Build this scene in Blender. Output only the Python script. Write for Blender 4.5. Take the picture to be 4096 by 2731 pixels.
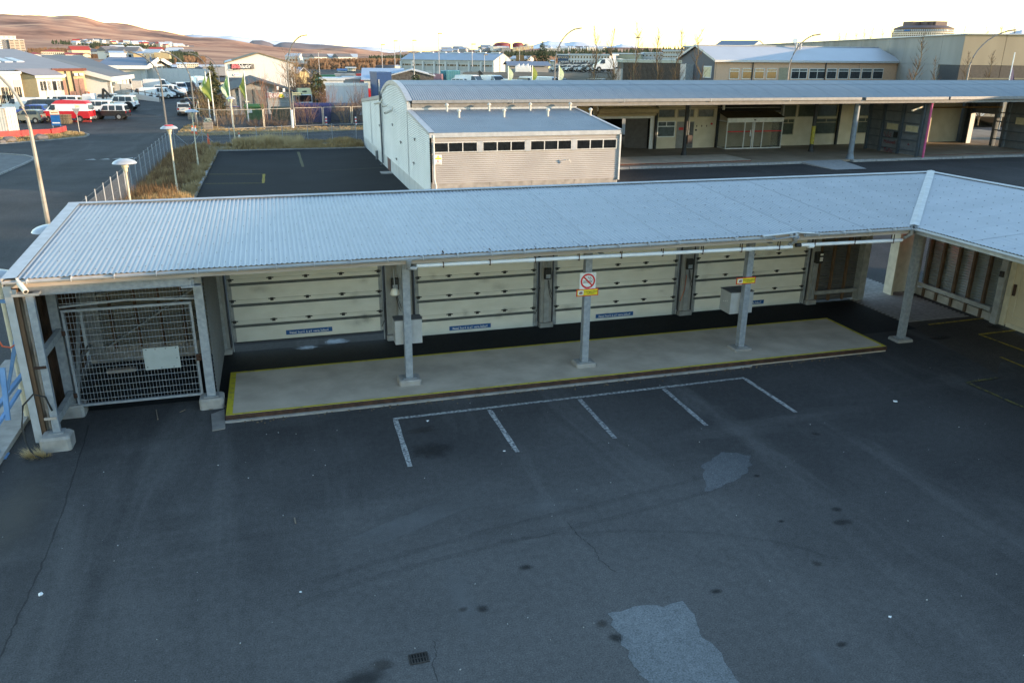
import bpy, bmesh, math, random
from mathutils import Vector, Matrix
R = math.radians
rnd = random.Random(7)
scene = bpy.context.scene
for o in list(bpy.data.objects): bpy.data.objects.remove(o)
COL = scene.collection

# ------------------------------------------------------------------ camera
CAMH = 9.0
PITCH, ROLL, YAW = R(19.815), R(-0.509), R(16.247)
FPX, CX, CY = 3186.0, 2048.0, 1365.5
def _axes():
    c, s = math.cos, math.sin
    F = Vector((0, c(PITCH), -s(PITCH))); D = Vector((0, -s(PITCH), -c(PITCH))); Rr = Vector((1, 0, 0))
    r = Rr*c(ROLL)+D*s(ROLL); d = D*c(ROLL)-Rr*s(ROLL)
    W = Matrix(((c(YAW), s(YAW), 0), (-s(YAW), c(YAW), 0), (0, 0, 1)))
    return W@r, W@d, W@F
AR, AD, AF = _axes()
cam = bpy.data.cameras.new('camera'); camo = bpy.data.objects.new('camera', cam); COL.objects.link(camo)
cam.sensor_width = 36; cam.lens = 36*FPX/4096; cam.clip_end = 40000; cam.clip_start = .3
camo.matrix_world = Matrix.Translation((0, 0, CAMH)) @ Matrix((AR, -AD, -AF)).transposed().to_4x4()
scene.camera = camo

# ------------------------------------------------------------------ light
SUN_AZ, SUN_EL = R(-29), R(7.5)          # direction towards the sun, azimuth from +X
sd = Vector((math.cos(SUN_AZ)*math.cos(SUN_EL), math.sin(SUN_AZ)*math.cos(SUN_EL), math.sin(SUN_EL)))
world = bpy.data.worlds.new('World'); scene.world = world; world.use_nodes = True
wn = world.node_tree.nodes; wl = world.node_tree.links
bg = wn['Background']; sky = wn.new('ShaderNodeTexSky')
sky.sky_type = 'NISHITA'; sky.sun_disc = False
sky.sun_elevation = SUN_EL; sky.sun_rotation = math.pi/2-SUN_AZ
sky.altitude = 0; sky.air_density = 1.0; sky.dust_density = 0.0; sky.ozone_density = 1.2
wl.new(sky.outputs[0], bg.inputs[0]); bg.inputs[1].default_value = 0.15
sun = bpy.data.lights.new('sun', 'SUN'); sun.energy = 2.1; sun.angle = R(.5); sun.color = (1, .70, .42)
suno = bpy.data.objects.new('sun', sun); COL.objects.link(suno)
suno.rotation_euler = sd.to_track_quat('Z', 'Y').to_euler()
vs = scene.view_settings
vs.view_transform = 'Standard'; vs.look = 'None'; vs.gamma = 1; vs.use_curve_mapping = False; vs.exposure = 2.15
scene.render.engine = 'CYCLES'
cy_ = scene.cycles
cy_.use_denoising = True; cy_.max_bounces = 6; cy_.diffuse_bounces = 3; cy_.glossy_bounces = 3; cy_.transmission_bounces = 4; cy_.transparent_max_bounces = 8
cy_.caustics_reflective = False; cy_.caustics_refractive = False

# ------------------------------------------------------------------ pixel -> place
def ray(x, y): return AF + AR*((x-CX)/FPX) + AD*((y-CY)/FPX)
def G(x, y, z=0.):
    d = ray(x, y); t = (z-CAMH)/d.z; return Vector((d.x*t, d.y*t, z))
def at(x, y, dist):
    d = ray(x, y); t = dist/math.hypot(d.x, d.y); return Vector((d.x*t, d.y*t, d.z*t+CAMH))
def PY(x, y, Y):
    d = ray(x, y); t = Y/d.y; return Vector((d.x*t, Y, d.z*t+CAMH))
def PX(x, y, X):
    d = ray(x, y); t = X/d.x; return Vector((X, d.y*t, d.z*t+CAMH))
def HT(p, y):
    """height of the point above ground spot p that is seen in photo row y"""
    lo, hi = -5., min(90., 8.9+.5*math.hypot(p[0], p[1]))
    for _ in range(40):
        m = (lo+hi)/2; v = Vector((p[0], p[1], m-CAMH)); row = CY+FPX*v.dot(AD)/v.dot(AF)
        if row > y: lo = m
        else: hi = m
    return lo

# ------------------------------------------------------------------ materials
MATS = {}
def mat(name, col, rough=.6, metal=0., var=.12, scale=4., bump=0., bscale=60., col2=None, spec=.4, rand=0., emit=None, alpha=None, trans=0., stretch=None, detail=5., contrast=(.35, .7)):
    if name in MATS: return MATS[name]
    m = bpy.data.materials.new(name); m.use_nodes = True; nt = m.node_tree; N = nt.nodes; L = nt.links
    b = N['Principled BSDF']
    b.inputs['Roughness'].default_value = rough; b.inputs['Metallic'].default_value = metal
    b.inputs['Specular IOR Level'].default_value = spec
    tc = N.new('ShaderNodeTexCoord'); src = tc.outputs['Object']
    if stretch:
        mp = N.new('ShaderNodeMapping'); mp.inputs['Scale'].default_value = stretch; L.new(src, mp.inputs[0]); src = mp.outputs[0]
    nz = N.new('ShaderNodeTexNoise'); nz.inputs['Scale'].default_value = scale; nz.inputs['Detail'].default_value = detail; L.new(src, nz.inputs['Vector'])
    rp = N.new('ShaderNodeValToRGB'); L.new(nz.outputs[0], rp.inputs[0])
    c2 = col2 if col2 else tuple(min(1, c*(1+var)) for c in col[:3]); c1 = col if col2 else tuple(c*(1-var) for c in col[:3])
    rp.color_ramp.elements[0].position = contrast[0]; rp.color_ramp.elements[1].position = contrast[1]
    rp.color_ramp.elements[0].color = (*c1[:3], 1); rp.color_ramp.elements[1].color = (*c2[:3], 1)
    out = rp.outputs[0]
    if rand:
        oi = N.new('ShaderNodeObjectInfo'); hs = N.new('ShaderNodeHueSaturation'); mr = N.new('ShaderNodeMapRange')
        mr.inputs['To Min'].default_value = 1-rand; mr.inputs['To Max'].default_value = 1+rand
        L.new(oi.outputs['Random'], mr.inputs[0]); L.new(mr.outputs[0], hs.inputs['Value']); L.new(out, hs.inputs['Color']); out = hs.outputs[0]
    L.new(out, b.inputs['Base Color'])
    if bump:
        n2 = N.new('ShaderNodeTexNoise'); n2.inputs['Scale'].default_value = bscale; n2.inputs['Detail'].default_value = 3; L.new(src, n2.inputs['Vector'])
        bp = N.new('ShaderNodeBump'); bp.inputs['Strength'].default_value = bump; bp.inputs['Distance'].default_value = .02; L.new(n2.outputs[0], bp.inputs['Height']); L.new(bp.outputs[0], b.inputs['Normal'])
    if emit: b.inputs['Emission Color'].default_value = (*emit[:3], 1); b.inputs['Emission Strength'].default_value = emit[3]
    if alpha is not None: b.inputs['Alpha'].default_value = alpha
    if trans: b.inputs['Transmission Weight'].default_value = trans
    MATS[name] = m; return m

def asphalt(name, base, light, dark, speck=.5, patch=.35, traffic=False):
    """worn asphalt: tyre-polished pale streaks, darker damp areas, grit"""
    m = bpy.data.materials.new(name); m.use_nodes = True; nt = m.node_tree; N = nt.nodes; L = nt.links; b = N['Principled BSDF']
    tc = N.new('ShaderNodeTexCoord')
    def noise(sc, det=6, rough=.55, st=(1, 1, 1), rz=0, dist=0):
        mp = N.new('ShaderNodeMapping'); mp.inputs['Scale'].default_value = st; mp.inputs['Rotation'].default_value = (0, 0, rz); L.new(tc.outputs['Object'], mp.inputs[0])
        n = N.new('ShaderNodeTexNoise'); n.inputs['Scale'].default_value = sc; n.inputs['Detail'].default_value = det; n.inputs['Roughness'].default_value = rough; n.inputs['Distortion'].default_value = dist
        L.new(mp.outputs[0], n.inputs['Vector']); return n.outputs[0]
    def ramp(v, a, c0, bb, c1):
        r = N.new('ShaderNodeValToRGB'); r.color_ramp.elements[0].position = a; r.color_ramp.elements[1].position = bb
        r.color_ramp.elements[0].color = (*c0, 1); r.color_ramp.elements[1].color = (*c1, 1); L.new(v, r.inputs[0]); return r.outputs[0]
    def mix(f, a, c, mode='MIX'):
        x = N.new('ShaderNodeMix'); x.data_type = 'RGBA'; x.blend_type = mode
        if isinstance(f, float): x.inputs[0].default_value = f
        else: L.new(f, x.inputs[0])
        L.new(a, x.inputs[6])
        if isinstance(c, tuple): x.inputs[7].default_value = (*c, 1)
        else: L.new(c, x.inputs[7])
        return x.outputs[2]
    c = ramp(noise(.22, 8, .6), .3, dark, .7, base)
    c = mix(ramp(noise(.5, 7, .62, (1, .16, 1), R(18), .8), .52, (0, 0, 0), .78, (patch,)*3), c, light)
    c = mix(ramp(noise(.42, 7, .6, (.2, 1, 1), R(12), .6), .55, (0, 0, 0), .8, (patch*.8,)*3), c, light)
    c = mix(ramp(noise(1.1, 8, .7), .62, (0, 0, 0), .82, (.35,)*3), c, dark)
    if traffic:   # worn paler mid-yard; the fall to dark by canopy and wing is painted-in shade
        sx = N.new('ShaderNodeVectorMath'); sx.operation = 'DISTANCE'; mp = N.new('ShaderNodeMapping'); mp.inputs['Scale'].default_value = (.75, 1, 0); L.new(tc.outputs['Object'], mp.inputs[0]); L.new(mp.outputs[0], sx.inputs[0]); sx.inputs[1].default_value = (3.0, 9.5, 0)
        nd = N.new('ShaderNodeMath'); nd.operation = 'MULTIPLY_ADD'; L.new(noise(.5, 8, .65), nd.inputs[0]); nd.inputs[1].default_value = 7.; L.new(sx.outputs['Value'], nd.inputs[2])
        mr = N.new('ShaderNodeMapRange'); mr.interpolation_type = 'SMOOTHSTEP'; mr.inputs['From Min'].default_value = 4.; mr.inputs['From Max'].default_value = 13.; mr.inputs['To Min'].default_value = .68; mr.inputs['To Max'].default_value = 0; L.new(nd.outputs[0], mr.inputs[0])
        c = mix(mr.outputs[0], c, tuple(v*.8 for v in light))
    fine = ramp(noise(38, 4, .75), .3, (.5,)*3, .72, (1.55,)*3)
    c = mix(1., c, fine, 'MULTIPLY')
    c = mix(1., c, ramp(noise(7, 6, .7), .3, (.82,)*3, .72, (1.18,)*3), 'MULTIPLY')
    vo = N.new('ShaderNodeTexVoronoi'); vo.inputs['Scale'].default_value = 2.6; L.new(tc.outputs['Object'], vo.inputs['Vector'])
    c = mix(ramp(vo.outputs['Distance'], .018, (speck,)*3, .035, (0, 0, 0)), c, (.35, .34, .32))
    L.new(c, b.inputs['Base Color']); b.inputs['Roughness'].default_value = .82; b.inputs['Specular IOR Level'].default_value = .1
    bp = N.new('ShaderNodeBump'); bp.inputs['Strength'].default_value = .5; bp.inputs['Distance'].default_value = .008; L.new(noise(70, 3), bp.inputs['Height']); L.new(bp.outputs[0], b.inputs['Normal'])
    MATS[name] = m; return m

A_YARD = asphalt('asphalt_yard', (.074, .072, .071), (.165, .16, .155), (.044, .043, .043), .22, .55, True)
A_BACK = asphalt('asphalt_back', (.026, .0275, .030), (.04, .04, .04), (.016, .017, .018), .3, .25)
A_ROAD = asphalt('asphalt_road', (.082, .08, .08), (.13, .125, .12), (.045, .045, .045), .2, .4)
GALV = mat('galvanised_steel', (.26, .29, .325), .5, .3, col2=(.36, .39, .43), scale=9, bump=.05)
GALV2 = mat('galvanised_dull', (.25, .26, .26), .6, .2, col2=(.36, .37, .37), scale=5)
ROOF = mat('roof_sheet_metal', (.365, .39, .415), .42, .25, col2=(.41, .435, .46), scale=.9, detail=9, rand=.03)
ROOF2 = mat('roof_sheet_far', (.27, .29, .31), .5, .2, col2=(.33, .35, .37), scale=.5, detail=8)
WCORR = mat('white_corrugated', (.5, .51, .5), .5, .1, col2=(.58, .59, .58), scale=.6)
FLASH = mat('white_flashing', (.42, .44, .46), .45, .1, var=.1)
FASC = mat('timber_fascia', (.36, .30, .25), .75, 0, col2=(.46, .4, .35), scale=3, stretch=(.4, 3, 3))
PLASTIC = mat('white_pipe', (.74, .76, .78), .35, 0, var=.05)
GUTTER = mat('gutter_metal', (.4, .42, .44), .4, .2, var=.12)
DOORW = mat('door_panel_white', (.66, .64, .56), .5, 0, col2=(.75, .73, .65), scale=1.3, stretch=(1.2, 1, 2.2), rand=.06, detail=9)
RAILD = mat('door_rail_steel', (.10, .11, .11), .6, .3, var=.2)
BLACKM = mat('black_hardware', (.025, .025, .025), .6, 0, var=.3)
RUST = mat('rusted_steel', (.035, .02, .015), .85, .1, col2=(.085, .042, .026), scale=6, bump=.3)
CONC = mat('concrete', (.26, .245, .225), .85, 0, col2=(.38, .36, .335), scale=3, bump=.25, detail=8)
CONCD = mat('concrete_slab', (.40, .335, .265), .85, 0, col2=(.53, .45, .36), scale=1.4, bump=.15, detail=9)
YEL = mat('yellow_paint', (.42, .34, .03), .7, 0, col2=(.55, .46, .05), scale=12)
WHT = mat('white_paint', (.5, .49, .46), .7, 0, col2=(.62, .61, .57), scale=10)
BLUE = mat('blue_sticker', (.01, .085, .27), .5, 0, var=.05)
WHITE = mat('white_enamel', (.78, .78, .76), .5, 0, var=.05)
TIMB = mat('timber_stud', (.10, .06, .036), .8, 0, col2=(.16, .098, .058), scale=4, stretch=(3, 3, .5))
CABIN = mat('cabinet_steel', (.42, .43, .43), .45, .3, col2=(.5, .51, .52), scale=3)
GLASSD = mat('dark_glass', (.012, .014, .016), .08, 0, var=.3, spec=.6)
BRICKP = mat('paver', (.20, .19, .18), .85, 0, col2=(.28, .265, .25), scale=6, rand=.18)

# ------------------------------------------------------------------ mesh tools
class MB:
    def __init__(s): s.v = []; s.f = []
    def add(s, vs, fs):
        n = len(s.v); s.v += [tuple(v) for v in vs]; s.f += [tuple(i+n for i in f) for f in fs]; return s
    def box(s, x0, x1, y0, y1, z0, z1):
        return s.add([(x, y, z) for z in (z0, z1) for y in (y0, y1) for x in (x0, x1)], [(0, 2, 3, 1), (4, 5, 7, 6), (0, 1, 5, 4), (2, 6, 7, 3), (0, 4, 6, 2), (1, 3, 7, 5)])
    def bbox(s, x0, x1, y0, y1, z0, z1, b=.03):
        """box with chamfered vertical and top edges"""
        def ring(z, i): 
            a, c, d, e = x0+i, x1-i, y0+i, y1-i
            return [(a+b, d, z), (c-b, d, z), (c, d+b, z), (c, e-b, z), (c-b, e, z), (a+b, e, z), (a, e-b, z), (a, d+b, z)]
        vs = ring(z0, 0)+ring(z1-b, 0)+ring(z1, b*.7)
        fs = [tuple(range(7, -1, -1)), tuple(range(16, 24))]
        for k in (0, 8):
            for i in range(8): j = (i+1) % 8; fs.append((k+i, k+j, k+8+j, k+8+i))
        return s.add(vs, fs)
    def obox(s, c, sx, sy, sz, M=None):
        vs = [Vector((x*sx/2, y*sy/2, z*sz/2)) for z in (-1, 1) for y in (-1, 1) for x in (-1, 1)]
        if M is not None: vs = [M@v for v in vs]
        return s.add([v+Vector(c) for v in vs], [(0, 2, 3, 1), (4, 5, 7, 6), (0, 1, 5, 4), (2, 6, 7, 3), (0, 4, 6, 2), (1, 3, 7, 5)])
    def beam(s, p, q, w, h=None, up=(0, 0, 1)):
        p, q = Vector(p), Vector(q); h = h or w; d = (q-p).normalized(); u = Vector(up)
        if abs(d.dot(u)) > .98: u = Vector((0, 1, 0))
        a = d.cross(u).normalized(); b = a.cross(d)
        vs = [P+a*(i*w/2)+b*(j*h/2) for P in (p, q) for i, j in ((-1, -1), (1, -1), (1, 1), (-1, 1))]
        return s.add(vs, [(0, 1, 2, 3), (7, 6, 5, 4), (0, 4, 5, 1), (1, 5, 6, 2), (2, 6, 7, 3), (3, 7, 4, 0)])
    def tube(s, pts, r, n=8, cap=True):
        pts = [Vector(p) for p in pts]; rs = r if isinstance(r, (list, tuple)) else [r]*len(pts); rings = []
        for i, p in enumerate(pts):
            d = (pts[min(i+1, len(pts)-1)]-pts[max(i-1, 0)]).normalized(); u = Vector((0, 0, 1)) if abs(d.z) < .95 else Vector((1, 0, 0))
            a = d.cross(u).normalized(); b = a.cross(d)
            rings.append([p+(a*math.cos(2*math.pi*k/n)+b*math.sin(2*math.pi*k/n))*rs[i] for k in range(n)])
        fs = []
        for i in range(len(pts)-1):
            for k in range(n): j = (k+1) % n; fs.append((i*n+k, i*n+j, (i+1)*n+j, (i+1)*n+k))
        if cap: fs += [tuple(range(n-1, -1, -1)), tuple(range((len(pts)-1)*n, len(pts)*n))]
        return s.add([v for rg in rings for v in rg], fs)
    def lathe(s, c, prof, n=14):
        """profile [(r,z)] round the vertical axis at c"""
        vs = []; fs = []
        for r, z in prof:
            for k in range(n): a = 2*math.pi*k/n; vs.append((c[0]+r*math.cos(a), c[1]+r*math.sin(a), c[2]+z))
        for i in range(len(prof)-1):
            for k in range(n): j = (k+1) % n; fs.append((i*n+k, i*n+j, (i+1)*n+j, (i+1)*n+k))
        fs += [tuple(range(n-1, -1, -1)), tuple(range((len(prof)-1)*n, len(prof)*n))]
        return s.add(vs, fs)
    def prism(s, poly, d):
        """polygon (3d points) pushed along vector d"""
        n = len(poly); d = Vector(d); vs = [Vector(p) for p in poly]+[Vector(p)+d for p in poly]
        fs = [tuple(range(n-1, -1, -1)), tuple(range(n, 2*n))]+[(i, (i+1) % n, n+(i+1) % n, n+i) for i in range(n)]
        return s.add(vs, fs)
    def poly(s, pts): return s.add(pts, [tuple(range(len(pts)))])
    def corr(s, O, u, v, n, W, pitch, amp, v0=0., v1=1., seg=6, rows=1):
        """corrugated sheet: waves follow u over width W; each strip runs along v from v0(u) to v1(u)"""
        O, u, v, n = Vector(O), Vector(u), Vector(v), Vector(n); k = max(2, int(round(W/pitch*seg)))
        f0 = v0 if callable(v0) else (lambda t: v0); f1 = v1 if callable(v1) else (lambda t: v1)
        vs = []; fs = []
        for i in range(k+1):
            t = W*i/k; h = amp*math.cos(2*math.pi*t/pitch); a, b = f0(t), f1(t)
            for j in range(rows+1): vs.append(O+u*t+v*(a+(b-a)*j/rows)+n*h)
        m = rows+1
        for i in range(k):
            for j in range(rows): fs.append((i*m+j, (i+1)*m+j, (i+1)*m+j+1, i*m+j+1))
        return s.add(vs, fs)
    def mesh(s, name, m, base=None, smooth=False):
        me = bpy.data.meshes.new(name)
        vs = s.v if base is None else [(a-base[0], b-base[1], c-base[2]) for a, b, c in s.v]
        me.from_pydata(vs, [], s.f); me.update()
        if m: me.materials.append(m)
        bm = bmesh.new(); bm.from_mesh(me); bmesh.ops.recalc_face_normals(bm, faces=bm.faces); bm.to_mesh(me); bm.free()
        if smooth:
            me.polygons.foreach_set('use_smooth', [True]*len(me.polygons))
            try: me.set_sharp_from_angle(angle=R(40))
            except Exception: pass
        return me

def link(name, data, parent=None):
    o = bpy.data.objects.new(name, data); COL.objects.link(o)
    if parent is not None: o.parent = parent
    return o
def tag(o, label=None, cat=None, group=None, kind=None):
    if label: o['label'] = label
    if cat: o['category'] = cat
    if group: o['group'] = group
    if kind: o['kind'] = kind
    return o
class Thing:
    """an Empty at the base of a thing; parts given in world coordinates unless local"""
    def __init__(s, name, label, cat, base=(0, 0, 0), rz=0., group=None, local=False):
        s.base = Vector(base); s.local = local; s.o = link(name, None); s.o.empty_display_size = .3
        s.o.location = s.base; s.o.rotation_euler = (0, 0, rz); tag(s.o, label, cat, group)
    def part(s, name, mb, m, parent=None, label=None, kind=None, smooth=False):
        me = mb.mesh(name, m, None if s.local else s.base, smooth); o = link(name, me, parent or s.o)
        if label: o['label'] = label
        if kind: o['kind'] = kind
        return o
    def shared(s, name, me, loc, parent=None, rz=0.):
        o = link(name, me, parent or s.o); o.location = Vector(loc)-(Vector() if s.local else s.base); o.rotation_euler = (0, 0, rz); return o
    def text(s, body, m, size, origin, xdir, ydir, parent=None, name='lettering', align='CENTER', shear=0., off=0.):
        cu = bpy.data.curves.new('t', 'FONT'); cu.body = body; cu.size = size; cu.align_x = align; cu.align_y = 'CENTER'; cu.extrude = .002; cu.shear = shear; cu.offset = off
        tmp = bpy.data.objects.new('t', cu); COL.objects.link(tmp)
        dg = bpy.context.evaluated_depsgraph_get(); me = bpy.data.meshes.new_from_object(tmp.evaluated_get(dg)); bpy.data.objects.remove(tmp)
        x = Vector(xdir).normalized(); y = Vector(ydir).normalized(); z = x.cross(y)
        Mx = Matrix((x, y, z)).transposed().to_4x4(); Mx.translation = Vector(origin)-(Vector() if s.local else s.base)
        me.transform(Mx); me.materials.clear(); me.materials.append(m); me.name = name
        return link(name, me, parent or s.o)
def single(name, mb, m, label, cat, base=None, group=None, smooth=False, kind=None):
    me = mb.mesh(name, m, base, smooth); o = link(name, me)
    if base is not None: o.location = base
    return tag(o, label, cat, group, kind)
def struct(name, mb, m, parent=None, smooth=False):
    o = link(name, mb.mesh(name, m, None, smooth), parent)
    if parent is None: o['kind'] = 'structure'
    return o
def copy_tree(o, parent=None):
    c = o.copy(); COL.objects.link(c); c.parent = parent
    for ch in list(o.children): copy_tree(ch, c)
    return c
def clone(root, loc, rz=0., label=None, sc=None, cat=None, group=None):
    c = copy_tree(root); c.location = loc; c.rotation_euler = (0, 0, rz)
    if sc: c.scale = sc if isinstance(sc, tuple) else (sc,)*3
    if label: c['label'] = label
    if cat: c['category'] = cat
    if group: c['group'] = group
    return c
def sstep(x, a, b):
    t = max(0., min(1., (x-a)/(b-a))); return t*t*(3-2*t)
def hgt(x, y): return .95*sstep(y, 30, 55)*sstep(x, 9.2, 18)*(1-sstep(y, 80, 92)) + .018*max(0., min(y, 203)-92)
def GR(x, y):
    z = 0.
    for _ in range(12): p = G(x, y, z); z = hgt(p.x, p.y)
    return Vector((p.x, p.y, z))
# ------------------------------------------------------------------ ground
xs = [-600, -300, -100, -40, -7, 9.2]+[9.2+i for i in range(1, 9)]+[18, 30, 60, 120, 300, 600]
ys = [-80, -20, 0, 30]+[30+i*2.5 for i in range(1, 10)]+[55, 80, 82, 84, 86, 88, 90, 92, 203, 420]
def sheet(x0, x1, y0, y1, dz):
    X = [x0]+[x for x in xs if x0 < x < x1]+[x1]; Y = [y0]+[y for y in ys if y0 < y < y1]+[y1]
    m = MB(); m.add([(x, y, hgt(x, y)+dz) for y in Y for x in X], [(j*len(X)+i, j*len(X)+i+1, (j+1)*len(X)+i+1, (j+1)*len(X)+i) for j in range(len(Y)-1) for i in range(len(X)-1)]); return m
struct('road', sheet(-600, 600, -80, 420, -.008), A_ROAD)
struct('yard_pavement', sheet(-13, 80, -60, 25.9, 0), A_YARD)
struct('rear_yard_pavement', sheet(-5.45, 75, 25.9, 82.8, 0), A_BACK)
struct('sunlit_forecourt', sheet(18.5, 79, 26.6, 55.9, .004), asphalt('asphalt_forecourt_sunlit', (.058, .056, .056), (.09, .086, .082), (.036, .035, .035), .15, .4))  # rear-yard asphalt in a paler, warmer copy; the low sun is painted in
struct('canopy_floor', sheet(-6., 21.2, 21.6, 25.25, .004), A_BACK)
SOIL = mat('bare_soil', (.10, .075, .05), .95, 0, col2=(.17, .13, .085), scale=1.2, bump=.4, bscale=12, detail=9)
GRASSG = mat('dry_turf', (.17, .13, .07), .95, 0, col2=(.32, .25, .14), scale=.9, bump=.5, bscale=14, detail=9)
KERB = mat('kerb_concrete', (.28, .275, .265), .85, 0, var=.2, scale=4, bump=.2)
def flat(name, pix, m, dz=.006, pts=None):
    P = pts or [GR(*p) for p in pix]
    mb = MB(); mb.poly([(p[0], p[1], hgt(p[0], p[1])+dz) for p in P]); return struct(name, mb, m)
def mound(name, poly, m, h=.35, step=1.1, seed=1, dz=.012):
    """uneven ground inside a polygon, level with its surroundings along the border"""
    rr = random.Random(seed); n = len(poly)
    def inside(x, y):
        c = False
        for i in range(n):
            (x1, y1), (x2, y2) = poly[i], poly[(i+1) % n]
            if (y1 > y) != (y2 > y) and x < (x2-x1)*(y-y1)/(y2-y1)+x1: c = not c
        return c
    def edge(x, y):
        d = 9.
        for i in range(n):
            a, b = Vector(poly[i]), Vector(poly[(i+1) % n]); ab = b-a; t = max(0, min(1, (Vector((x, y))-a).dot(ab)/ab.length_squared)); d = min(d, (Vector((x, y))-a-ab*t).length)
        return d
    bm = bmesh.new(); vs = [bm.verts.new((x, y, 0)) for x, y in poly]; f = bm.faces.new(vs); f.normal_update()
    x0, x1 = min(p[0] for p in poly), max(p[0] for p in poly); y0, y1 = min(p[1] for p in poly), max(p[1] for p in poly)
    bmesh.ops.triangulate(bm, faces=bm.faces)
    for ax, lo, hi in ((Vector((1, 0, 0)), x0, x1), (Vector((0, 1, 0)), y0, y1)):
        t = lo+step
        while t < hi:
            bmesh.ops.bisect_plane(bm, geom=bm.verts[:]+bm.edges[:]+bm.faces[:], plane_co=ax*t, plane_no=ax); t += step
    from mathutils import noise
    def zz(x, y): return hgt(x, y)+dz+h*min(1, edge(x, y)/1.5)*(.45+.8*noise.noise((x*.35, y*.35, seed)))
    for v in bm.verts: v.co.z = zz(v.co.x, v.co.y)
    bmesh.ops.recalc_face_normals(bm, faces=bm.faces)
    me = bpy.data.meshes.new(name); bm.to_mesh(me); bm.free(); me.materials.append(m); me.polygons.foreach_set('use_smooth', [True]*len(me.polygons))
    o = link(name, me); o['kind'] = 'structure'; return inside, zz, (x0, x1, y0, y1)
def grass(name, reg, count, hmin, hmax, m, label, seed=3, dens=None, width=.03):
    inside, zz, (x0, x1, y0, y1) = reg; rr = random.Random(seed); mb = MB(); k = 0; tries = 0
    from mathutils import noise
    while k < count and tries < count*8:
        tries += 1; x, y = rr.uniform(x0, x1), rr.uniform(y0, y1)
        if not inside(x, y) or noise.noise((x*.5, y*.5, seed*3.1)) < rr.uniform(-.5, .25): continue
        z = zz(x, y); H = rr.uniform(hmin, hmax)*(dens(x, y) if dens else 1)
        for _ in range(5):
            a = rr.uniform(0, 6.28); l = rr.uniform(.1, .55)*H; w = width*rr.uniform(.6, 1.4); ox, oy = rr.gauss(0, .06), rr.gauss(0, .06)
            bx, by = x+ox, y+oy; px, py = -math.sin(a)*w, math.cos(a)*w
            mb.add([(bx-px, by-py, z-.03), (bx+px, by+py, z-.03), (bx+math.cos(a)*l, by+math.sin(a)*l, z+H*rr.uniform(.7, 1))], [(0, 1, 2)]); k += 1
    me = bpy.data.meshes.new(name); me.from_pydata(mb.v, [], mb.f); me.materials.append(m); o = link(name, me); return tag(o, label, 'grass', kind='stuff')
STRAW = mat('straw_grass', (.30, .21, .10), .9, 0, col2=(.5, .38, .2), scale=.7, spec=.1, detail=6)
STRAW2 = mat('straw_pale', (.42, .32, .17), .9, 0, col2=(.6, .48, .28), scale=.7, spec=.1)
WEED = mat('brown_weed', (.13, .08, .045), .9, 0, col2=(.26, .17, .09), scale=1, spec=.1)
verge = [(-5.45, 40), (-5.4, 82.9), (8.6, 82.9), (8.8, 88.6), (-1, 88.3), (-7, 86), (-9.3, 84), (-9.4, 72), (-9.5, 40)]
reg = mound('grass_verge', verge, GRASSG, .5, .8, 2)
grass('dry_grass', reg, 52000, .15, .5, STRAW, 'dry straw-coloured grass on the verge beside the rear yard', 3)
inside0 = reg[0]
reg2 = (lambda x, y: inside0(x, y) and y > 84 and x > -4 and x < 2.6, reg[1], (-4, 2.6, 84, 88.5))
grass('tall_grass', reg2, 9000, .5, 1.15, STRAW2, 'tall pale dry grass tuft along the rear fence', 5)
reg3 = (lambda x, y: inside0(x, y) and x < -6.3, reg[1], (-9.5, -6.3, 45, 82))
grass('brown_weeds', reg3, 5000, .5, 1.1, WEED, 'dead brown weeds between the wire fence and rear yard', 8, width=.02)
mb = MB()
for a, b in (((-5.45, 27), (-5.45, 82.9)), ((-5.45, 82.9), (8.6, 82.9))): mb.beam((*a, .05), (*b, .05), .18, .12)
struct('kerb', mb, KERB)
lawn = [tuple(GR(*p)[:2]) for p in ((700, 543), (790, 545), (930, 540), (1159, 533), (1300, 527), (1470, 520), (1470, 503), (1300, 508), (1100, 513), (930, 518), (780, 490), (740, 505))]
reg = mound('lawn_strip', lawn, GRASSG, .12, 1.2, 4)
grass('lawn_grass', reg, 9000, .06, .16, STRAW, 'short yellowed lawn along the panel fence', 9, width=.05)
isl = [tuple(GR(*p)[:2]) for p in ((-120, 560), (-20, 556), (81, 550), (205, 540), (266, 529), (330, 533), (356, 541), (340, 549), (210, 561), (100, 570), (-20, 579), (-120, 585))]
reg = mound('grass_island', isl, GRASSG, .2, 1.2, 6)
grass('island_grass', reg, 9000, .08, .25, STRAW, 'yellowed grass below the red wall at the junction', 10, width=.05)
PAVG = mat('pavement_grey', (.13, .13, .13), .85, 0, var=.2, scale=1.5)
flat('pavement', [(-150, 612), (0, 618), (100, 624), (130, 632), (134, 641), (90, 662), (0, 700), (-150, 760)], PAVG, .05)
mb = MB(); kp = [GR(*p) for p in ((-150, 612), (0, 618), (100, 624), (130, 632), (134, 641), (90, 662), (0, 700), (-150, 760))]
for a, b in zip(kp, kp[1:]): mb.beam(a+Vector((0, 0, .04)), b+Vector((0, 0, .04)), .14, .16)
struct('pavement_kerb', mb, KERB)
mb = MB(); kp = [Vector((*p, hgt(*p))) for p in isl[5:]]
for a, b in zip(kp, kp[1:]): mb.beam(a+Vector((0, 0, .03)), b+Vector((0, 0, .03)), .16, .16)
struct('island_kerb', mb, KERB)
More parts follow.
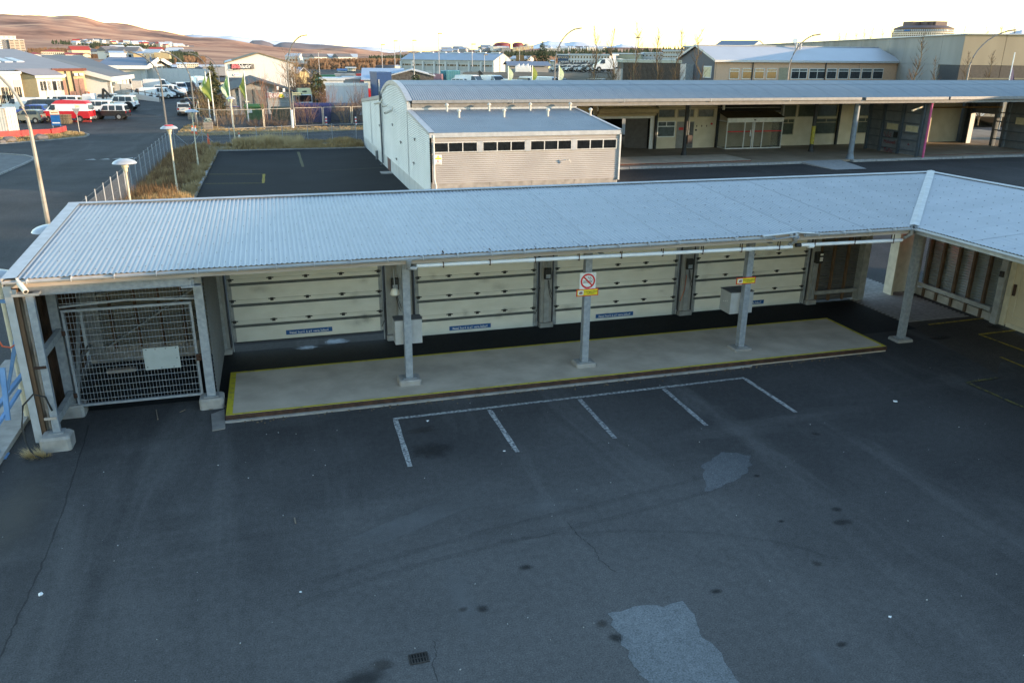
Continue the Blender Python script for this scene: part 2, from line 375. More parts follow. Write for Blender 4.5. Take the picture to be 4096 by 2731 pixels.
# road markings: give-way triangles and lane dashes
TRI = mat('worn_white_marking', (.3, .3, .3), .8, 0, col2=(.5, .5, .49), scale=5)
for k, (px, py) in enumerate([(1040, 1110), (1200, 1106), (1350, 1099), (1500, 1093)]):
    c = GR(px/2.851, 250+py/2.851); mb = MB(); mb.poly([(c.x-.55, c.y, c.z+.004), (c.x+.45, c.y-.15, c.z+.004), (c.x+.1, c.y+.5, c.z+.004)])
    single('give_way_triangle', mb, TRI, 'white painted triangle in the row across the road by the wire fence', 'road marking', group='give-way triangles across the road')
for (ax, ay, bx, by, w, lb) in [(145, 560, 162, 559, .35, 'short white dash beside the grass island kerb'), (628, 461.5, 646, 461, .2, 'white bay line on the asphalt before the silver estate car'), (565, 438, 603, 438, .2, 'white bay line behind the lifted white jeep')]:
    a, b = GR(ax, ay), GR(bx, by); d = (b-a).normalized(); n = Vector((-d.y, d.x, 0))*w/2; mb = MB(); z = Vector((0, 0, .006)); mb.poly([a-n+z, b-n+z, b+n+z, a+n+z]); single('lane_marking', mb, TRI, lb, 'road marking')
# ---- paint and wear in the near yard
def worn(name, col, asph, lo=.42, hi=.6, scale=9):
    return mat(name, asph, .8, 0, col2=col, scale=scale, contrast=(lo, hi), detail=9, spec=.2)
WPAINT = worn('worn_white_paint', (.42, .42, .4), (.10, .105, .115), .36, .62, 14); WPAINT2 = worn('worn_white_paint_faint', (.34, .345, .34), (.085, .09, .095), .36, .64, 14)
YPAINT = worn('worn_yellow_paint', (.42, .31, .035), (.10, .085, .05), .3, .6, 11); YPAINT2 = worn('worn_yellow_faint', (.20, .18, .05), (.05, .052, .055), .38, .66, 11)
def stripe(a, b, w, m, label, grp=None, name='bay_line', z=.008, za=0.):
    a, b = G(*a, za), G(*b, za); d = (b-a).normalized(); n = Vector((-d.y, d.x, 0))*w/2; mb = MB(); k = 14
    for i in range(k):
        p, q = a.lerp(b, i/k), a.lerp(b, (i+1)/k); j0, j1 = .9+.1*math.sin(i*7.1), .9+.1*math.sin(i*7.1+7.1)
        mb.poly([p-n*j0+Vector((0, 0, z)), q-n*j1+Vector((0, 0, z)), q+n*j1+Vector((0, 0, z)), p+n*j0+Vector((0, 0, z))])
    return single(name, mb, m, label, 'road marking', group=grp)
stripe((1572, 1676), (2978, 1511), .12, WPAINT, 'long white line parallel to the platform, heading the parking bays')
for k, (a, b) in enumerate([((1582, 1680), (1640, 1866)), ((1958, 1640), (2070, 1808)), ((2318, 1597), (2460, 1753)), ((2655, 1556), (2826, 1702)), ((2978, 1514), (3183, 1649))]):
    stripe(a, b, .14, WPAINT if k in (0, 1, 4) else WPAINT2, ['white bay divider beside the dark oil stain, end of the row', 'white bay divider with yellowish top, second from the oil-stained end', 'faded white bay divider in the middle of the row', 'faintest white bay divider, next to the far end one', 'white bay divider at the far end of the row, under the last dock door'][k], 'parking bay dividers')
for a, b, w, m, lb in [((3712, 1301), (3955, 1273), .11, YPAINT, 'broken yellow line running up to the steel door post'), ((3916, 1340), (4120, 1317), .12, YPAINT, 'yellow line across the floor before the cream door'), ((3916, 1340), (4120, 1415), .12, YPAINT, 'yellow line slanting along the brown paving'), ((3866, 1532), (3990, 1513), .1, YPAINT2, 'short faded yellow line on the dark yard asphalt'), ((3866, 1532), (4120, 1643), .1, YPAINT2, 'long faded yellow line on the dark yard asphalt'), ((4000, 1430), (4120, 1480), .1, YPAINT, 'yellow line end on paving beside the round patch')]:
    stripe(a, b, w, m, lb, 'yellow lines by the wing', z=.03)
for a, b, w, m, lb in [((700+355/2.613, 350+908/2.613), (1060, 697), .1, YPAINT, 'upper yellow side of the marked bay in the rear yard'), ((700+315/2.613, 350+1006/2.613), (1055, 733), .1, YPAINT, 'lower yellow side of the marked bay in the rear yard'), ((1056, 697), (1053, 733), .22, YPAINT, 'yellow end bar closing the marked bay in the rear yard'), ((1270, 685), (1535, 671), .09, YPAINT2, 'thin yellow line leading to the shed end door'), ((1193, 608), (1212, 668), .25, YPAINT2, 'faint pale cross line in the middle of the rear yard')]:
    stripe(a, b, w, m, lb, 'yellow lines in the rear yard')
def blob(name, pix, m, label, cat, z=.006, rough=.035, seed=1, sub=5, zg=0.):
    rr = random.Random(seed); P = [G(*p, zg) for p in pix]; out = []
    for i, p in enumerate(P):
        q = P[(i+1) % len(P)]; n = max(2, int((q-p).length/.12))
        for k in range(n): t = p.lerp(q, k/n); out.append((t.x+rr.gauss(0, rough), t.y+rr.gauss(0, rough), zg+z))
    mb = MB(); mb.poly(out); return single(name, mb, m, label, cat)
LPATCH = asphalt('patch_light', (.19, .2, .205), (.25, .26, .265), (.13, .14, .145), .3, .4); MPATCH = asphalt('patch_mid', (.15, .153, .158), (.13, .135, .14), (.08, .085, .09), .3, .4)
z7 = lambda L: [(1400+x/1.176, 1450+y/1.176) for x, y in L]
blob('asphalt_patch', z7([(1215, 1188), (1300, 1160), (1400, 1135), (1480, 1138), (1565, 1118), (1610, 1180), (1640, 1245), (1760, 1395), (1870, 1530), (1960, 1640), (1460, 1640), (1390, 1506), (1290, 1330)]), LPATCH, 'large pale grey repair patch in the yard asphalt', 'patch', seed=3)
blob('asphalt_patch', z7([(1650, 490), (1700, 450), (1770, 420), (1885, 435), (1880, 480), (1840, 540), (1760, 580), (1680, 610)]), MPATCH, 'small faint grey repair patch beyond the parking bays', 'patch', seed=4)
def stainmat(name, col, hard=.5, strength=.85):
    m = bpy.data.materials.new(name); m.use_nodes = True; nt = m.node_tree; N = nt.nodes; L = nt.links; b = N['Principled BSDF']
    tc = N.new('ShaderNodeTexCoord'); mp = N.new('ShaderNodeMapping'); mp.inputs['Location'].default_value = (-1, -1, 0); mp.inputs['Scale'].default_value = (2, 2, 0); L.new(tc.outputs['Generated'], mp.inputs[0])
    ln = N.new('ShaderNodeVectorMath'); ln.operation = 'LENGTH'; L.new(mp.outputs[0], ln.inputs[0])
    nz = N.new('ShaderNodeTexNoise'); nz.inputs['Scale'].default_value = 4; nz.inputs['Detail'].default_value = 6; L.new(tc.outputs['Object'], nz.inputs[0])
    ad = N.new('ShaderNodeMath'); ad.operation = 'MULTIPLY_ADD'; ad.inputs[1].default_value = .9; ad.inputs[2].default_value = -.45; L.new(nz.outputs[0], ad.inputs[0])
    sm = N.new('ShaderNodeMath'); sm.operation = 'ADD'; L.new(ln.outputs['Value'], sm.inputs[0]); L.new(ad.outputs[0], sm.inputs[1])
    mr = N.new('ShaderNodeMapRange'); mr.interpolation_type = 'SMOOTHSTEP'; mr.inputs['From Min'].default_value = hard; mr.inputs['From Max'].default_value = .88; mr.inputs['To Min'].default_value = strength; mr.inputs['To Max'].default_value = 0; L.new(sm.outputs[0], mr.inputs[0])
    L.new(mr.outputs[0], b.inputs['Alpha']); b.inputs['Base Color'].default_value = (*col, 1); b.inputs['Roughness'].default_value = .8; MATS[name] = m; return m
OIL = stainmat('oil_stain', (.02, .019, .018), .05, .75); OILL = stainmat('oil_stain_light', (.045, .04, .035), .1, .6); WET = stainmat('wet_patch', (.14, .18, .24), .2, .6); PALE = stainmat('pale_scuff', (.19, .19, .19), -.2, .4); DRT = stainmat('dirt_film', (.10, .09, .075), .1, .5)
WET.node_tree.nodes['Principled BSDF'].inputs['Roughness'].default_value = .05
def stain(px, py, rx, ry, m, label, rz=0., z=.009, zg=0.):
    c = G(px, py, zg); n = 20; mb = MB(); mb.poly([(c.x+rx*math.cos(a)*math.cos(rz)-ry*math.sin(a)*math.sin(rz), c.y+rx*math.cos(a)*math.sin(rz)+ry*math.sin(a)*math.cos(rz), zg+z) for a in [2*math.pi*i/n for i in range(n)]])
    return single('stain', mb, m, label, 'stain', group='stains on the yard')
stain(1727, 1802, .75, .55, OIL, 'large black oil stain inside the first white bay'); stain(1690, 1720, .5, .3, OILL, 'faint brown stain near the corner of the first white bay', z=.0085)
for i, (x, y, r, lb) in enumerate([(530, 1160, .17, 'greenish oil drip beyond the drain and pale tyre track'), (825, 963, .2, 'small oil drip in the open middle of the yard'), (1253, 1293, .22, 'oil drip touching the edge of the large pale patch'), (1185, 1228, .17, 'oil drip just off the corner of the large pale patch'), (1720, 1077, .2, 'oil drip on open asphalt beyond the large pale patch'), (1912, 533, .14, 'small oil drip by the faint grey patch'), (2200, 947, .2, 'oil drip alone right of the yard centre'), (2315, 750, .3, 'biggest blotch of the oil spots near the wing'), (2290, 690, .2, 'oil spot beside the biggest blotch near the wing'), (2190, 337, .2, 'oil spot near the end of the last bay line'), (2030, 747, .15, 'thin oil spot near the curved tyre mark'), (2310, 1325, .15, 'oil spot at the yard edge by the wing'), (145, 1423, .3, 'round dark stain beside the drain grate'), (625, 1160, .2, 'round dark spot between drain and pale patch'), (60, 1490, .55, 'jagged black spill before the drain grate')]):
    stain(1400+x/1.176, 1450+y/1.176, r*(.75+.3*((i*37)%10)/10), r*(.5+.3*((i*53)%10)/10), OIL if i%3 else OILL, lb, z=.0092+i*.0002)
stain(1230, 1390, .5, .25, WET, 'small blue-grey puddle under the raised dock door', z=.006); stain(1345, 1365, .55, .4, WET, 'larger blue-grey puddle under the raised dock door', z=.0065)
stain(3990, 1310+0, .6, .35, OIL, 'black tyre scuff on the brown paving', z=.02); stain(3760, 1352, .6, .3, OIL, 'dark smear beside the corner column', z=.02)
for i, (x, y, rx, ry, rz, lb) in enumerate([(1640, 2090, 3.0, .3, .42, 'long pale tyre scuff sweeping across the yard middle'), (1850, 2400, .3, 2.2, .12, 'pale scuffed wheel track running up beside the drain'), (2180, 2020, 1.2, .35, .3, 'short pale scuff in the centre of the yard'), (3290, 2640, .25, .9, -.35, 'pale scrape right of the large patch')]):
    stain(x, y, rx, ry, PALE, lb, rz, .003+i*.0002)
stain(60, 2050, .9, 2.5, DRT, 'brownish dirt film along the left side of the yard', .1, .0025)
TYM = mat('tyre_rubber_mark', (.03, .03, .031), .8, alpha=.1); SEAM = mat('joint_tar', (.025, .025, .026), .8, alpha=.4)
def ribbon(name, pix, w, m, label, cat, z):
    P = [G(*p) for p in pix]; Q = []
    for i in range(len(P)-1):
        for k in range(8): Q.append(P[i].lerp(P[i+1], k/8))
    Q.append(P[-1]); rr_ = random.Random(len(label)); Q = [q+Vector((rr_.gauss(0, .012), rr_.gauss(0, .012), 0)) for q in Q]; mb = MB(); vs_ = []
    for i, q in enumerate(Q): d = (Q[min(i+1, len(Q)-1)]-Q[max(0, i-1)]).normalized(); n = Vector((-d.y, d.x, 0))*w/2*rr_.uniform(.6, 1.2); vs_ += [q-n+Vector((0, 0, z)), q+n+Vector((0, 0, z))]
    mb.add(vs_, [(2*i, 2*i+2, 2*i+3, 2*i+1) for i in range(len(Q)-1)]); single(name, mb, m, label, cat)
ribbon('tyre_mark', [(2000, 2165), (2250, 2135), (2500, 2122), (2750, 2127), (2950, 2142), (3150, 2175), (3350, 2235)], .1, TYM, 'thin dark tyre mark curving across the right of the yard', 'tyre mark', .0046)
ribbon('tyre_mark', [(1250, 2330), (1500, 2250), (1800, 2165), (2100, 2085), (2400, 2015), (2700, 1940), (3000, 1850)], .16, TYM, 'long dark tyre mark sweeping up from the drain towards the bays', 'tyre mark', .0050)
ribbon('tyre_mark', [(1180, 2420), (1460, 2320), (1800, 2225), (2150, 2140), (2500, 2060), (2850, 1960)], .16, TYM, 'second dark tyre mark parallel to the long sweeping one', 'tyre mark', .0054)
ribbon('asphalt_joint', [(355, 1700), (310, 1850), (262, 2010), (190, 2210), (110, 2390), (30, 2560), (-60, 2760)], .035, SEAM, 'dark tar joint running down the left of the yard', 'joint', .0058)
ribbon('asphalt_crack', [(2270, 2090), (2310, 2140), (2370, 2185), (2400, 2240), (2460, 2290)], .02, SEAM, 'short crack in the middle of the yard asphalt', 'crack', .0062)
ribbon('asphalt_crack', [(1735, 2560), (1745, 2610), (1730, 2660), (1750, 2720)], .02, SEAM, 'short crack beside the drain grate', 'crack', .0062)
# drain
c = G(1675, 2632); T = Thing('drain_grate', 'rusty square drain grate sunk in the yard asphalt', 'drain', c)
mb = MB(); mb.box(c.x-.15, c.x+.15, c.y-.11, c.y+.11, .002, .006); T.part('pit', mb, mat('drain_pit', (.004, .004, .004), .9))
mb = MB()
for a in ((-.155, -.135, -.115, .115), (.135, .155, -.115, .115), (-.135, .135, -.115, -.095), (-.135, .135, .095, .115), (-.135, .135, -.01, .01)): mb.box(c.x+a[0], c.x+a[1], c.y+a[2], c.y+a[3], .002, .016)
T.part('frame', mb, mat('drain_iron', (.05, .045, .04), .7, .4, var=.3))
bar = MB().box(-.01, .01, -.095, .095, 0, .013).mesh('bar', MATS['drain_iron'])
for i in range(6): T.shared('bar', bar, (c.x-.115+i*.046, c.y, .0025))
# litter
def crumple(px, py, r, label, m=WHITE, seed=1, zg=0.):
    rr = random.Random(seed); c = G(px, py, zg); bm = bmesh.new(); bmesh.ops.create_icosphere(bm, subdivisions=1, radius=r)
    for v in bm.verts: v.co = Vector((v.co.x*rr.uniform(.5, 1.3), v.co.y*rr.uniform(.5, 1.3), max(0, v.co.z*.45+.1*r)*rr.uniform(.4, 1.2)))
    me = bpy.data.meshes.new('litter'); bm.to_mesh(me); bm.free(); me.materials.append(m); o = link('crumpled_litter', me); o.location = c; return tag(o, label, 'litter')
crumple(3582, 1605, .08, 'crumpled white paper near the faded yellow line', seed=2); crumple(161, 2376, .055, 'torn white scrap alone on the left of the yard', seed=3); crumple(1711, 1683, .05, 'small white scrap inside the first white bay', seed=4); crumple(2016, 1803, .035, 'white pebble at the end of the second bay line', seed=5)
crumple(3560, 2465, .035, 'white crumb of litter low on the right of the yard', seed=6); crumple(1202, 2366, .03, 'pair of white crumbs in the yard middle', seed=9)
rr = random.Random(12); mb = MB()
for _ in range(200):
    x, y = rr.uniform(-9, 22), rr.uniform(4, 19.8); s = rr.uniform(.004, .013); mb.obox((x, y, s*.5), s*rr.uniform(1, 2.5), s*1.4, s, Matrix.Rotation(rr.uniform(0, 6), 3, 'Z'))
tag(link('grit', mb.mesh('grit', mat('pale_grit', (.4, .4, .38), .9))), 'pale specks of grit scattered over the yard asphalt', 'grit', kind='stuff')
mb = MB(); rr = random.Random(13)
for _ in range(260):
    t = rr.random(); x = -1.5+t*19; y = 19.9-abs(rr.gauss(0, .12)); s = rr.uniform(.008, .03); mb.obox((x, y, s*.4), s*1.5, s*1.4, s, Matrix.Rotation(rr.uniform(0, 6), 3, 'Z'))
tag(link('rubble', mb.mesh('rubble', SOIL)), 'crumbs of rust and concrete along the platform edge', 'rubble', kind='stuff')
for i, (a, b) in enumerate([((625, 1640), (632, 1680)), ((720, 1650), (742, 1640)), ((835, 1640), (905, 1625)), ((1178, 2072), (1183, 2095))]):
    A, B = G(*a), G(*b); mb = MB(); mb.beam(A+Vector((0, 0, .015)), B+Vector((0, 0, .02)), .025, .015); single('wood_splinter', mb, mat('grey_wood', (.2, .16, .12), .9), ['short wood splinter in front of the cage gate', 'pale wood splinter before the cage gate latch', 'loose timber stick beside the footing at the platform corner', 'thin twig alone on the open yard'][i], 'stick')
A = G(1000, 1690); 
P4 = [G(845, 1660), G(898, 1640), G(902, 1715), G(850, 1725)]; mb = MB(); mb.prism([p+Vector((0, 0, .004)) for p in P4], (0, 0, .03)); single('plywood_sheet', mb, mat('weathered_board', (.22, .205, .19), .8, var=.15), 'grey weathered board lying at the platform corner', 'board')
# ------------------------------------------------------------------ loading platform
PX0, PX1, PY0, PY1, PZ = -1.85, 18.5, 19.97, 23.02, .18
mb = MB(); mb.box(PX0, PX1, PY0, PY1, -.05, PZ); plat = struct('loading_platform', mb, CONCD)
mb = MB(); mb.box(PX0-.012, PX1+.012, PY0-.014, PY0-.001, .05, PZ-.004); struct('edge_angle', mb, RUST, plat)
mb = MB(); mb.box(PX0-.014, PX0-.001, PY0, PY1, .03, PZ-.004); struct('edge_angle', mb, RUST, plat)
mb = MB(); mb.box(PX0-.03, PX1-5, PY0-.1, PY0-.015, -.02, .045); struct('footing_strip', mb, CONC, plat)
YW = worn('platform_yellow_paint', (.50, .41, .03), (.30, .25, .06), .3, .5, 8)
for x0, x1, y0, y1 in ((PX0, PX1, PY0, PY0+.08), (PX0, PX1, PY1-.09, PY1), (PX0, PX0+.16, PY0+.081, PY1-.091), (PX1-.1, PX1, PY0+.081, PY1-.091)):
    mb = MB(); mb.box(x0, x1, y0, y1, PZ, PZ+.004); struct('painted_edge', mb, YW, plat)
# ------------------------------------------------------------------ main canopy
EY, EZ, RY, RZ, LX, CXI, CXO = 19.72, 4.14, 26.75, 4.62, -6.15, 18.5, 25.45   # eave, ridge, left end, inner and outer corner
SL = (RZ-EZ)/(RY-EY)
PIT, AMP = .12, .0125
can = Thing('loading_canopy', 'long open-fronted loading canopy with corrugated roof and white dock doors', 'canopy', (6, 23, 0))
sheetw = PIT*9
u, v, n = Vector((1, 0, 0)), Vector((0, 1, SL)), Vector((0, 0, 1))
base_me = None; x = LX+.28; k = 0
while x < CXI-.02:
    if base_me is None:
        mb = MB(); mb.corr((0, 0, 0), u, v, n, sheetw, PIT, AMP, 0, RY-EY-.1, 8); base_me = mb.mesh('roof_sheet', ROOF, None, True)
    w = min(sheetw, CXI-x)
    if w > sheetw-.01: can.shared('roof_sheet', base_me, (x, EY, EZ+AMP+(.004 if k % 2 else 0)))
    else:
        mb = MB(); mb.corr((x, EY, EZ+AMP+(.004 if k % 2 else 0)), u, v, n, w, PIT, AMP, 0, RY-EY-.1, 8); can.part('roof_sheet', mb, ROOF, smooth=True)
    x += w; k += 1
x = CXI
while x < CXO-.05:   # sheets cut along the hip
    w = min(sheetw, CXO-x); x0 = x
    mb = MB(); mb.corr((x, EY, EZ+AMP), u, v, n, w, PIT, AMP, lambda t: (x0+t-CXI)*(RY-EY)/(CXO-CXI), RY-EY-.1, 8); can.part('roof_sheet', mb, ROOF, smooth=True); x += w
mb = MB(); mb.box(LX, CXO, EY+.05, RY, EZ-.06, EZ-.02); 
mb = MB(); mb.add([(LX+.02, EY+.04, EZ-.03), (CXI, EY+.04, EZ-.03), (CXO, RY-.02, RZ-.03), (LX+.02, RY-.02, RZ-.03)], [(0, 1, 2, 3)]); can.part('roof_boarding', mb, mat('roof_underside', (.16, .14, .12), .8))
# screws
mb = MB()
for r in range(9):
    yy = .35+r*.8; xx = LX+.4+(r % 2)*.12
    while xx < CXI+(yy/(RY-EY))*(CXO-CXI)-.25: mb.obox((xx, EY+yy, EZ+SL*yy+2*AMP+.012), .02, .03, .012); xx += .36
can.part('screws', mb, mat('screw_steel', (.2, .22, .24), .6, .3), kind='stuff')
# flashings
def bent(P, off, wd, th=.012):
    mb = MB(); mb.beam(P[0], P[1], wd, th); return mb
can.part('verge_flashing', MB().add([(LX-.02, EY-.06, EZ+.05), (LX+.3, EY-.06, EZ+.06), (LX+.3, RY, RZ+.06), (LX-.02, RY, RZ+.05), (LX-.02, EY-.06, EZ-.15), (LX-.02, RY, RZ-.15)], [(0, 1, 2, 3), (0, 3, 5, 4)]), FLASH)
can.part('ridge_flashing', MB().add([(LX-.02, RY-.16, RZ+.045), (CXO-.12, RY-.16, RZ+.045), (CXO+.02, RY+.02, RZ+.07), (LX-.02, RY+.02, RZ+.07), (LX-.02, RY+.02, RZ-.12), (CXO+.02, RY+.02, RZ-.12)], [(0, 1, 2, 3), (3, 2, 5, 4)]), FLASH)
hp, hq = Vector((CXI, EY, EZ+.05)), Vector((CXO, RY, RZ+.075)); hd = (hq-hp).normalized(); hn = Vector((hd.y, -hd.x, 0)).normalized()
can.part('hip_flashing', MB().add([hp-hn*.14, hp+Vector((0, 0, .03)), hp+hn*.14, hq-hn*.14, hq+Vector((0, 0, .03)), hq+hn*.14], [(0, 1, 4, 3), (1, 2, 5, 4)]), FLASH)
# fascia + gutter
can.part('fascia', MB().box(LX+.02, CXI-.01, EY+.03, EY+.075, EZ-.2, EZ-.01), FASC)
def gutter(mb, p, q, r=.065, n=6):
    p, q = Vector(p), Vector(q); d = (q-p).normalized(); s = Vector((d.y, -d.x, 0))
    ring = lambda P, rad: [P+s*(rad*math.cos(math.pi+math.pi*i/n))+Vector((0, 0, rad*math.sin(math.pi+math.pi*i/n))) for i in range(n+1)]
    a, b, c, e = ring(p, r), ring(q, r), ring(p, r-.006), ring(q, r-.006); m = n+1
    fs = []
    for i in range(n): fs += [(i, i+1, m+i+1, m+i), (2*m+i, 3*m+i, 3*m+i+1, 2*m+i+1)]
    fs += [(0, m, 3*m, 2*m), (m-1, 3*m-1, 4*m-1, 2*m-1)]; fs.append(tuple(range(m))); fs.append(tuple(range(m, 2*m)))
    mb.add(a+b+c+e, fs); return mb
g1 = can.part('gutter', gutter(MB(), (LX, EY-.07, EZ-.02), (13.6, EY-.07, EZ-.03)), GUTTER)
can.part('gutter', gutter(MB(), (14.6, EY-.07, EZ-.02), (CXI-.05, EY-.07, EZ-.02)), GUTTER)
# the buckled length of gutter
mb = MB()
pp = [(13.2, EY-.10, EZ+.02), (13.9, EY-.13, EZ+.06), (14.25, EY-.14, EZ+.09), (14.45, EY-.10, EZ+.05), (15.2, EY-.07, EZ-.02)]
for a, b in zip(pp, pp[1:]): mb.beam(a, b, .14, .015)
mb.beam((13.5, EY-.1, EZ-.1), (14.3, EY-.13, EZ-.03), .1, .012); mb.beam((14.2, EY-.12, EZ-.12), (14.35, EY-.13, EZ+.07), .12, .012)
can.part('bent_gutter', mb, GUTTER, label='buckled piece of gutter twisted out of line')
cl = MB().box(-.008, .008, -.14, .02, -.075, .02).mesh('gutter_clip', FLASH)
xx = LX+.5
while xx < CXI-.2: can.shared('gutter_clip', cl, (xx, EY, EZ-.005)); xx += .9
# white pipes under the gutter
def pipe(name, x0, x1, z0, z1, T=can):
    p = T.part(name, MB().tube([(x0, EY+.12, z0), (x1, EY+.12, z1)], .055, 12), PLASTIC, smooth=True); return p
p1 = pipe('drain_pipe', 3.2, 14.35, 3.86, 3.73); p2 = pipe('drain_pipe', 14.55, 18.25, 3.77, 3.72)
for xx in (6.3, 10.1, 12.9, 13.6, 15.0): can.part('pipe_coupling', MB().tube([(xx-.09, EY+.12, 3.86-(xx-3.2)*.0117), (xx+.09, EY+.12, 3.86-(xx+.18-3.2)*.0117)], .064, 12), PLASTIC, p1, smooth=True)
can.part('rubber_end', MB().tube([(14.48, EY+.12, 3.77), (14.64, EY+.12, 3.77)], .06, 10), BLACKM, p2)
for xx, b in ((2.98, -1), (14.33, 1), (18.42, 1)):
    can.part('outlet', MB().tube([(xx, EY-.07, EZ-.06), (xx, EY-.03, EZ-.2), (xx, EY+.12, 3.82), (xx+.22*(1 if b < 0 else -.4), EY+.12, 3.8)], [.085, .06, .058, .058], 10), GUTTER, smooth=True)
hang = MB(); 
hang.box(-.012, .012, -.06, -.045, -.07, .36); hang.box(-.012, .012, .045, .06, -.07, .36); hang.box(-.012, .012, -.06, .06, -.075, -.06); hme = hang.mesh('pipe_hanger', RUST)
for i in range(9): xx = 3.9+i*1.25; can.shared('pipe_hanger', hme, (xx, EY+.12, 3.86-(xx-3.2)*.0117))
for xx in (15.1, 16.5, 17.9): can.shared('pipe_hanger', hme, (xx, EY+.12, 3.765-(xx-14.5)*.0135))
# columns and footings
def ibeam(mb, x, y, z0, z1, w=.2, t=.014):
    mb.box(x-w/2, x+w/2, y-w/2, y-w/2+t, z0, z1); mb.box(x-w/2, x+w/2, y+w/2-t, y+w/2, z0, z1); mb.box(x-t/2, x+t/2, y-w/2+t, y+w/2-t, z0, z1); return mb
COLS = [(-5.72, 21.5, .33, .33), (-2.25, 21.15, .3, .3), (3.07, 20.95, .34, PZ), (8.38, 20.97, .30, PZ), (13.72, 21.0, .26, PZ), (19.75, 20.75, .09, 0)]
for i, (x, y, zb, zf) in enumerate(COLS):
    top = EZ+SL*(y-EY)-.25
    cmb = MB()
    if i in (0, 1): cmb.box(x-.11, x+.11, y-.08, y+.08, zb, top)
    else:
        cmb.box(x-.1, x-.085, y-.1, y+.1, zb+.02, top); cmb.box(x-.085, x+.1, y-.1, y-.085, zb+.02, top); cmb.box(x+.085, x+.1, y-.085, y+.1, zb+.02, top)
    col = can.part('column', cmb, GALV)
    can.part('base_plate', MB().box(x-.19, x+.19, y-.16, y+.16, zb, zb+.02), GALV2, col)
    if i in (0, 1): can.part('footing', MB().bbox(x-.31, x+.31, y-.28, y+.24, -.05, zb, .05), CONC, col)
    else: can.part('footing', MB().bbox(x-.31, x+.31, y-.27, y+.27, zf-.03, zb, .04), CONC, col)
can.part('footing', MB().bbox(-6.0, -5.33, 19.28, 19.82, -.05, .36, .06), CONC)
# eave beam, rafters (I sections sticking out at the columns), purlins
can.part('eave_beam', MB().box(-5.9, -2.2, 20.0, 20.06, EZ-.45, EZ-.26).box(-5.9, -2.2, 19.96, 20.1, EZ-.46, EZ-.45).box(-5.9, -2.2, 19.96, 20.1, EZ-.26, EZ-.25), GALV)
for x, y, zb, zf in COLS[1:]:
    z0 = EZ-.42
    mb = MB()
    for yy0, yy1 in ((19.95, 25.1),):
        za, zc = EZ+SL*(yy0-EY)-.06, EZ+SL*(yy1-EY)-.06
        mb.add([(x-.07, yy0, za-.26), (x+.07, yy0, za-.26), (x+.07, yy1, zc-.26), (x-.07, yy1, zc-.26), (x-.07, yy0, za-.245), (x+.07, yy0, za-.245), (x+.07, yy1, zc-.245), (x-.07, yy1, zc-.245)], [(0, 1, 2, 3), (4, 7, 6, 5), (0, 4, 5, 1), (1, 5, 6, 2), (3, 7, 4, 0)])
        mb.add([(x-.07, yy0, za-.015), (x+.07, yy0, za-.015), (x+.07, yy1, zc-.015), (x-.07, yy1, zc-.015), (x-.07, yy0, za), (x+.07, yy0, za), (x+.07, yy1, zc), (x-.07, yy1, zc)], [(0, 1, 2, 3), (4, 7, 6, 5), (0, 4, 5, 1), (1, 5, 6, 2), (3, 7, 4, 0)])
        mb.add([(x-.008, yy0, za-.245), (x+.008, yy0, za-.245), (x+.008, yy1, zc-.245), (x-.008, yy1, zc-.245), (x-.008, yy0, za-.015), (x+.008, yy0, za-.015), (x+.008, yy1, zc-.015), (x-.008, yy1, zc-.015)], [(0, 4, 5, 1), (1, 5, 6, 2), (3, 7, 4, 0)])
    can.part('rafter', mb, GALV2)
for yy in (20.6, 22.0, 23.4, 24.7): can.part('purlin', MB().box(LX+.1, 21.3, yy-.04, yy+.04, EZ+SL*(yy-EY)-.2, EZ+SL*(yy-EY)-.045), TIMB)
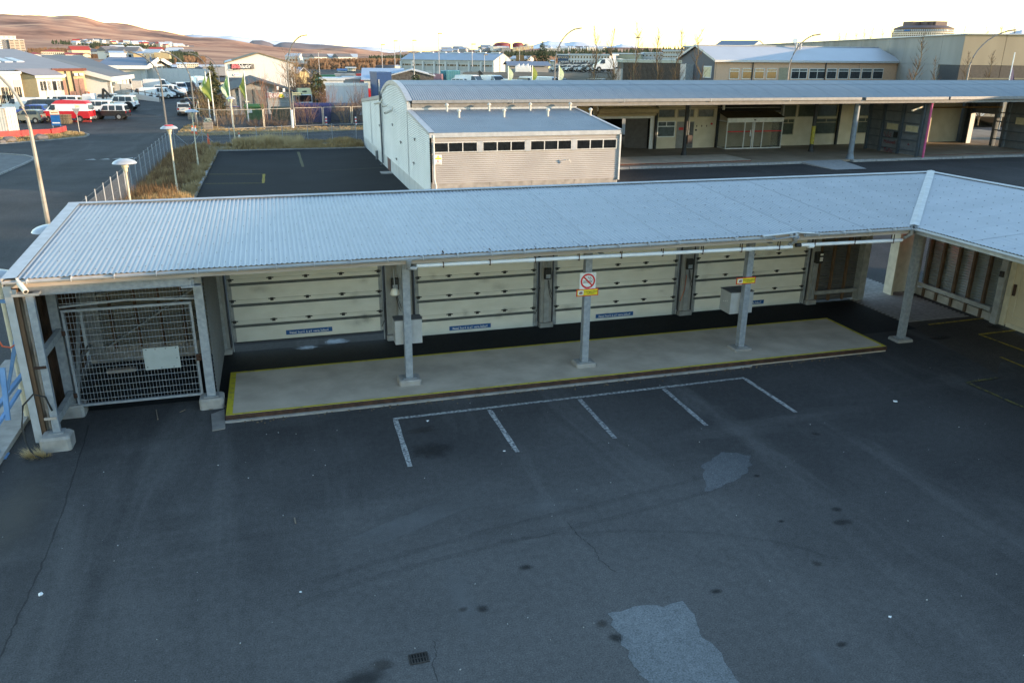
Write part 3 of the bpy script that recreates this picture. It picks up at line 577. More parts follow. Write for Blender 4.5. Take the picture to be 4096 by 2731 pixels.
# ------------------------------------------------------------------ back wall with dock doors
WY = 25.3
can.part('wall_head', MB().box(-2.2, 19.4, WY+.02, WY+.12, 2.85, 4.42), mat('wall_grey', (.2, .2, .19), .8))
DOORS = [(-1.83, 2.91, .31, 'raised a hand above the ground'), (4.02, 8.22, 0, ''), (8.88, 13.6, 0, ''), (14.3, 19.04, .03, '')]
hing = MB(); hing.box(-.05, .05, -.035, -.005, -.07, .02); hing.box(-.11, .11, -.02, -.005, -.025, .005); hing.box(-.02, .02, -.06, -.03, -.04, .03); hm = hing.mesh('hinge', BLACKM)
SMUD = stainmat('door_smudge', (.22, .21, .17), -.3, .28)
_m = SMUD.node_tree.nodes; _mp = [x for x in _m if x.type == 'MAPPING'][0]; _mp.inputs['Location'].default_value = (-1, 0, -1); _mp.inputs['Scale'].default_value = (2, 0, 2)
for di, (x0, x1, dz, lb) in enumerate(DOORS):
    d = can.part('dock_door', MB().box(x0+.02, x1-.02, WY+.03, WY+.05, dz+.02, dz+3.3), mat('door_core', (.3, .3, .27), .7), label=['first dock door, raised a hand above the floor with puddles before it', 'second dock door, partly hidden by the metal cabinet on its column', 'third dock door, behind the no smoking sign', 'fourth dock door, beside the corrugated end wall'][di])
    for k in range(5):
        za = dz+(0 if k == 0 else .7+.68*(k-1)); zb = dz+.7+.68*k if k < 4 else 3.3+dz
        if za >= 3.25+dz: continue
        pm = MB(); pm.box(x0+.06, x1-.06, WY-.005, WY+.03, za+.004, zb-.004)
        nr = 4
        for r in range(1, nr):
            z = za+(zb-za)*r/nr; pm.box(x0+.06, x1-.06, WY-.009, WY-.005, z-.03, z+.03)
        can.part('panel', pm, DOORW, d)
        if k:
            can.part('stiffening_rail', MB().box(x0+.04, x1-.04, WY-.05, WY-.006, za-.2, za-.13).box(x0+.04, x1-.04, WY-.028, WY-.0055, za-.215, za-.2), RAILD, d)
            for t in (.27, .5, .73): can.shared('hinge', hm, (x0+(x1-x0)*t, WY-.006, za+.004), d)
            for s in (x0+.09, x1-.09): can.shared('hinge', hm, (s, WY-.006, za+.004), d)
    can.part('bottom_seal', MB().box(x0+.06, x1-.06, WY-.01, WY+.03, dz-.035, dz+.004), BLACKM, d)
    for s, xx in ((1, x0), (-1, x1)):
        can.part('edge_strip', MB().box(min(xx, xx+s*.1), max(xx, xx+s*.1), WY-.02, WY-.0095, dz+.02, 3.2), GALV2, d)
        can.part('track', MB().box(xx-s*.09-.02, xx-s*.09+.02, WY-.09, WY-.03, .02, 3.2), BLACKM, d)
        can.part('track', MB().box(xx-s*.02-.012, xx-s*.02+.012, WY-.06, WY-.02, .02, 3.2), GALV2, d)
    rs = random.Random(di+40)
    for k in range(7):
        sx, sz, sw_, sh_ = rs.uniform(x0+.4, x1-.4), dz+rs.uniform(.1, 2.6), rs.uniform(.2, .6), rs.uniform(.08, .35); can.part('smudge', MB().poly([(sx+sw_*math.cos(a), WY-.0098-.0002*k, sz+sh_*math.sin(a)) for a in [2*math.pi*i/16 for i in range(16)]]), SMUD, d)
    # blue notice strip
    sx = [-.215, 5.14, 10.49, 15.9][di]; sz = dz+(.18 if di else .2)
    can.part('notice_strip', MB().box(sx, sx+1.46, WY-.014, WY-.0092, sz-.075, sz+.075), BLUE, d)
    can.text('Þessi hurð á að vera lokuð', WHITE, .115, (sx+.73, WY-.0165, sz-.012), (1, 0, 0), (0, 0, 1), d, off=.001)
# pillars between doors, control boxes, cables
PIL = mat('pillar_panel', (.28, .275, .26), .7, var=.1)
for x0, x1 in ((-2.3, -1.95), (3.05, 3.9), (8.36, 8.76), (13.74, 14.16), (19.16, 19.5)):
    can.part('pillar', MB().box(x0, x1, WY-.12 if x1-x0 < .6 else WY-.03, WY+.1, .02, 3.9), PIL)
    xm = (x0+x1)/2; can.part('pillar_flange', MB().box(xm-.09, xm+.09, WY-.16, WY-.122, .1, 3.9) if x1-x0 < .6 else MB().box(xm-.07, xm+.07, WY-.14, WY-.032, .1, 3.9), GALV2)
    can.part('footing', MB().bbox(x0-.05, x1+.05, WY-.25, WY+.1, 0, .17, .03), CONC)
for x in (3.32, 8.56, 13.95):
    cb = can.part('control_box', MB().bbox(x-.12, x+.12, WY-.3, WY-.165, 1.76, 2.14, .015), BLACKM)
    can.part('control_face', MB().box(x-.08, x+.08, WY-.308, WY-.3, 1.8, 1.93), GALV, cb)
    can.part('conduit', MB().tube([(x-.03, WY-.2, 2.14), (x-.03, WY-.2, 3.3)], .014, 6), GALV2, cb); can.part('conduit', MB().tube([(x+.05, WY-.2, 2.14), (x+.05, WY-.2, 3.3)], .014, 6), GALV2, cb)
    can.part('hanging_cable', MB().tube([(x+.02, WY-.2, 1.76), (x+.03, WY-.22, 1.5), (x+.1, WY-.26, 1.15), (x+.16, WY-.27, 1.0), (x+.17, WY-.26, 1.15), (x+.08, WY-.22, 1.45), (x+.05, WY-.2, 1.7)], .011, 5), BLACKM, cb)
x = 19.36; cb = can.part('control_box', MB().bbox(x-.14, x+.14, WY-.36, WY-.17, 1.66, 2.08, .015), BLACKM)
for z in (2.0, 1.86, 1.78): can.part('label', MB().box(x-.02, x+.11, WY-.366, WY-.36, z-.035, z+.035), WHITE, cb)
can.part('conduit', MB().tube([(x, WY-.2, 1.66), (x-.02, WY-.2, .2)], .018, 6), GALV2, cb)
can.part('hanging_cable', MB().tube([(13.86, WY-.24, 1.55), (13.82, WY-.25, 1.0), (13.7, WY-.2, .55)], .012, 5), mat('orange_cable', (.45, .1, .03), .5))
for x in (2.9, 8.2): can.part('hanging_cable', MB().tube([(x+.12, WY-.15, 1.45), (x+.06, WY-.2, 1.3), (x+.05, WY-.2, .75), (x-.06, WY-.16, .5)], .014, 5), BLACKM)
# spring assemblies seen under the roof edge
for x in (-1.95, 3.2, 8.7, 14.0):
    for s in (0, .55): can.part('door_track_arm', MB().beam((x+s, WY-.1, 3.15), (x+s-.1, WY-2.2, 3.45), .06, .05).beam((x+s+.1, WY-.6, 3.2), (x+s+.1, WY-.6, 3.6), .03), BLACKM)
# end bay: horizontal corrugation, studs, rail
can.part('wall_cladding', MB().corr((19.5, WY+.06, .05), (0, 0, 1), (1, 0, 0), (0, -1, 0), 3.9, .1, .016, 0, 2.15, 4), mat('grey_cladding', (.10, .10, .10), .7, .1), smooth=True)
for x in (19.62, 20.22, 20.86): can.part('stud', MB().box(x-.04, x+.04, WY-.07, WY+.035, .05, 3.9), TIMB)
can.part('rail', MB().box(19.5, 21.4, WY-.16, WY-.08, .36, .5), GALV2)
can.part('end_post', MB().box(21.4, 21.68, WY-.25, WY+.15, .02, 4.1), GALV2)
# ------------------------------------------------------------------ cage at the left end
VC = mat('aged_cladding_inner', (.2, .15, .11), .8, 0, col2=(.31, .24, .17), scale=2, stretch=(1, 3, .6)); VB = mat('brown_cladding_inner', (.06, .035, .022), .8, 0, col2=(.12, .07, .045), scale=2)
can.part('end_wall', MB().corr((-6.1, 19.95, .1), (0, 1, 0), (0, 0, 1), (1, 0, 0), 1.55, .26, .03, 0, lambda t: 3.85+SL*t, 8), VC, smooth=True)
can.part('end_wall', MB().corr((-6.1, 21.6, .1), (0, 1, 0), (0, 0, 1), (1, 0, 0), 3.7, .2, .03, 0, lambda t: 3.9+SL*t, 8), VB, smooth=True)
can.part('outer_cladding', MB().corr((-6.18, 19.8, .1), (0, 1, 0), (0, 0, 1), (-1, 0, 0), 6.9, .12, .014, 0, lambda t: 3.9+SL*t, 5), WCORR, smooth=True)
can.part('corner_flashing', MB().add([(-6.2, 19.76, .08), (-6.02, 19.72, .08), (-6.02, 19.72, 4.0), (-6.2, 19.76, 4.0), (-6.21, 19.98, .08), (-6.21, 19.98, 4.0)], [(0, 1, 2, 3), (0, 3, 5, 4)]), FLASH)
can.part('timber_post', MB().box(-6.02, -5.93, 19.76, 19.86, .1, 3.9), TIMB); can.part('timber_post', MB().box(-5.9, -5.86, 19.95, 20.0, .15, 3.9), FASC)
can.part('corner_post', MB().box(-5.74, -5.58, 19.6, 19.72, .36, EZ-.3), GALV)
can.part('base_plate', MB().box(-5.82, -5.5, 19.5, 19.8, .36, .38), GALV2)
for z in (.62, 2.32): can.part('side_rail', MB().box(-5.72, -5.6, 19.725, 21.4, z-.09, z+.09), GALV2)
for z in (.75, 2.05): can.part('bracket', MB().box(-5.86, -5.6, 19.56, 19.598, z-.03, z+.03), RUST if z > 1 else FASC)
can.part('beam_end', MB().box(-6.0, -5.45, 19.56, 19.8, EZ-.36, EZ-.3).box(-5.98, -5.9, 19.6, 19.64, EZ-.3, EZ-.2), GALV2)
can.part('beam_bracket', MB().box(-2.5, -2.05, 19.92, 20.12, EZ-.5, EZ-.46).box(-2.3, -2.26, 19.95, 20.1, EZ-.46, EZ-.24).box(-2.5, -2.05, 19.92, 20.12, EZ-.24, EZ-.21), GALV)
CYB = WY+.02
can.part('cage_back_wall', MB().corr((-6.0, CYB, .5), (0, 0, 1), (1, 0, 0), (0, -1, 0), 3.3, .1, .018, 0, 3.7, 5), mat('pale_cladding_inner', (.2, .19, .155), .6, .1), smooth=True)
can.part('cage_plinth', MB().box(-6.0, -2.3, CYB-.02, CYB+.06, 0, .5), CONC)
can.part('cage_corner_panel', MB().box(-6.0, -5.55, CYB-.07, CYB-.03, .3, 3.8), GALV2)
for x in (-5.22, -4.52, -3.85, -3.2): can.part('stud', MB().box(x-.04, x+.04, CYB-.1, CYB-.02, .45, 3.8), TIMB)
for a, b in (((-5.5, CYB-.16, .5), (-2.5, CYB-.16, 2.4)), ((-5.5, CYB-.15, 2.2), (-2.5, CYB-.15, 2.75)), ((-5.6, 21.7, .4), (-5.8, 25.0, 3.2)), ((-5.8, 22.2, .9), (-5.85, 24.9, .75))): can.part('brace', MB().beam(a, b, .1, .05), GALV2)
can.part('timber_offcut', MB().box(-5.4, -4.6, 24.3, 24.5, .0, .1), FASC)
can.part('cage_side_wall', MB().corr((-2.12, 21.3, .15), (0, 0, 1), (0, 1, 0), (1, 0, 0), 3.9, .11, .012, 0, 3.95, 4), mat('grey_side_cladding', (.2, .2, .195), .6, .1), smooth=True)
# gate
gt = Thing('cage_gate', 'galvanised wire mesh gate with a blank steel plate, closing the cage', 'gate', (-4, 21.33, .25))
gx0, gx1, gz0, gz1, gy = -5.53, -2.47, .27, 2.9, 21.33
gt.part('frame', MB().box(gx0, gx0+.06, gy-.03, gy+.03, gz0, gz1).box(gx1-.06, gx1, gy-.03, gy+.03, gz0, gz1).box(gx0+.06, gx1-.06, gy-.03, gy+.03, gz0, gz0+.06).box(gx0+.06, gx1-.06, gy-.03, gy+.03, gz1-.06, gz1), GALV)
mb = MB(); nbx = 38; nbz = 15
for i in range(1, nbx): xx = gx0+(gx1-gx0)*i/nbx; mb.box(xx-.003, xx+.003, gy-.01, gy+.01, gz0+.06, gz1-.06)
for i in range(1, nbz): zz = gz0+(gz1-gz0)*i/nbz; mb.box(gx0+.06, gx1-.06, gy-.018, gy-.0125, zz-.006, zz+.006)
gt.part('mesh_infill', mb, GALV, kind='stuff')
gt.part('steel_plate', MB().box(-3.8, -2.93, gy-.03, gy-.02, 1.12, 1.72), mat('blank_plate', (.4, .45, .46), .45, .3, var=.06))
bolt = MB().obox((0, 0, 0), .022, .01, .022).mesh('bolt', BLACKM)
for bx, bz in ((-3.72, 1.68), (-3.5, 1.68), (-3.25, 1.68), (-3.0, 1.68), (-3.4, 1.16), (-3.0, 1.4), (-3.1, 1.16), (-3.74, 1.2)): gt.shared('bolt', bolt, (bx, gy-.034, bz))
gt.part('latch', MB().box(-2.52, -2.36, gy-.09, gy-.035, 1.28, 1.46).box(-2.48, -2.42, gy-.12, gy-.09, 1.3, 1.4), RUST)
for z in (.6, 2.3): gt.part('gate_hinge', MB().box(gx0-.06, gx0+.02, gy-.06, gy-.03, z-.06, z+.06), RUST)
mb = MB(); nbx = 38
for i in range(1, nbx): xx = gx0+(gx1-gx0)*i/nbx; mb.box(xx-.003, xx+.003, gy-.01, gy+.01, 3.02, 3.75)
for i in range(0, 5): zz = 3.06+i*.145; mb.box(gx0, gx1+.1, gy-.018, gy-.0125, zz-.007, zz+.007)
can.part('fixed_mesh', mb, GALV, kind='stuff')
can.part('gate_head_rail', MB().beam((-5.55, gy, 2.98), (-4.0, gy, 3.06), .05, .05).beam((-4.0, gy, 3.06), (-2.35, gy, 2.98), .05, .05), GALV)
# ------------------------------------------------------------------ things fixed to the canopy
def cabinet(x0, x1, y0, y1, z0, z1, label):
    T = Thing('metal_cabinet', label, 'cabinet', ((x0+x1)/2, (y0+y1)/2, z0), group='metal cabinets on the columns')
    T.part('body', MB().bbox(x0, x1, y0, y1, z0, z1, .006), CABIN); T.part('lid', MB().box(x0-.015, x1+.015, y0-.015, y1+.015, z1, z1+.02), mat('cabinet_top', (.16, .155, .15), .7, .1, var=.2)); return T
cabinet(2.74, 3.5, 21.07, 21.47, 1.3, 2.0, 'blank grey steel cabinet behind the column between the first two dock doors')
T = cabinet(13.3, 14.1, 21.12, 21.75, 1.33, 2.02, 'grey steel cabinet with punched holes behind the column with only a yellow notice')
for k in range(3): T.part('hole', MB().box(13.292, 13.2985, 21.3+k*.1, 21.33+k*.1, 1.7-k*.03, 1.73-k*.03), WHITE)
RED = mat('sign_red', (.6, .03, .03), .5, var=.05); YS = mat('sign_yellow', (.75, .6, .03), .5, var=.04); SBLK = mat('sign_black', (.02, .02, .02), .5)
def ring(mb, c, r0, r1, y, n=40, z=0):
    vs = []; fs = []
    for k in range(n): a = 2*math.pi*k/n; vs += [(c[0]+r0*math.cos(a), y, c[1]+r0*math.sin(a)), (c[0]+r1*math.cos(a), y, c[1]+r1*math.sin(a))]
    for k in range(n): j = (k+1) % n; fs.append((2*k, 2*j, 2*j+1, 2*k+1))
    mb.add(vs, fs); return mb
def yellow_sign(x0, x1, z0, z1, y, label):
    T = Thing('warning_sign', label, 'sign', ((x0+x1)/2, y, z0), group='yellow notices on the columns')
    T.part('board', MB().box(x0, x1, y, y+.015, z0, z1), RED); T.part('panel', MB().box(x0+.025, x1-.025, y-.004, y-.0005, z0+.025, z1-.025), YS)
    cx, cz = x0+.13, (z0+z1)/2
    T.part('pictogram', MB().box(cx-.085, cx+.085, y-.008, y-.0045, cz-.07, cz+.07), WHITE); T.part('cup', MB().prism([(cx-.05, y-.009, cz-.03), (cx-.005, y-.009, cz-.05), (cx+.055, y-.009, cz-.03), (cx+.055, y-.009, cz+.025), (cx, y-.009, cz+.05), (cx-.05, y-.009, cz+.01)], (0, -.002, 0)), mat('pict_grey', (.25, .25, .25), .6))
    T.part('bar', MB().beam((cx-.07, y-.013, cz+.055), (cx+.07, y-.013, cz-.055), .018, .004).beam((cx-.07, y-.0135, cz-.055), (cx+.07, y-.0135, cz+.055), .018, .004), RED)
    T.text('Vinsamlegast slökkvið', SBLK, .048, ((x0+x1)/2+.1, y-.0065, cz+.022), (1, 0, 0), (0, 0, 1)); T.text('á bifreiðinni', SBLK, .048, ((x0+x1)/2+.1, y-.0065, cz-.035), (1, 0, 0), (0, 0, 1)); return T
sy = 20.84
T = Thing('no_smoking_sign', 'square white no smoking sign with red ring on a column', 'sign', (8.35, sy, 2.58))
T.part('board', MB().box(8.1, 8.6, sy, sy+.015, 2.58, 3.08), WHITE)
T.part('red_ring', ring(MB(), (8.35, 2.83), .175, .225, sy-.004), RED)
T.part('red_slash', MB().beam((8.35-.14, sy-.006, 2.83+.14), (8.35+.14, sy-.006, 2.83-.14), .045, .003, (0, 1, 0)), RED)
mb = MB()
for z in (-.04, .0): mb.box(8.35-.15, 8.35+.06, sy-.0045, sy-.0015, 2.83+z-.008, 2.83+z+.008)
for k in range(3): mb.box(8.35+.07+k*.025, 8.35+.082+k*.025, sy-.0045, sy-.0015, 2.83-.05, 2.83+.01)
T.part('cigarette', mb, SBLK)
mb = MB()
for dx in (.0, .06): mb.tube([(8.35+dx, sy-.004, 2.96), (8.37+dx, sy-.004, 2.92), (8.41+dx, sy-.004, 2.9), (8.43+dx, sy-.004, 2.85)], .006, 4)
T.part('smoke', mb, SBLK)
yellow_sign(8.01, 8.69, 2.38, 2.6, sy-.002, 'yellow notice with red border under the no smoking sign')
yellow_sign(13.27, 13.94, 2.37, 2.58, 20.87, 'yellow notice with red border alone on the column above a cabinet')
def cctv(loc, rz, label, sc=1., tilt=-.35):
    T = Thing('security_camera', label, 'camera', loc, rz, local=True); m = mat('camera_white', (.72, .7, .62), .4)
    Mx = Matrix.Rotation(tilt, 3, 'Y')
    def tr(mb): mb.v = [tuple(Mx@Vector(v)*sc) for v in mb.v]; return mb
    b = T.part('housing', tr(MB().tube([(-.16, 0, 0), (.2, 0, 0)], .062, 12)), m, smooth=True); T.part('lens', tr(MB().tube([(.2, 0, 0), (.212, 0, 0)], .04, 12)), BLACKM, b)
    T.part('bracket', MB().tube([(-.08*sc, 0, .02*sc), (-.2*sc, 0, .12*sc), (-.2*sc, 0, .16*sc)], .03*sc, 8), m); return T
cctv((-5.75, 19.55, 4.02), R(-55), 'white tube security camera under the roof corner', 1.0, .45)
T = Thing('floodlight', 'cream round lamp hanging beside the first column', 'lamp', (2.72, 21.2, 2.83)); T.part('shade', MB().lathe((2.78, 21.1, 2.65), [(.04, .3), (.09, .26), (.13, .15), (.13, .12), (.11, .1)], 14), mat('cream_lamp', (.62, .58, .48), .4), smooth=True); T.part('arm', MB().tube([(2.78, 21.1, 2.9), (2.78, 21.1, 3.5)], .015, 6), GALV2)
mb = MB(); A = [(-5.66, 19.58, .95), (-5.72, 19.5, 1.35), (-5.95, 19.45, 1.45), (-6.2, 19.45, 1.2), (-6.3, 19.4, .7), (-6.25, 19.3, .3), (-6.1, 19.1, .08), (-5.9, 18.95, .03)]; mb.tube(A, .022, 7); single('black_cable', mb, BLACKM, 'thick black cable looping out of the ground at the canopy corner', 'cable', smooth=True)
# dry tuft at the corner block
mb = MB(); rr = random.Random(4)
for _ in range(420):
    a = rr.uniform(2.2, 5.6); r = rr.uniform(.02, .2); x, y = -6.15+r*math.cos(a)+rr.uniform(0, .5)*.6, 19.2+r*.8*math.sin(a); l = rr.uniform(.08, .3); mb.add([(x-.006, y, .0), (x+.006, y, .0), (x+l*math.cos(a), y+l*math.sin(a), rr.uniform(.04, .22))], [(0, 1, 2)])
tag(link('grass_tuft', mb.mesh('grass_tuft', STRAW2)), 'dry grass tuft against the corner concrete block', 'grass')
# ------------------------------------------------------------------ canopy wing to the right
wing = Thing('canopy_wing', 'wing of the canopy with pale corrugated roof, stud wall and cream door', 'canopy', (22, 15, 0))
WE = -46.
u2, v2 = Vector((0, -1, 0)), Vector((1, 0, (RZ-EZ)/(CXO-CXI)))
ROOFW = mat('roof_sheet_wing', (.405, .43, .455), .42, .25, col2=(.45, .475, .5), scale=.9, detail=9, rand=.03)
wm = MB(); wm.corr((0, 0, 0), u2, v2, n, sheetw, PIT, AMP, 0, CXO-CXI-.05, 8); wme = wm.mesh('roof_sheet', ROOFW, None, True); y = EY; k = 0
while y > WE: wing.shared('roof_sheet', wme, (CXI, y, EZ+AMP+(.004 if k % 2 else 0))); y -= sheetw; k += 1
y = EY
while y < RY-.05:
    w = min(sheetw, RY-y); y0 = y; mb = MB(); mb.corr((CXI, y+w, EZ+AMP), u2, v2, n, w, PIT, AMP, lambda t: (y0+w-t-EY)*(CXO-CXI)/(RY-EY), CXO-CXI-.05, 8); wing.part('roof_sheet', mb, ROOFW, smooth=True); y += w
mb = MB()
for r in range(9):
    xx = .35+r*.8; yy = WE+.5
    while yy < EY+xx/(CXO-CXI)*(RY-EY)-.25: mb.obox((CXI+xx, yy, EZ+(RZ-EZ)/(CXO-CXI)*xx+2*AMP+.012), .03, .02, .012); yy += .36
wing.part('screws', mb, MATS['screw_steel'], kind='stuff')
mb = MB(); mb.add([(CXI+.04, WE, EZ-.03), (CXI+.04, EY, EZ-.03), (CXO-.02, RY, RZ-.03), (CXO-.02, WE, RZ-.03)], [(0, 1, 2, 3)]); wing.part('roof_boarding', mb, MATS['roof_underside'])
wing.part('ridge_flashing', MB().add([(CXO-.16, RY-.16, RZ+.045), (CXO+.02, RY+.02, RZ+.07), (CXO+.02, WE, RZ+.07), (CXO-.16, WE, RZ+.045), (CXO+.02, WE, RZ-.12), (CXO+.02, RY+.02, RZ-.12)], [(0, 1, 2, 3), (1, 2, 4, 5)]), FLASH)
wing.part('fascia', MB().box(CXI+.03, CXI+.075, WE, EY-.01, EZ-.2, EZ-.01), GALV2); wing.part('gutter', gutter(MB(), (CXI-.07, EY-.05, EZ-.02), (CXI-.07, WE, EZ-.02)), GUTTER)
WX = 24.45
wing.part('wall_cladding', MB().corr((WX+.06, 25.2, .3), (0, 0, 1), (0, -1, 0), (-1, 0, 0), 3.9, .1, .017, 0, 3.7, 5), mat('bright_cladding', (.2, .22, .22), .4, .4, col2=(.3, .325, .32), scale=1.2), smooth=True)
wing.part('plinth', MB().box(WX-.02, WX+.1, 21.5, 25.4, 0, .3), CONC)
for yy in (24.9, 24.25, 23.5, 22.8, 22.1): wing.part('stud', MB().box(WX-.09, WX+.03, yy-.05, yy+.05, .02, 4.2), mat('dark_stud', (.085, .055, .035), .8, 0, var=.2))
wing.part('rail', MB().box(WX-.18, WX-.095, 21.6, 25.2, .4, .56), GALV2)
wing.part('door_post', MB().box(WX-.2, WX+.05, 21.25, 21.5, .02, 4.3), GALV2); wing.part('inner_post', MB().box(WX-.3, WX+.0, 25.3, 25.6, .02, 4.3), GALV2)
CREAM = mat('cream_panel', (.50, .43, .30), .6, 0, col2=(.56, .49, .35), scale=1.5)
dr = wing.part('door', MB().box(WX-.06, WX+.02, 17.6, 21.15, .1, 3.9), CREAM)
wing.part('door_frame', MB().box(WX-.1, WX-.062, 20.98, 21.2, .05, 3.95).box(WX-.1, WX-.062, 17.6, 20.9, .05, .2).box(WX-.08, WX-.062, 17.6, 20.75, .45, .47).box(WX-.08, WX-.062, 20.72, 20.75, .45, 3.9), mat('cream_frame', (.55, .5, .38), .6), dr)
wing.part('handle', MB().box(WX-.14, WX-.1, 20.8, 20.9, 1.2, 1.6), RUST, dr); wing.part('call_button', MB().bbox(WX-.28, WX-.2, 21.3, 21.45, 1.75, 1.95, .01), BLACKM)
wing.part('back_wall', MB().box(WX+.02, WX+.12, WE, 17.55, 0, 4.4), CREAM)
wing.part('outer_wall', MB().corr((CXO-.3, WE, .3), (0, 1, 0), (0, 0, 1), (1, 0, 0), 25.2-WE, .3, .02, 0, 4.15, 4), WCORR)
wing.part('white_end_panel', MB().box(23.2, 23.3, 25.3, 25.75, .02, 4.2).box(23.3, 24.2, 25.68, 25.76, .02, 4.2), mat('pale_panel', (.5, .47, .4), .7))
for yy in (20.9, 15.5, 10, 4.5, -1, -6.5, -12, -18, -24, -30):
    z0 = EZ-.3; wing.part('rafter', MB().box(CXI+.9, WX, yy-.07, yy+.07, z0-.02, z0).box(CXI+.9, WX, yy-.07, yy+.07, z0+.22, z0+.24).box(CXI+.9, WX, yy-.008, yy+.008, z0, z0+.22), GALV)
    if yy < 19: wing.part('column', MB().box(19.65, 19.85, yy-.1, yy+.1, .02, EZ-.25), GALV)
LAMP = mat('red_lamp_glass', (.5, .01, .01), .4, emit=(1, .02, .01, 6))
T = Thing('signal_lamp', 'round red signal lamp glowing under the roof corner', 'lamp', (23.6, 25.0, 3.35)); T.part('lens', MB().lathe((23.55, 24.9, 3.33), [(.0, -.08), (.06, -.06), (.085, 0), (.06, .06), (.0, .08)], 12), LAMP, smooth=True); T.part('arm', MB().tube([(23.55, 24.98, 3.33), (23.8, 25.25, 3.4)], .02, 6), BLACKM)
# pavers in the passage
pm = MB().bbox(0, .196, 0, .096, -.04, .012, .008).mesh('paver', BRICKP); pav = tag(link('paved_passage', MB().poly([(20.4, 17.4, .0035), (21.35, 18.2, .0035), (24.15, 18.2, .0035), (24.15, 28.2, .0035), (21.2, 28.2, .0035), (21.2, 22.0, .0035)]).mesh('paved_passage', asphalt('passage_asphalt', (.085, .075, .066), (.12, .11, .1), (.05, .045, .04), .2, .3))), kind='structure')
kk = 0; rest = MB()
for j in range(int(5.2/.1)):
    yy = 28.1-.1*(j+1)
    for i in range(int(2.8/.2)+1):
        xx = 21.25+.2*i+(.1 if j % 2 else 0)
        if xx > 24.0: continue
        if kk < 300: o = link('paver', pm, pav); o.location = (xx, yy, .004+rnd.uniform(-.003, .003)); kk += 1
        else: z = .004+rnd.uniform(-.003, .003); rest.box(xx, xx+.195, yy, yy+.095, -.03, .012+z)
for j in range(52, 58):
    yy = 28.1-.1*(j+1)
    for i in range(15):
        xx = 21.25+.2*i+(.1 if j % 2 else 0)
        if xx > 24.0: continue
        z = .004+rnd.uniform(-.003, .003); rest.box(xx, xx+.195, yy, yy+.095, -.03, .012+z)
o = link('pavers', rest.mesh('pavers', BRICKP), pav); o['kind'] = 'stuff'
# blue frame at the left edge
BLUEF = mat('blue_paint', (.10, .22, .42), .5, .1, col2=(.16, .29, .5), scale=3)
T = Thing('blue_steel_frame', 'blue painted steel trestle frame standing outside the canopy end', 'frame', (-7.4, 19.5, 0))
def q(px, py, Y): return PY(px, py, Y)
for a, b, w in (((-20, 1205, 21.), (60, 1205, 21.), .14), ((70, 1260, 21.), (20, 1660, 21.), .09), ((75, 1320, 20.5), (30, 1560, 20.5), .13), ((-20, 1640, 20.), (120, 1460, 21.5), .16), ((10, 1470, 20.), (32, 1680, 19.6), .16), ((-10, 1700, 19.4), (80, 1560, 20.2), .12), ((-30, 1380, 20.), (20, 1580, 20.), .09)):
    T.part('member', MB().beam(q(*a), q(*b), w*.65, w*.5), BLUEF)
T.part('foot', MB().box(-7.3, -6.7, 19.2, 19.5, 0, .03), BLUEF); T.part('upright', MB().box(-6.95, -6.85, 19.3, 19.4, .03, 1.1), BLUEF)
single('orange_hose', MB().tube([q(-20, 1340, 19.9), q(10, 1385, 19.9), q(45, 1390, 19.9), q(75, 1365, 19.9)], .02, 6), mat('hose_orange', (.5, .09, .03), .5), 'thin orange hose slung across the blue steel frame', 'hose')
struct('concrete_ledge', MB().box(-8.5, -6.75, 17.5, 26, 0, .12), CONC)
# ------------------------------------------------------------------ barrel-roofed shed
shed = Thing('barrel_shed', 'long shed with barrel-vaulted corrugated roof, lean-to and open bays', 'shed', (30, 60, 0))
BX0, BX1, BXE = 8.72, 45., 80.
GY, GZ, KY, KZ = 55.7, 6.0, 62.4, 7.04
hc = KY-GY; rise = KZ-GZ; RAD = (hc*hc+rise*rise)/(2*rise); A0 = math.asin(hc/RAD)
def arc(t, off=0.):   # t -1..1 across the vault
    a = A0*t; return KY+(RAD+off)*math.sin(a), KZ-RAD+(RAD+off)*math.cos(a)
def vault(x0, x1, t0, t1, off, pitch=.16, amp=.02, seg=4, rows=8):
    k = int((x1-x0)/pitch*seg); mb = MB(); vs = []; fs = []; m = rows+1
    for i in range(k+1):
        x = x0+(x1-x0)*i/k; h = amp*math.cos(2*math.pi*(x-x0)/pitch)
        for j in range(m): y, z = arc(t0+(t1-t0)*j/rows, off+h); vs.append((x, y, z))
    for i in range(k):
        for j in range(rows): fs.append((i*m+j, (i+1)*m+j, (i+1)*m+j+1, i*m+j+1))
    return mb.add(vs, fs)
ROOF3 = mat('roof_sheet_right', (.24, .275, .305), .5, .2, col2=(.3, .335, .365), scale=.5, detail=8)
sw = .16*8; nsh = 0
lo_me = vault(0, sw, -1.01, -.42, .02).mesh('roof_sheet', ROOF2, None, True); up_me = vault(0, sw, -.46, 1.02, .034, rows=10).mesh('roof_sheet', ROOF2, None, True)
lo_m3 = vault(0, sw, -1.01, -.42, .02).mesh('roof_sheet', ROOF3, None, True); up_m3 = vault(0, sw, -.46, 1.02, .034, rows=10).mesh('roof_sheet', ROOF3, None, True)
x = BX0+.3
while x < BXE:
    r = x > BX1
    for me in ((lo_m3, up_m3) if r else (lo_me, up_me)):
        o = shed.shared('roof_sheet', me, (x, 0, .006 if int(x/sw) % 2 else 0))
    x += sw
mb = MB(); P = [arc(-1.02+2.04*j/14, -.03) for j in range(15)]
mb.add([(X, y, z) for X in (BX0, BXE) for y, z in P], [(j, j+1, 15+j+1, 15+j) for j in range(14)]); shed.part('ceiling', mb, mat('shed_ceiling', (.06, .055, .05), .8))
mb = MB(); P = [arc(-1.03+2.06*j/24, .06) for j in range(25)]; Q = [arc(-1.03+2.06*j/24, -.22) for j in range(25)]
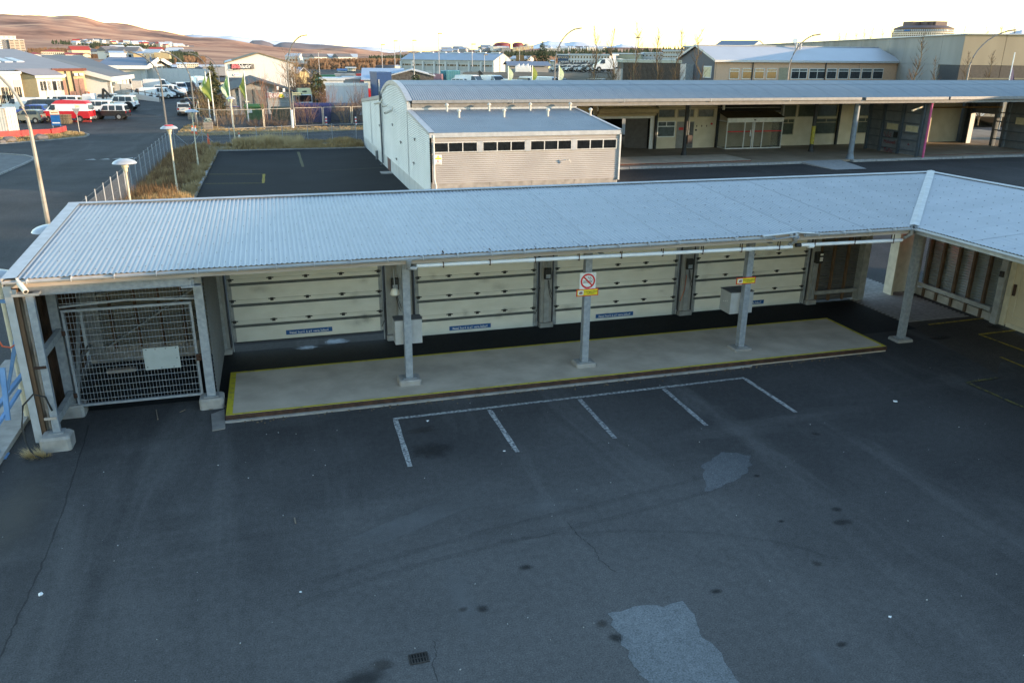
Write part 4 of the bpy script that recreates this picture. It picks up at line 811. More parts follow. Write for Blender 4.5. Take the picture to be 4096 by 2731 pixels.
mb.add([(X, y, z) for X in (BX0-.05, BX0+.34) for y, z in P]+[(BX0-.05, y, z) for y, z in Q], [(j, j+1, 26+j, 25+j) for j in range(24)]+[(j, 50+j, 51+j, j+1) for j in range(24)]); shed.part('vault_flashing', mb, FLASH)
shed.part('gutter', MB().box(BX0+.3, BX1-.2, GY-.22, GY-.04, GZ-.17, GZ+.03).box(BX1+.2, 53.2, GY-.23, GY-.04, GZ-.2, GZ+.02).box(53.4, BXE, GY-.22, GY-.04, GZ-.2, GZ+.03), mat('shed_gutter', (.22, .225, .235), .5, .2, var=.12))
shed.part('gutter_board', MB().box(BX0+.3, BXE, GY-.039, GY+.05, GZ-.45, GZ-.02), mat('shed_fascia', (.2, .195, .19), .7))
for xx in (16.1, 24.5, 31.5, 38.3): shed.part('gutter_joint', MB().box(xx-.02, xx+.02, GY-.235, GY-.04, GZ-.22, GZ+.05), GUTTER)
# end wall: horizontal corrugation following the arch
def yr(z):
    c = (z-(KZ-RAD))/(RAD-.05)
    return KY-(math.sqrt(max(0, 1-c*c))*(RAD-.05) if c < 1 else 0)
LTZ, LTU = 4.57, 5.36      # lean-to eave and top
def ylo(t):
    z = 1.0+t
    if z < LTZ: return 47.72
    if z < LTU: return 47.72+(z-LTZ)/(LTU-LTZ)*(55.9-47.72)
    return max(55.75, yr(z))
def yhi(t):
    z = 1.0+t
    return min(69.05, 2*KY-yr(z)) if z > GZ-.6 else 69.05
EWZ0 = 1.0
shed.part('end_cladding', MB().corr((BX0, 0, EWZ0), (0, 0, 1), (0, 1, 0), (-1, 0, 0), KZ-.06-EWZ0, .12, .02, ylo, yhi, 6), WCORR, smooth=True)
shed.part('end_cladding', MB().corr((BX0, 0, EWZ0-.1), (0, 0, 1), (0, 1, 0), (-1, 0, 0), 4.6, .12, .02, 69.1, lambda t: 85. if t < 3.55 else 85.-(t-3.55)/1.05*15.5, 6), WCORR, smooth=True)
for yy in (55.8, 69.07, 77.5): shed.part('cladding_joint', MB().box(BX0-.035, BX0-.022, yy-.06, yy+.06, EWZ0, 5.3 if yy < 60 else 5.0), GALV)
shed.part('wing_flashing', MB().add([(BX0-.06, 85.1, 4.35), (BX0-.06, 69.2, 5.45), (BX0-.06, 69.2, 5.75), (BX0-.06, 85.1, 4.62), (BX0+.4, 85.1, 4.66), (BX0+.4, 69.2, 5.79)], [(0, 1, 2, 3), (3, 2, 5, 4)]), mat('grey_flashing', (.34, .34, .34), .6))
shed.part('wing_roof', MB().poly([(BX0+.4, 69.2, 5.77), (40, 69.2, 5.77), (40, 85.1, 4.64), (BX0+.4, 85.1, 4.64)]), ROOF2)
shed.part('wing_wall', MB().box(BX0+.03, 40, 84.9, 85.05, 0, 4.6), WCORR)
PLN = mat('white_plinth', (.45, .46, .45), .8, 0, col2=(.56, .57, .56), scale=1.2, detail=8)
shed.part('plinth', MB().box(BX0-.0, BX0+.25, 47.72, 85, -.1, EWZ0+.02), PLN)
# lean-to
shed.part('front_cladding', MB().corr((BX0+.12, 47.72, 1.62), (0, 0, 1), (1, 0, 0), (0, -1, 0), 4.5-1.62, .12, .02, 0, 20.86-BX0-.2, 6), mat('front_corrugated', (.38, .36, .345), .55, .05, col2=(.45, .43, .41), scale=.6), smooth=True)
px = BX0+.06; nb = 5
for a, b in ((BX0+.06, 12.4), (12.42, 15.1), (15.12, 17.9), (17.92, 20.8)): shed.part('plinth_block', MB().box(a, b, 47.74, 48.0, -.1, 1.68), CONC)
lr = MB().corr((BX0+.25, 47.6, LTZ+.02), (1, 0, 0), (0, 1, (LTU-LTZ)/8.1), (0, 0, 1), 20.92-BX0-.3, .12, .018, 0, 8.2, 5); shed.part('lean_to_roof', lr, ROOF2, smooth=True)
shed.part('verge_flashing', MB().add([(BX0-.05, 47.55, LTZ+.06), (BX0+.3, 47.55, LTZ+.07), (BX0+.3, 55.8, LTU+.09), (BX0-.05, 55.8, LTU+.08), (BX0-.05, 47.55, LTZ-.12), (BX0-.05, 55.8, LTU-.1)], [(0, 1, 2, 3), (0, 3, 5, 4)]), FLASH)
shed.part('verge_flashing', MB().add([(20.7, 47.55, LTZ+.07), (20.95, 47.55, LTZ+.06), (20.95, 55.8, LTU+.08), (20.7, 55.8, LTU+.09), (20.95, 47.55, LTZ-.15), (20.95, 55.8, LTU-.1)], [(0, 1, 2, 3), (1, 2, 5, 4)]), FLASH)
shed.part('eave_flashing', MB().box(BX0-.02, 20.93, 47.6, 47.66, LTZ-.24, LTZ+.02), FLASH)
shed.part('abutment_flashing', MB().box(BX0+.2, 20.9, 55.72, 55.8, LTU+.02, GZ-.46), FLASH); shed.part('abutment_post', MB().box(BX0-.04, BX0+.2, 55.6, 55.7, LTU-.05, GZ-.05), FLASH)
shed.part('side_wall', MB().box(20.75, 20.85, 47.76, 55.7, .5, LTZ), WCORR)
shed.part('side_wall_upper', MB().prism([(20.78, 47.76, LTZ), (20.78, 55.7, LTZ), (20.78, 55.7, LTU)], (.06, 0, 0)), WCORR)
shed.part('interior_side', MB().box(20.85, 20.95, 55.85, 66.9, 1.1, 5.9), mat('dark_inner', (.08, .08, .075), .8))
CP = mat('corner_white', (.6, .6, .58), .45)
shed.part('downpipe', MB().tube([(BX0+.22, 47.6, LTZ-.1), (BX0+.22, 47.58, 1.9), (BX0+.3, 47.52, 1.5), (BX0+.3, 47.5, .2)], .055, 8), CP, smooth=True); shed.part('corner_trim', MB().box(20.83, 20.93, 47.6, 47.72, 1.5, LTZ-.2), CP)
WF = mat('window_frame_white', (.55, .55, .53), .5)
for g in range(4):
    a = 8.97+g*3.01; b = a+2.62
    w = shed.part('window', MB().box(a-.05, b+.05, 47.66, 47.7, 3.44, 3.49).box(a-.05, b+.05, 47.66, 47.7, 4.0, 4.05).box(a-.05, a, 47.66, 47.7, 3.49, 4.0).box(b, b+.05, 47.66, 47.7, 3.49, 4.0), WF)
    for i in range(3):
        x0 = a+i*(2.62/3)+.03; x1 = a+(i+1)*(2.62/3)-.03
        shed.part('pane', MB().box(x0, x1, 47.69, 47.695, 3.5, 3.99), GLASSD, w)
        if i: shed.part('mullion', MB().box(x0-.06, x0, 47.665, 47.69, 3.49, 4.0), WF, w)
    if g < 3: shed.part('mullion_panel', MB().box(b+.06, a+2.95, 47.655, 47.69, 3.42, 4.08), FLASH)
VENT = mat('vent_pipe', (.55, .53, .48), .5)
for k in range(4):
    for (yy, xx) in ((55.0, 11.3+k*2.95), (52.6, 11.6+k*2.95+.1*k)):
        zr = LTZ+(yy-47.6)*(LTU-LTZ)/8.1
        v_ = shed.part('roof_vent', MB().lathe((xx, yy, zr), [(.07, -.05), (.07, .42)], 10), VENT, smooth=True); shed.part('vent_cap', MB().lathe((xx, yy, zr), [(.0, .40), (.13, .40), (.14, .46), (.10, .52), (.03, .56), (0, .57)], 10), VENT, v_, smooth=True)
# end wall fittings
shed.part('drainpipe', MB().tube([(BX0-.12, 69.4, 6.0), (BX0-.12, 69.3, .2), (BX0-.3, 69.1, .1)], .08, 8), mat('grey_pipe', (.13, .15, .17), .5), smooth=True)
shed.part('end_door', MB().box(BX0-.04, BX0+.02, 65.2, 66.8, 0, 1.0), mat('maroon_door', (.12, .06, .055), .7)); shed.part('door_slab', MB().box(BX0-.9, BX0-.05, 64.0, 65.2, 0, .06), CONC)
shed.part('vent_stub', MB().tube([(BX0-.1, 73.5, 0), (BX0-.1, 73.5, .75)], .12, 8), mat('grey_pipe', (.13, .15, .17), .5))
for (yy, zz) in ((59, 3.0), (52.8, 3.8), (53.4, 2.2), (61.5, 1.5), (63, 3.9), (71, 3.2)): shed.part('wall_bracket', MB().box(BX0-.12, BX0-.02, yy-.12, yy+.12, zz-.03, zz+.03).box(BX0-.1, BX0-.03, yy-.1, yy-.06, zz-.14, zz), GALV2)
cctv((BX0-.35, 68.7, 5.15), R(150), 'white box security camera on the drainpipe of the shed end', 1.7, .2); cctv((BX0-.45, 61.8, 4.9), R(200), 'white tilted security camera on the shed end wall', 1.7, .3); cctv((BX0-.3, 64.8, 5.1), R(190), 'small grey security camera between the two larger ones on the shed end', 1.0, .2)
T = Thing('warning_sign', 'white warning sign with yellow panel beside the lean-to windows', 'sign', (9.2, 47.64, 2.77))
T.part('board', MB().box(8.99, 9.42, 47.645, 47.66, 2.77, 3.33), WHITE); T.part('yellow_panel', MB().box(9.02, 9.39, 47.64, 47.6445, 3.07, 3.16), YS)
T.part('triangle', MB().prism([(9.13, 47.642, 3.18), (9.28, 47.642, 3.18), (9.205, 47.642, 3.31)], (0, -.003, 0)), YS); T.part('bolt', MB().prism([(9.19, 47.638, 3.2), (9.215, 47.638, 3.235), (9.2, 47.638, 3.235), (9.215, 47.638, 3.275), (9.195, 47.638, 3.24), (9.205, 47.638, 3.24)], (0, -.001, 0)), SBLK)
T.part('prohibition_ring', ring(MB(), (9.2, 2.97), .05, .068, 47.641), RED); T.part('slash', MB().beam((9.16, 47.64, 3.01), (9.24, 47.64, 2.93), .014, .003), RED)
for k in range(3): T.part('text_line', MB().box(9.05, 9.36, 47.64, 47.6445, 2.79+k*.035, 2.803+k*.035), mat('print_grey', (.25, .2, .2), .7))
T = Thing('wall_lamp', 'small lamp bracket sticking out of the lean-to front', 'lamp', (17.6, 47.55, 2.8)); T.part('arm', MB().tube([(17.4, 47.65, 2.85), (17.4, 47.4, 2.85)], .02, 6), GALV2); T.part('head', MB().beam((17.36, 47.38, 2.9), (17.52, 47.38, 2.72), .07), VENT)
# floor and kerb of the open bays
FZ = 1.1
CF = mat('apron_concrete', (.22, .17, .12), .85, 0, col2=(.31, .245, .18), scale=.6, bump=.15, detail=9)
ap = struct('apron', MB().box(20.9, 80, 56.2, 78, .3, FZ), CF)
for i in range(26):
    x0 = 20.9+i*2.2
    if x0+2.2 > 78 or (40.0 < x0+1.1 < 44.2): continue
    struct('kerb_stone', MB().bbox(x0+.01, x0+2.19, 55.75, 56.2, .6, FZ+.0+.01*(i % 3), .04), KERB, ap)
struct('bay_platform', MB().box(21, 36.4, 57.0, 61.0, FZ-.02, FZ+.1), CONCD, ap); struct('platform_edge', MB().box(21, 36.4, 56.96, 56.998, FZ-.01, FZ+.09), mat('red_edge', (.13, .045, .03), .8, var=.3), ap)
struct('platform_edge', MB().box(53, 66, 57.2, 57.24, FZ-.01, FZ+.04), mat('red_edge', (.13, .045, .03), .8), ap)
struct('access_ramp', MB().add([(40.2, 56.25, FZ+.012), (44.2, 56.25, FZ+.012), (43.4, 52.0, .965), (40.6, 52.0, .965), (40.2, 56.25, .5), (44.2, 56.25, .5)], [(0, 1, 2, 3), (0, 3, 4), (1, 5, 2)]), mat('ramp_concrete', (.27, .27, .27), .8, var=.12))
# back wall of the bays
BW = 66.9
WW = mat('bay_wall_white', (.62, .53, .37), .7, 0, col2=(.72, .63, .47), scale=1.2, detail=8); WW2 = mat('bay_wall_cream', (.55, .44, .27), .7, var=.1)
wall = shed.part('bay_wall', MB().box(20.9, 26.7, BW, BW+.2, FZ, 6.0).box(26.7, 32.1, BW, BW+.2, 3.75, 6.0).box(32.1, 66, BW, BW+.2, FZ, 6.3), WW)
mb = MB().box(26.5, 26.7, BW-.02, 72, FZ, 3.75).box(32.1, 32.3, BW-.0, 70, FZ, 3.75).box(26.7, 32.1, 73, 73.1, FZ, 4).box(26.7, 32.1, BW+.2, 73, 3.75, 3.8); shed.part('dark_room', mb, mat('dark_interior', (.02, .02, .02), .9))
shed.part('open_door_leaf', MB().beam((30.4, BW+1.5, 2.4), (32.05, BW+.3, 2.4), .06, 2.6), mat('door_grey_inner', (.16, .15, .14), .8), wall)
shed.part('door_surround', MB().box(32.1, 32.45, BW-.06, BW-.005, FZ, 3.95).box(26.7, 32.1, BW-.06, BW-.005, 3.76, 3.95), WHITE, wall)
shed.part('roller_housing', MB().tube([(26.9, BW-.45, 4.45), (32.5, BW-.45, 4.45)], .28, 12).box(26.9, 32.6, BW-.3, BW-.1, 4.0, 4.15), WW2, wall)
GLG = mat('grey_glass', (.10, .12, .12), .1, 0, var=.3, spec=.6); GLB = mat('green_grey_glass', (.09, .10, .075), .12, 0, var=.2, spec=.6)
FRB = mat('frame_buff', (.40, .34, .22), .7)
def win(x0, x1, z0, z1, gm=GLG, f=.07, cross=None, fm=FRB, label=None):
    w = shed.part('window', MB().box(x0-f, x1+f, BW-.05, BW-.004, z1, z1+f).box(x0-f, x1+f, BW-.05, BW-.004, z0-f, z0).box(x0-f, x0, BW-.05, BW-.004, z0, z1).box(x1, x1+f, BW-.05, BW-.004, z0, z1), fm, wall)
    shed.part('pane', MB().box(x0, x1, BW-.02, BW-.005, z0, z1), gm, wall)
    if cross:
        zc = z1-cross; shed.part('transom', MB().box(x0, x1, BW-.045, BW-.021, zc-.04, zc+.04).box((x0+x1)/2-.04, (x0+x1)/2+.04, BW-.045, BW-.021, zc+.04, z1), fm, wall)
for x0, x1 in ((32.9, 34.4), (34.8, 36.3), (36.8, 38.3)): win(x0, x1, 3.85, 4.45)
win(32.9, 34.5, 2.18, 3.42, GLG, .08, .38, WHITE)
for x0, x1, gm in ((45.6, 46.9, GLB), (47.2, 48.9, GLB), (49.3, 51.4, GLB), (53.95, 55.6, GLB)): win(x0, x1, 3.75, 4.75, gm)
for x0, x1 in ((45.6, 46.8), (49.2, 51.5), (54.0, 55.5)): win(x0, x1, 2.15, 3.47, GLB, .07, .3)
dd = shed.part('grey_door', MB().box(34.75, 36.45, BW-.04, BW-.005, FZ, 3.42), mat('door_grey', (.27, .26, .24), .7), wall); 
shed.part('door_gap', MB().box(35.9, 36.4, BW-.046, BW-.041, FZ+.05, 3.35), mat('door_dark', (.12, .12, .115), .7), wall); shed.part('red_notice', MB().box(34.95, 35.4, BW-.05, BW-.041, 2.7, 2.93), RED, wall)
shed.part('alarm_bell', MB().tube([(38.2, BW-.01, 3.2), (38.2, BW-.09, 3.2)], .09, 12), RED, wall); shed.part('wall_socket', MB().box(36.6, 36.75, BW-.06, BW-.005, 2.6, 2.75), BLACKM, wall)
for k in range(3): shed.part('wall_hook', MB().box(36.7+k*.5, 36.75+k*.5, BW-.06, BW-.005, 2.95, 3.1), RUST, wall)
shed.part('ladder_tray', MB().box(32.5, 38.7, BW-.4, BW-.36, 4.62, 4.66).box(32.5, 38.7, BW-.4, BW-.36, 4.8, 4.84), mat('tray_buff', (.3, .24, .14), .7), wall)
shed.part('upper_opening', MB().box(38.9, 45.3, BW-.03, BW-.006, 4.1, 5.6), MATS['dark_interior'], wall); shed.part('louvre_bar', MB().box(38.9, 45.3, BW-.1, BW-.04, 4.55, 4.62).box(38.9, 45.3, BW-.1, BW-.04, 4.2, 4.26), GALV2, wall)
DKST = mat('dark_steel', (.035, .038, .04), .6, .2, var=.2)
for xx in (32.6, 38.75, 45.4, 51.6, 26.4): shed.part('wall_post', MB().box(xx-.09, xx+.09, BW-.3, BW-.07, FZ, 6.2), DKST if xx != 45.4 else GALV2)
for xx, yy in ((26.75, 66.2), (38.9, 66.2)): shed.part('tube_lamp', MB().box(xx-.08, xx+.08, yy-.08, yy+.08, 4.45, 4.85), WHITE)
# interior columns
BLST = mat('blue_grey_steel', (.16, .19, .22), .55, .2, var=.15)
def col(x, y, r, z1, m): return shed.part('column', MB().tube([(x, y, FZ), (x, y, z1)], r, 12).lathe((x, y, FZ), [(r*1.6, 0), (r*1.5, .05), (r*1.05, .4)], 12), m, smooth=True)
c1 = col(33.0, 61.9, .17, 6.9, DKST); shed.part('meter_box', MB().box(33.12, 33.55, 61.65, 61.85, 2.05, 2.75), mat('brown_box', (.07, .05, .045), .7), c1); shed.part('conduit', MB().tube([(33.2, 61.75, 2.75), (33.2, 61.75, 6.8)], .03, 6), GALV2, c1)
c2 = col(45.5, 62., .17, 6.9, DKST); shed.part('yellow_band', MB().tube([(45.5, 62., 1.75), (45.5, 62., 3.3)], .178, 12), mat('yellow_wrap', (.5, .42, .04), .6, col2=(.2, .17, .05), scale=6), c2, smooth=True)
c3 = col(45.5, 56.75, .22, 5.6, BLST); shed.part('bracket', MB().beam((45.5, 56.75, 5.6), (46.1, 56.4, 5.85), .2, .2).beam((45.5, 56.75, 5.6), (45.0, 56.4, 5.85), .2, .2), BLST, c3)
# glazed vestibule
VY = 65.2; AL = mat('white_aluminium', (.62, .62, .6), .4, .1)
GLS = mat('clear_glass', (.05, .06, .055), .04, 0, var=0, spec=.6, alpha=.22)
ve = Thing('glass_vestibule', 'white framed glass entrance vestibule with red safety stripe', 'vestibule', (41.7, 66, FZ))
mb = MB()
for xx in (38.85, 40.62, 41.42, 41.6, 42.48, 44.5): mb.box(xx-.04, xx+.04, VY-.04, VY+.04, FZ, 3.5)
mb.box(38.81, 44.54, VY-.07, VY+.05, 3.5, 3.8); mb.box(38.81, 44.54, VY-.03, VY+.03, FZ, FZ+.1); mb.box(38.81, 44.54, VY-.035, VY+.035, 3.42, 3.498)
for xx in (38.85, 44.5): mb.box(xx-.04, xx+.04, VY+.04, BW-.08, FZ, FZ+.1); mb.box(xx-.04, xx+.04, VY+.04, BW-.08, 3.45, 3.55)
ve.part('frame', mb, AL)
for x0, x1 in ((38.9, 40.57), (40.67, 41.37), (41.65, 42.43), (42.53, 44.45)):
    g = ve.part('glass_panel', MB().box(x0, x1, VY-.012, VY+.012, FZ+.1, 3.42), GLS); ve.part('safety_stripe', MB().box(x0, x1, VY-.018, VY-.0125, 2.58, 2.68), RED, g)
for xx in (38.85, 44.5): ve.part('side_glass', MB().box(xx-.012, xx+.012, VY+.05, BW-.1, FZ+.1, 3.45), GLS)
VR = mat('brown_roof', (.10, .07, .035), .7, 0, var=.2)
for i in range(6):
    x0 = 38.7+i*.99; ve.part('roof_panel', MB().add([(x0, VY-.12, 3.81), (x0+.96, VY-.12, 3.81), (x0+.96, BW-.1, 4.25), (x0, BW-.1, 4.25), (x0, VY-.12, 3.84), (x0+.96, VY-.12, 3.84), (x0+.96, BW-.1, 4.28), (x0, BW-.1, 4.28)], [(0, 1, 2, 3), (4, 7, 6, 5), (0, 4, 5, 1), (1, 5, 6, 2), (2, 6, 7, 3), (3, 7, 4, 0)]), VR)
ve.part('sensor', MB().box(41.45, 41.65, VY-.12, VY-.071, 3.58, 3.66), BLACKM); ve.part('notice', MB().box(41.2, 41.3, VY-.02, VY-.013, 2.2, 2.75), WHITE)
# grey steel partition with graffiti
PXX = 52.2; PST = mat('partition_steel', (.13, .145, .16), .6, .1, col2=(.18, .195, .21), scale=2)
pa = Thing('steel_partition', 'grey corrugated steel partition with red graffiti and two small windows', 'partition', (PXX, 59.5, FZ))
pa.part('cladding', MB().corr((PXX+.05, 56.2, FZ+.05), (0, 1, 0), (0, 0, 1), (-1, 0, 0), 7., .12, .012, 0, 4.6, 4), PST, smooth=True)
FST = mat('frame_steel', (.10, .12, .14), .6, .2)
for yy in (63.1, 61.3, 59.0, 56.7): pa.part('post', MB().box(PXX-.2, PXX-.02, yy-.12, yy+.12, FZ, 5.9), FST)
for z in (1.5, 2.35, 2.95, 3.75, 4.6):
    for a, b in ((61.42, 62.98), (59.12, 61.18), (56.82, 58.88)): pa.part('rail', MB().box(PXX-.1, PXX-.02, a, b, z-.04, z+.04), FST)
LITW = mat('lit_window', (.55, .48, .3), .4)
for a, b in ((59.35, 60.7), (57.0, 58.4)):
    w = pa.part('window', MB().box(PXX-.13, PXX-.09, a-.06, b+.06, 3.02, 3.62), GALV2); pa.part('pane', MB().box(PXX-.14, PXX-.131, a, b, 3.08, 3.56), LITW, w)
GRF = mat('graffiti_red', (.22, .03, .04), .7)
for t, y, z, s in (('علي', 60.6, 2.66, .5), ('Makaveli', 60.2, 1.98, .42), ('TuPac', 60.2, 1.25, .5)): pa.text(t, GRF, s, (PXX-.045 if t != 'x' else 0, y, z), (0, -1, 0), (0, 0, 1), name='graffiti', shear=.1)
pa.part('graffiti', MB().obox((PXX-.045, 57.9, 2.0), .004, .16, .12).obox((PXX-.045, 57.75, 1.95), .004, .05, .05), GRF)
pa.part('torn_poster', MB().box(PXX-.06, PXX-.03, 59.35, 59.85, 2.4, 2.9), BLACKM)
single('pink_post', MB().tube([(52.1, 55.95, FZ), (52.1, 55.95, 5.75)], .09, 10), mat('pink_paint', (.55, .09, .22), .5, var=.1), 'bright pink painted steel post at the partition end', 'post', (52.1, 55.95, FZ))
single('wooden_prop', MB().beam((50.6, 56.4, 4.9), (51.8, 56.6, 5.2), .14, .12), WW, 'pale timber leaning out of the partition top', 'timber')
# right-hand bays
rb = Thing('bay_enclosure', 'dark steel framed enclosure with an open doorway at the shed end', 'enclosure', (66, 62, FZ))
rb.part('far_wall', MB().box(53, 64.9, 69.0, 69.15, FZ, 5.4), WW2); rb.part('white_door', MB().box(60.3, 63.8, 68.9, 68.99, FZ, 3.9), WW); rb.part('door_post', MB().box(63.85, 64.15, 68.7, 69, FZ, 3.9), DKST); rb.part('brown_panel', MB().box(56, 64.9, 68.85, 68.99, 3.95, 5.2), mat('rust_panel', (.16, .08, .03), .8, var=.2))
for yy in (66.2, 65.4): rb.part('post', MB().box(65.8, 66.2, yy-.15, yy+.15, FZ, 5.9), FST)
for yy in (62.7, 61.6): rb.part('post', MB().box(66.0, 66.4, yy-.15, yy+.15, FZ, 5.9), FST)
rb.part('cladding', MB().corr((66.3, 56.2, FZ), (0, 1, 0), (0, 0, 1), (-1, 0, 0), 5.2, .12, .012, 0, 4.7, 4), PST, smooth=True); rb.part('cladding', MB().box(66.2, 66.3, 65.5, 69, FZ, 5.6), PST)
for z in (1.8, 2.6, 3.4, 4.2): rb.part('rail', MB().box(65.95, 66.02, 56.4, 62.5, z-.05, z+.05), FST)
rb.part('door_head', MB().box(66.0, 66.25, 62.9, 65.4, 4.0, 5.6), FST); rb.part('white_leaf', MB().box(65.6, 66.1, 65.2, 65.28, FZ, 3.95), WHITE)
rb.part('window', MB().box(65.9, 65.96, 58.5, 60.3, 3.3, 3.9), LITW); rb.part('roof_beam', MB().beam((56, 62, 4.75), (66, 62.2, 4.7), .12, .12), mat('brown_beam', (.2, .11, .04), .8))
struct('low_wall', MB().box(72, 90, 66.5, 67.1, 1, 1.8), CONC)
# tall hall added out of view beyond the wing to shade yard and doors
hl = Thing('added_shade_hall', 'tall grey hall beyond the canopy wing, added out of view for shade', 'building', (50, -15, 0))
hl.part('wall', MB().box(36, 64, -50, 8, 0, 9.6), GALV2); hl.part('roof', MB().box(35.6, 64.4, -50.4, 8.4, 9.6, 10), ROOF2)
for k in range(8): hl.part('window', MB().box(35.96, 35.995, -46+k*6.6, -42+k*6.6, 5.5, 7), GLASSD)
hr = Thing('added_shade_block', 'plain rendered block added out of view on the right for shade', 'building', (85, 30, 0))  # unseen block, placed to keep the low sun off the shed bays
hr.part('wall', MB().box(80, 96, 12, 46, 0, 9), CONC); hr.part('roof', MB().box(79.7, 96.3, 11.7, 46.3, 9, 9.3), ROOF2)
for k in range(6): hr.part('window', MB().box(79.96, 79.995, 15+k*5, 18+k*5, 3.5, 5), GLASSD)
# ------------------------------------------------------------------ vehicles
def clip(poly, z, above):
    out = []
    for i, p in enumerate(poly):
        q = poly[(i+1) % len(poly)]; a = (p[1] >= z) == above or p[1] == z; b = (q[1] >= z) == above or q[1] == z
        if a: out.append(p)
        if a != b: t = (z-p[1])/(q[1]-p[1]); out.append((p[0]+(q[0]-p[0])*t, z))
    return out
TYRE = mat('tyre_rubber', (.015, .015, .016), .85); RIM = mat('wheel_rim', (.35, .36, .37), .4, .5); CGL = mat('car_glass', (.02, .026, .03), .06, 0, var=.2, spec=.7)
LRED = mat('lamp_red', (.35, .01, .01), .3); LWHT = mat('lamp_clear', (.6, .6, .58), .2); CHR = mat('bumper_chrome', (.5, .5, .5), .25, .7); PLAS = mat('bumper_plastic', (.03, .03, .032), .7)
def paint(name, c): return mat('paint_'+name, c, .28, 0, var=.04, spec=.6)
PROF = {  # x from rear (0) to front (1), z in metres at the vehicle's own height
 'hatch': ([(0, .35), (0, .75), (.03, .95), (.10, 1.42), (.2, 1.5), (.5, 1.5), (.62, 1.42), (.78, .98), (.97, .82), (1, .65), (1, .35)], .95, [(.12, .34), (.36, .62)], 1.5),
 'wagon': ([(0, .35), (0, .85), (.02, .98), (.07, 1.44), (.14, 1.52), (.52, 1.52), (.6, 1.45), (.74, 1.0), (.97, .82), (1, .65), (1, .35)], .98, [(.08, .25), (.27, .43), (.45, .63)], 1.52),
 'suv': ([(0, .5), (0, 1.0), (.02, 1.1), (.06, 1.75), (.1, 1.83), (.55, 1.83), (.6, 1.78), (.7, 1.15), (.97, 1.05), (1, .9), (1, .5)], 1.12, [(.08, .25), (.27, .43), (.45, .63)], 1.83),
 'boxy': ([(0, .5), (0, 1.0), (.01, 1.1), (.04, 1.76), (.07, 1.85), (.58, 1.85), (.61, 1.8), (.68, 1.15), (.98, 1.08), (1, .9), (1, .5)], 1.12, [(.06, .24), (.27, .42), (.45, .63)], 1.85),
 'van': ([(0, .35), (0, 1.1), (.01, 1.8), (.03, 1.88), (.6, 1.9), (.68, 1.82), (.85, 1.15), (.98, 1.0), (1, .8), (1, .35)], 1.12, [(.62, .8)], 1.9),
 'bus': ([(0, .35), (0, 1.1), (.02, 1.82), (.05, 1.92), (.6, 1.95), (.7, 1.85), (.87, 1.15), (.98, 1.0), (1, .8), (1, .35)], 1.12, [(.04, .26), (.28, .5), (.52, .68), (.7, .82)], 1.95),
 'econo': ([(0, .45), (0, 1.1), (.03, 2.0), (.06, 2.45), (.5, 2.55), (.62, 2.45), (.7, 2.1), (.83, 1.35), (.98, 1.2), (1, 1.0), (1, .45)], 1.4, [(.64, .77)], 2.55),
 'saloon': ([(0, .35), (0, .8), (.02, .95), (.14, 1.0), (.25, 1.38), (.32, 1.44), (.52, 1.44), (.6, 1.38), (.75, .98), (.97, .82), (1, .65), (1, .35)], .96, [(.25, .42), (.44, .62)], 1.44),
}
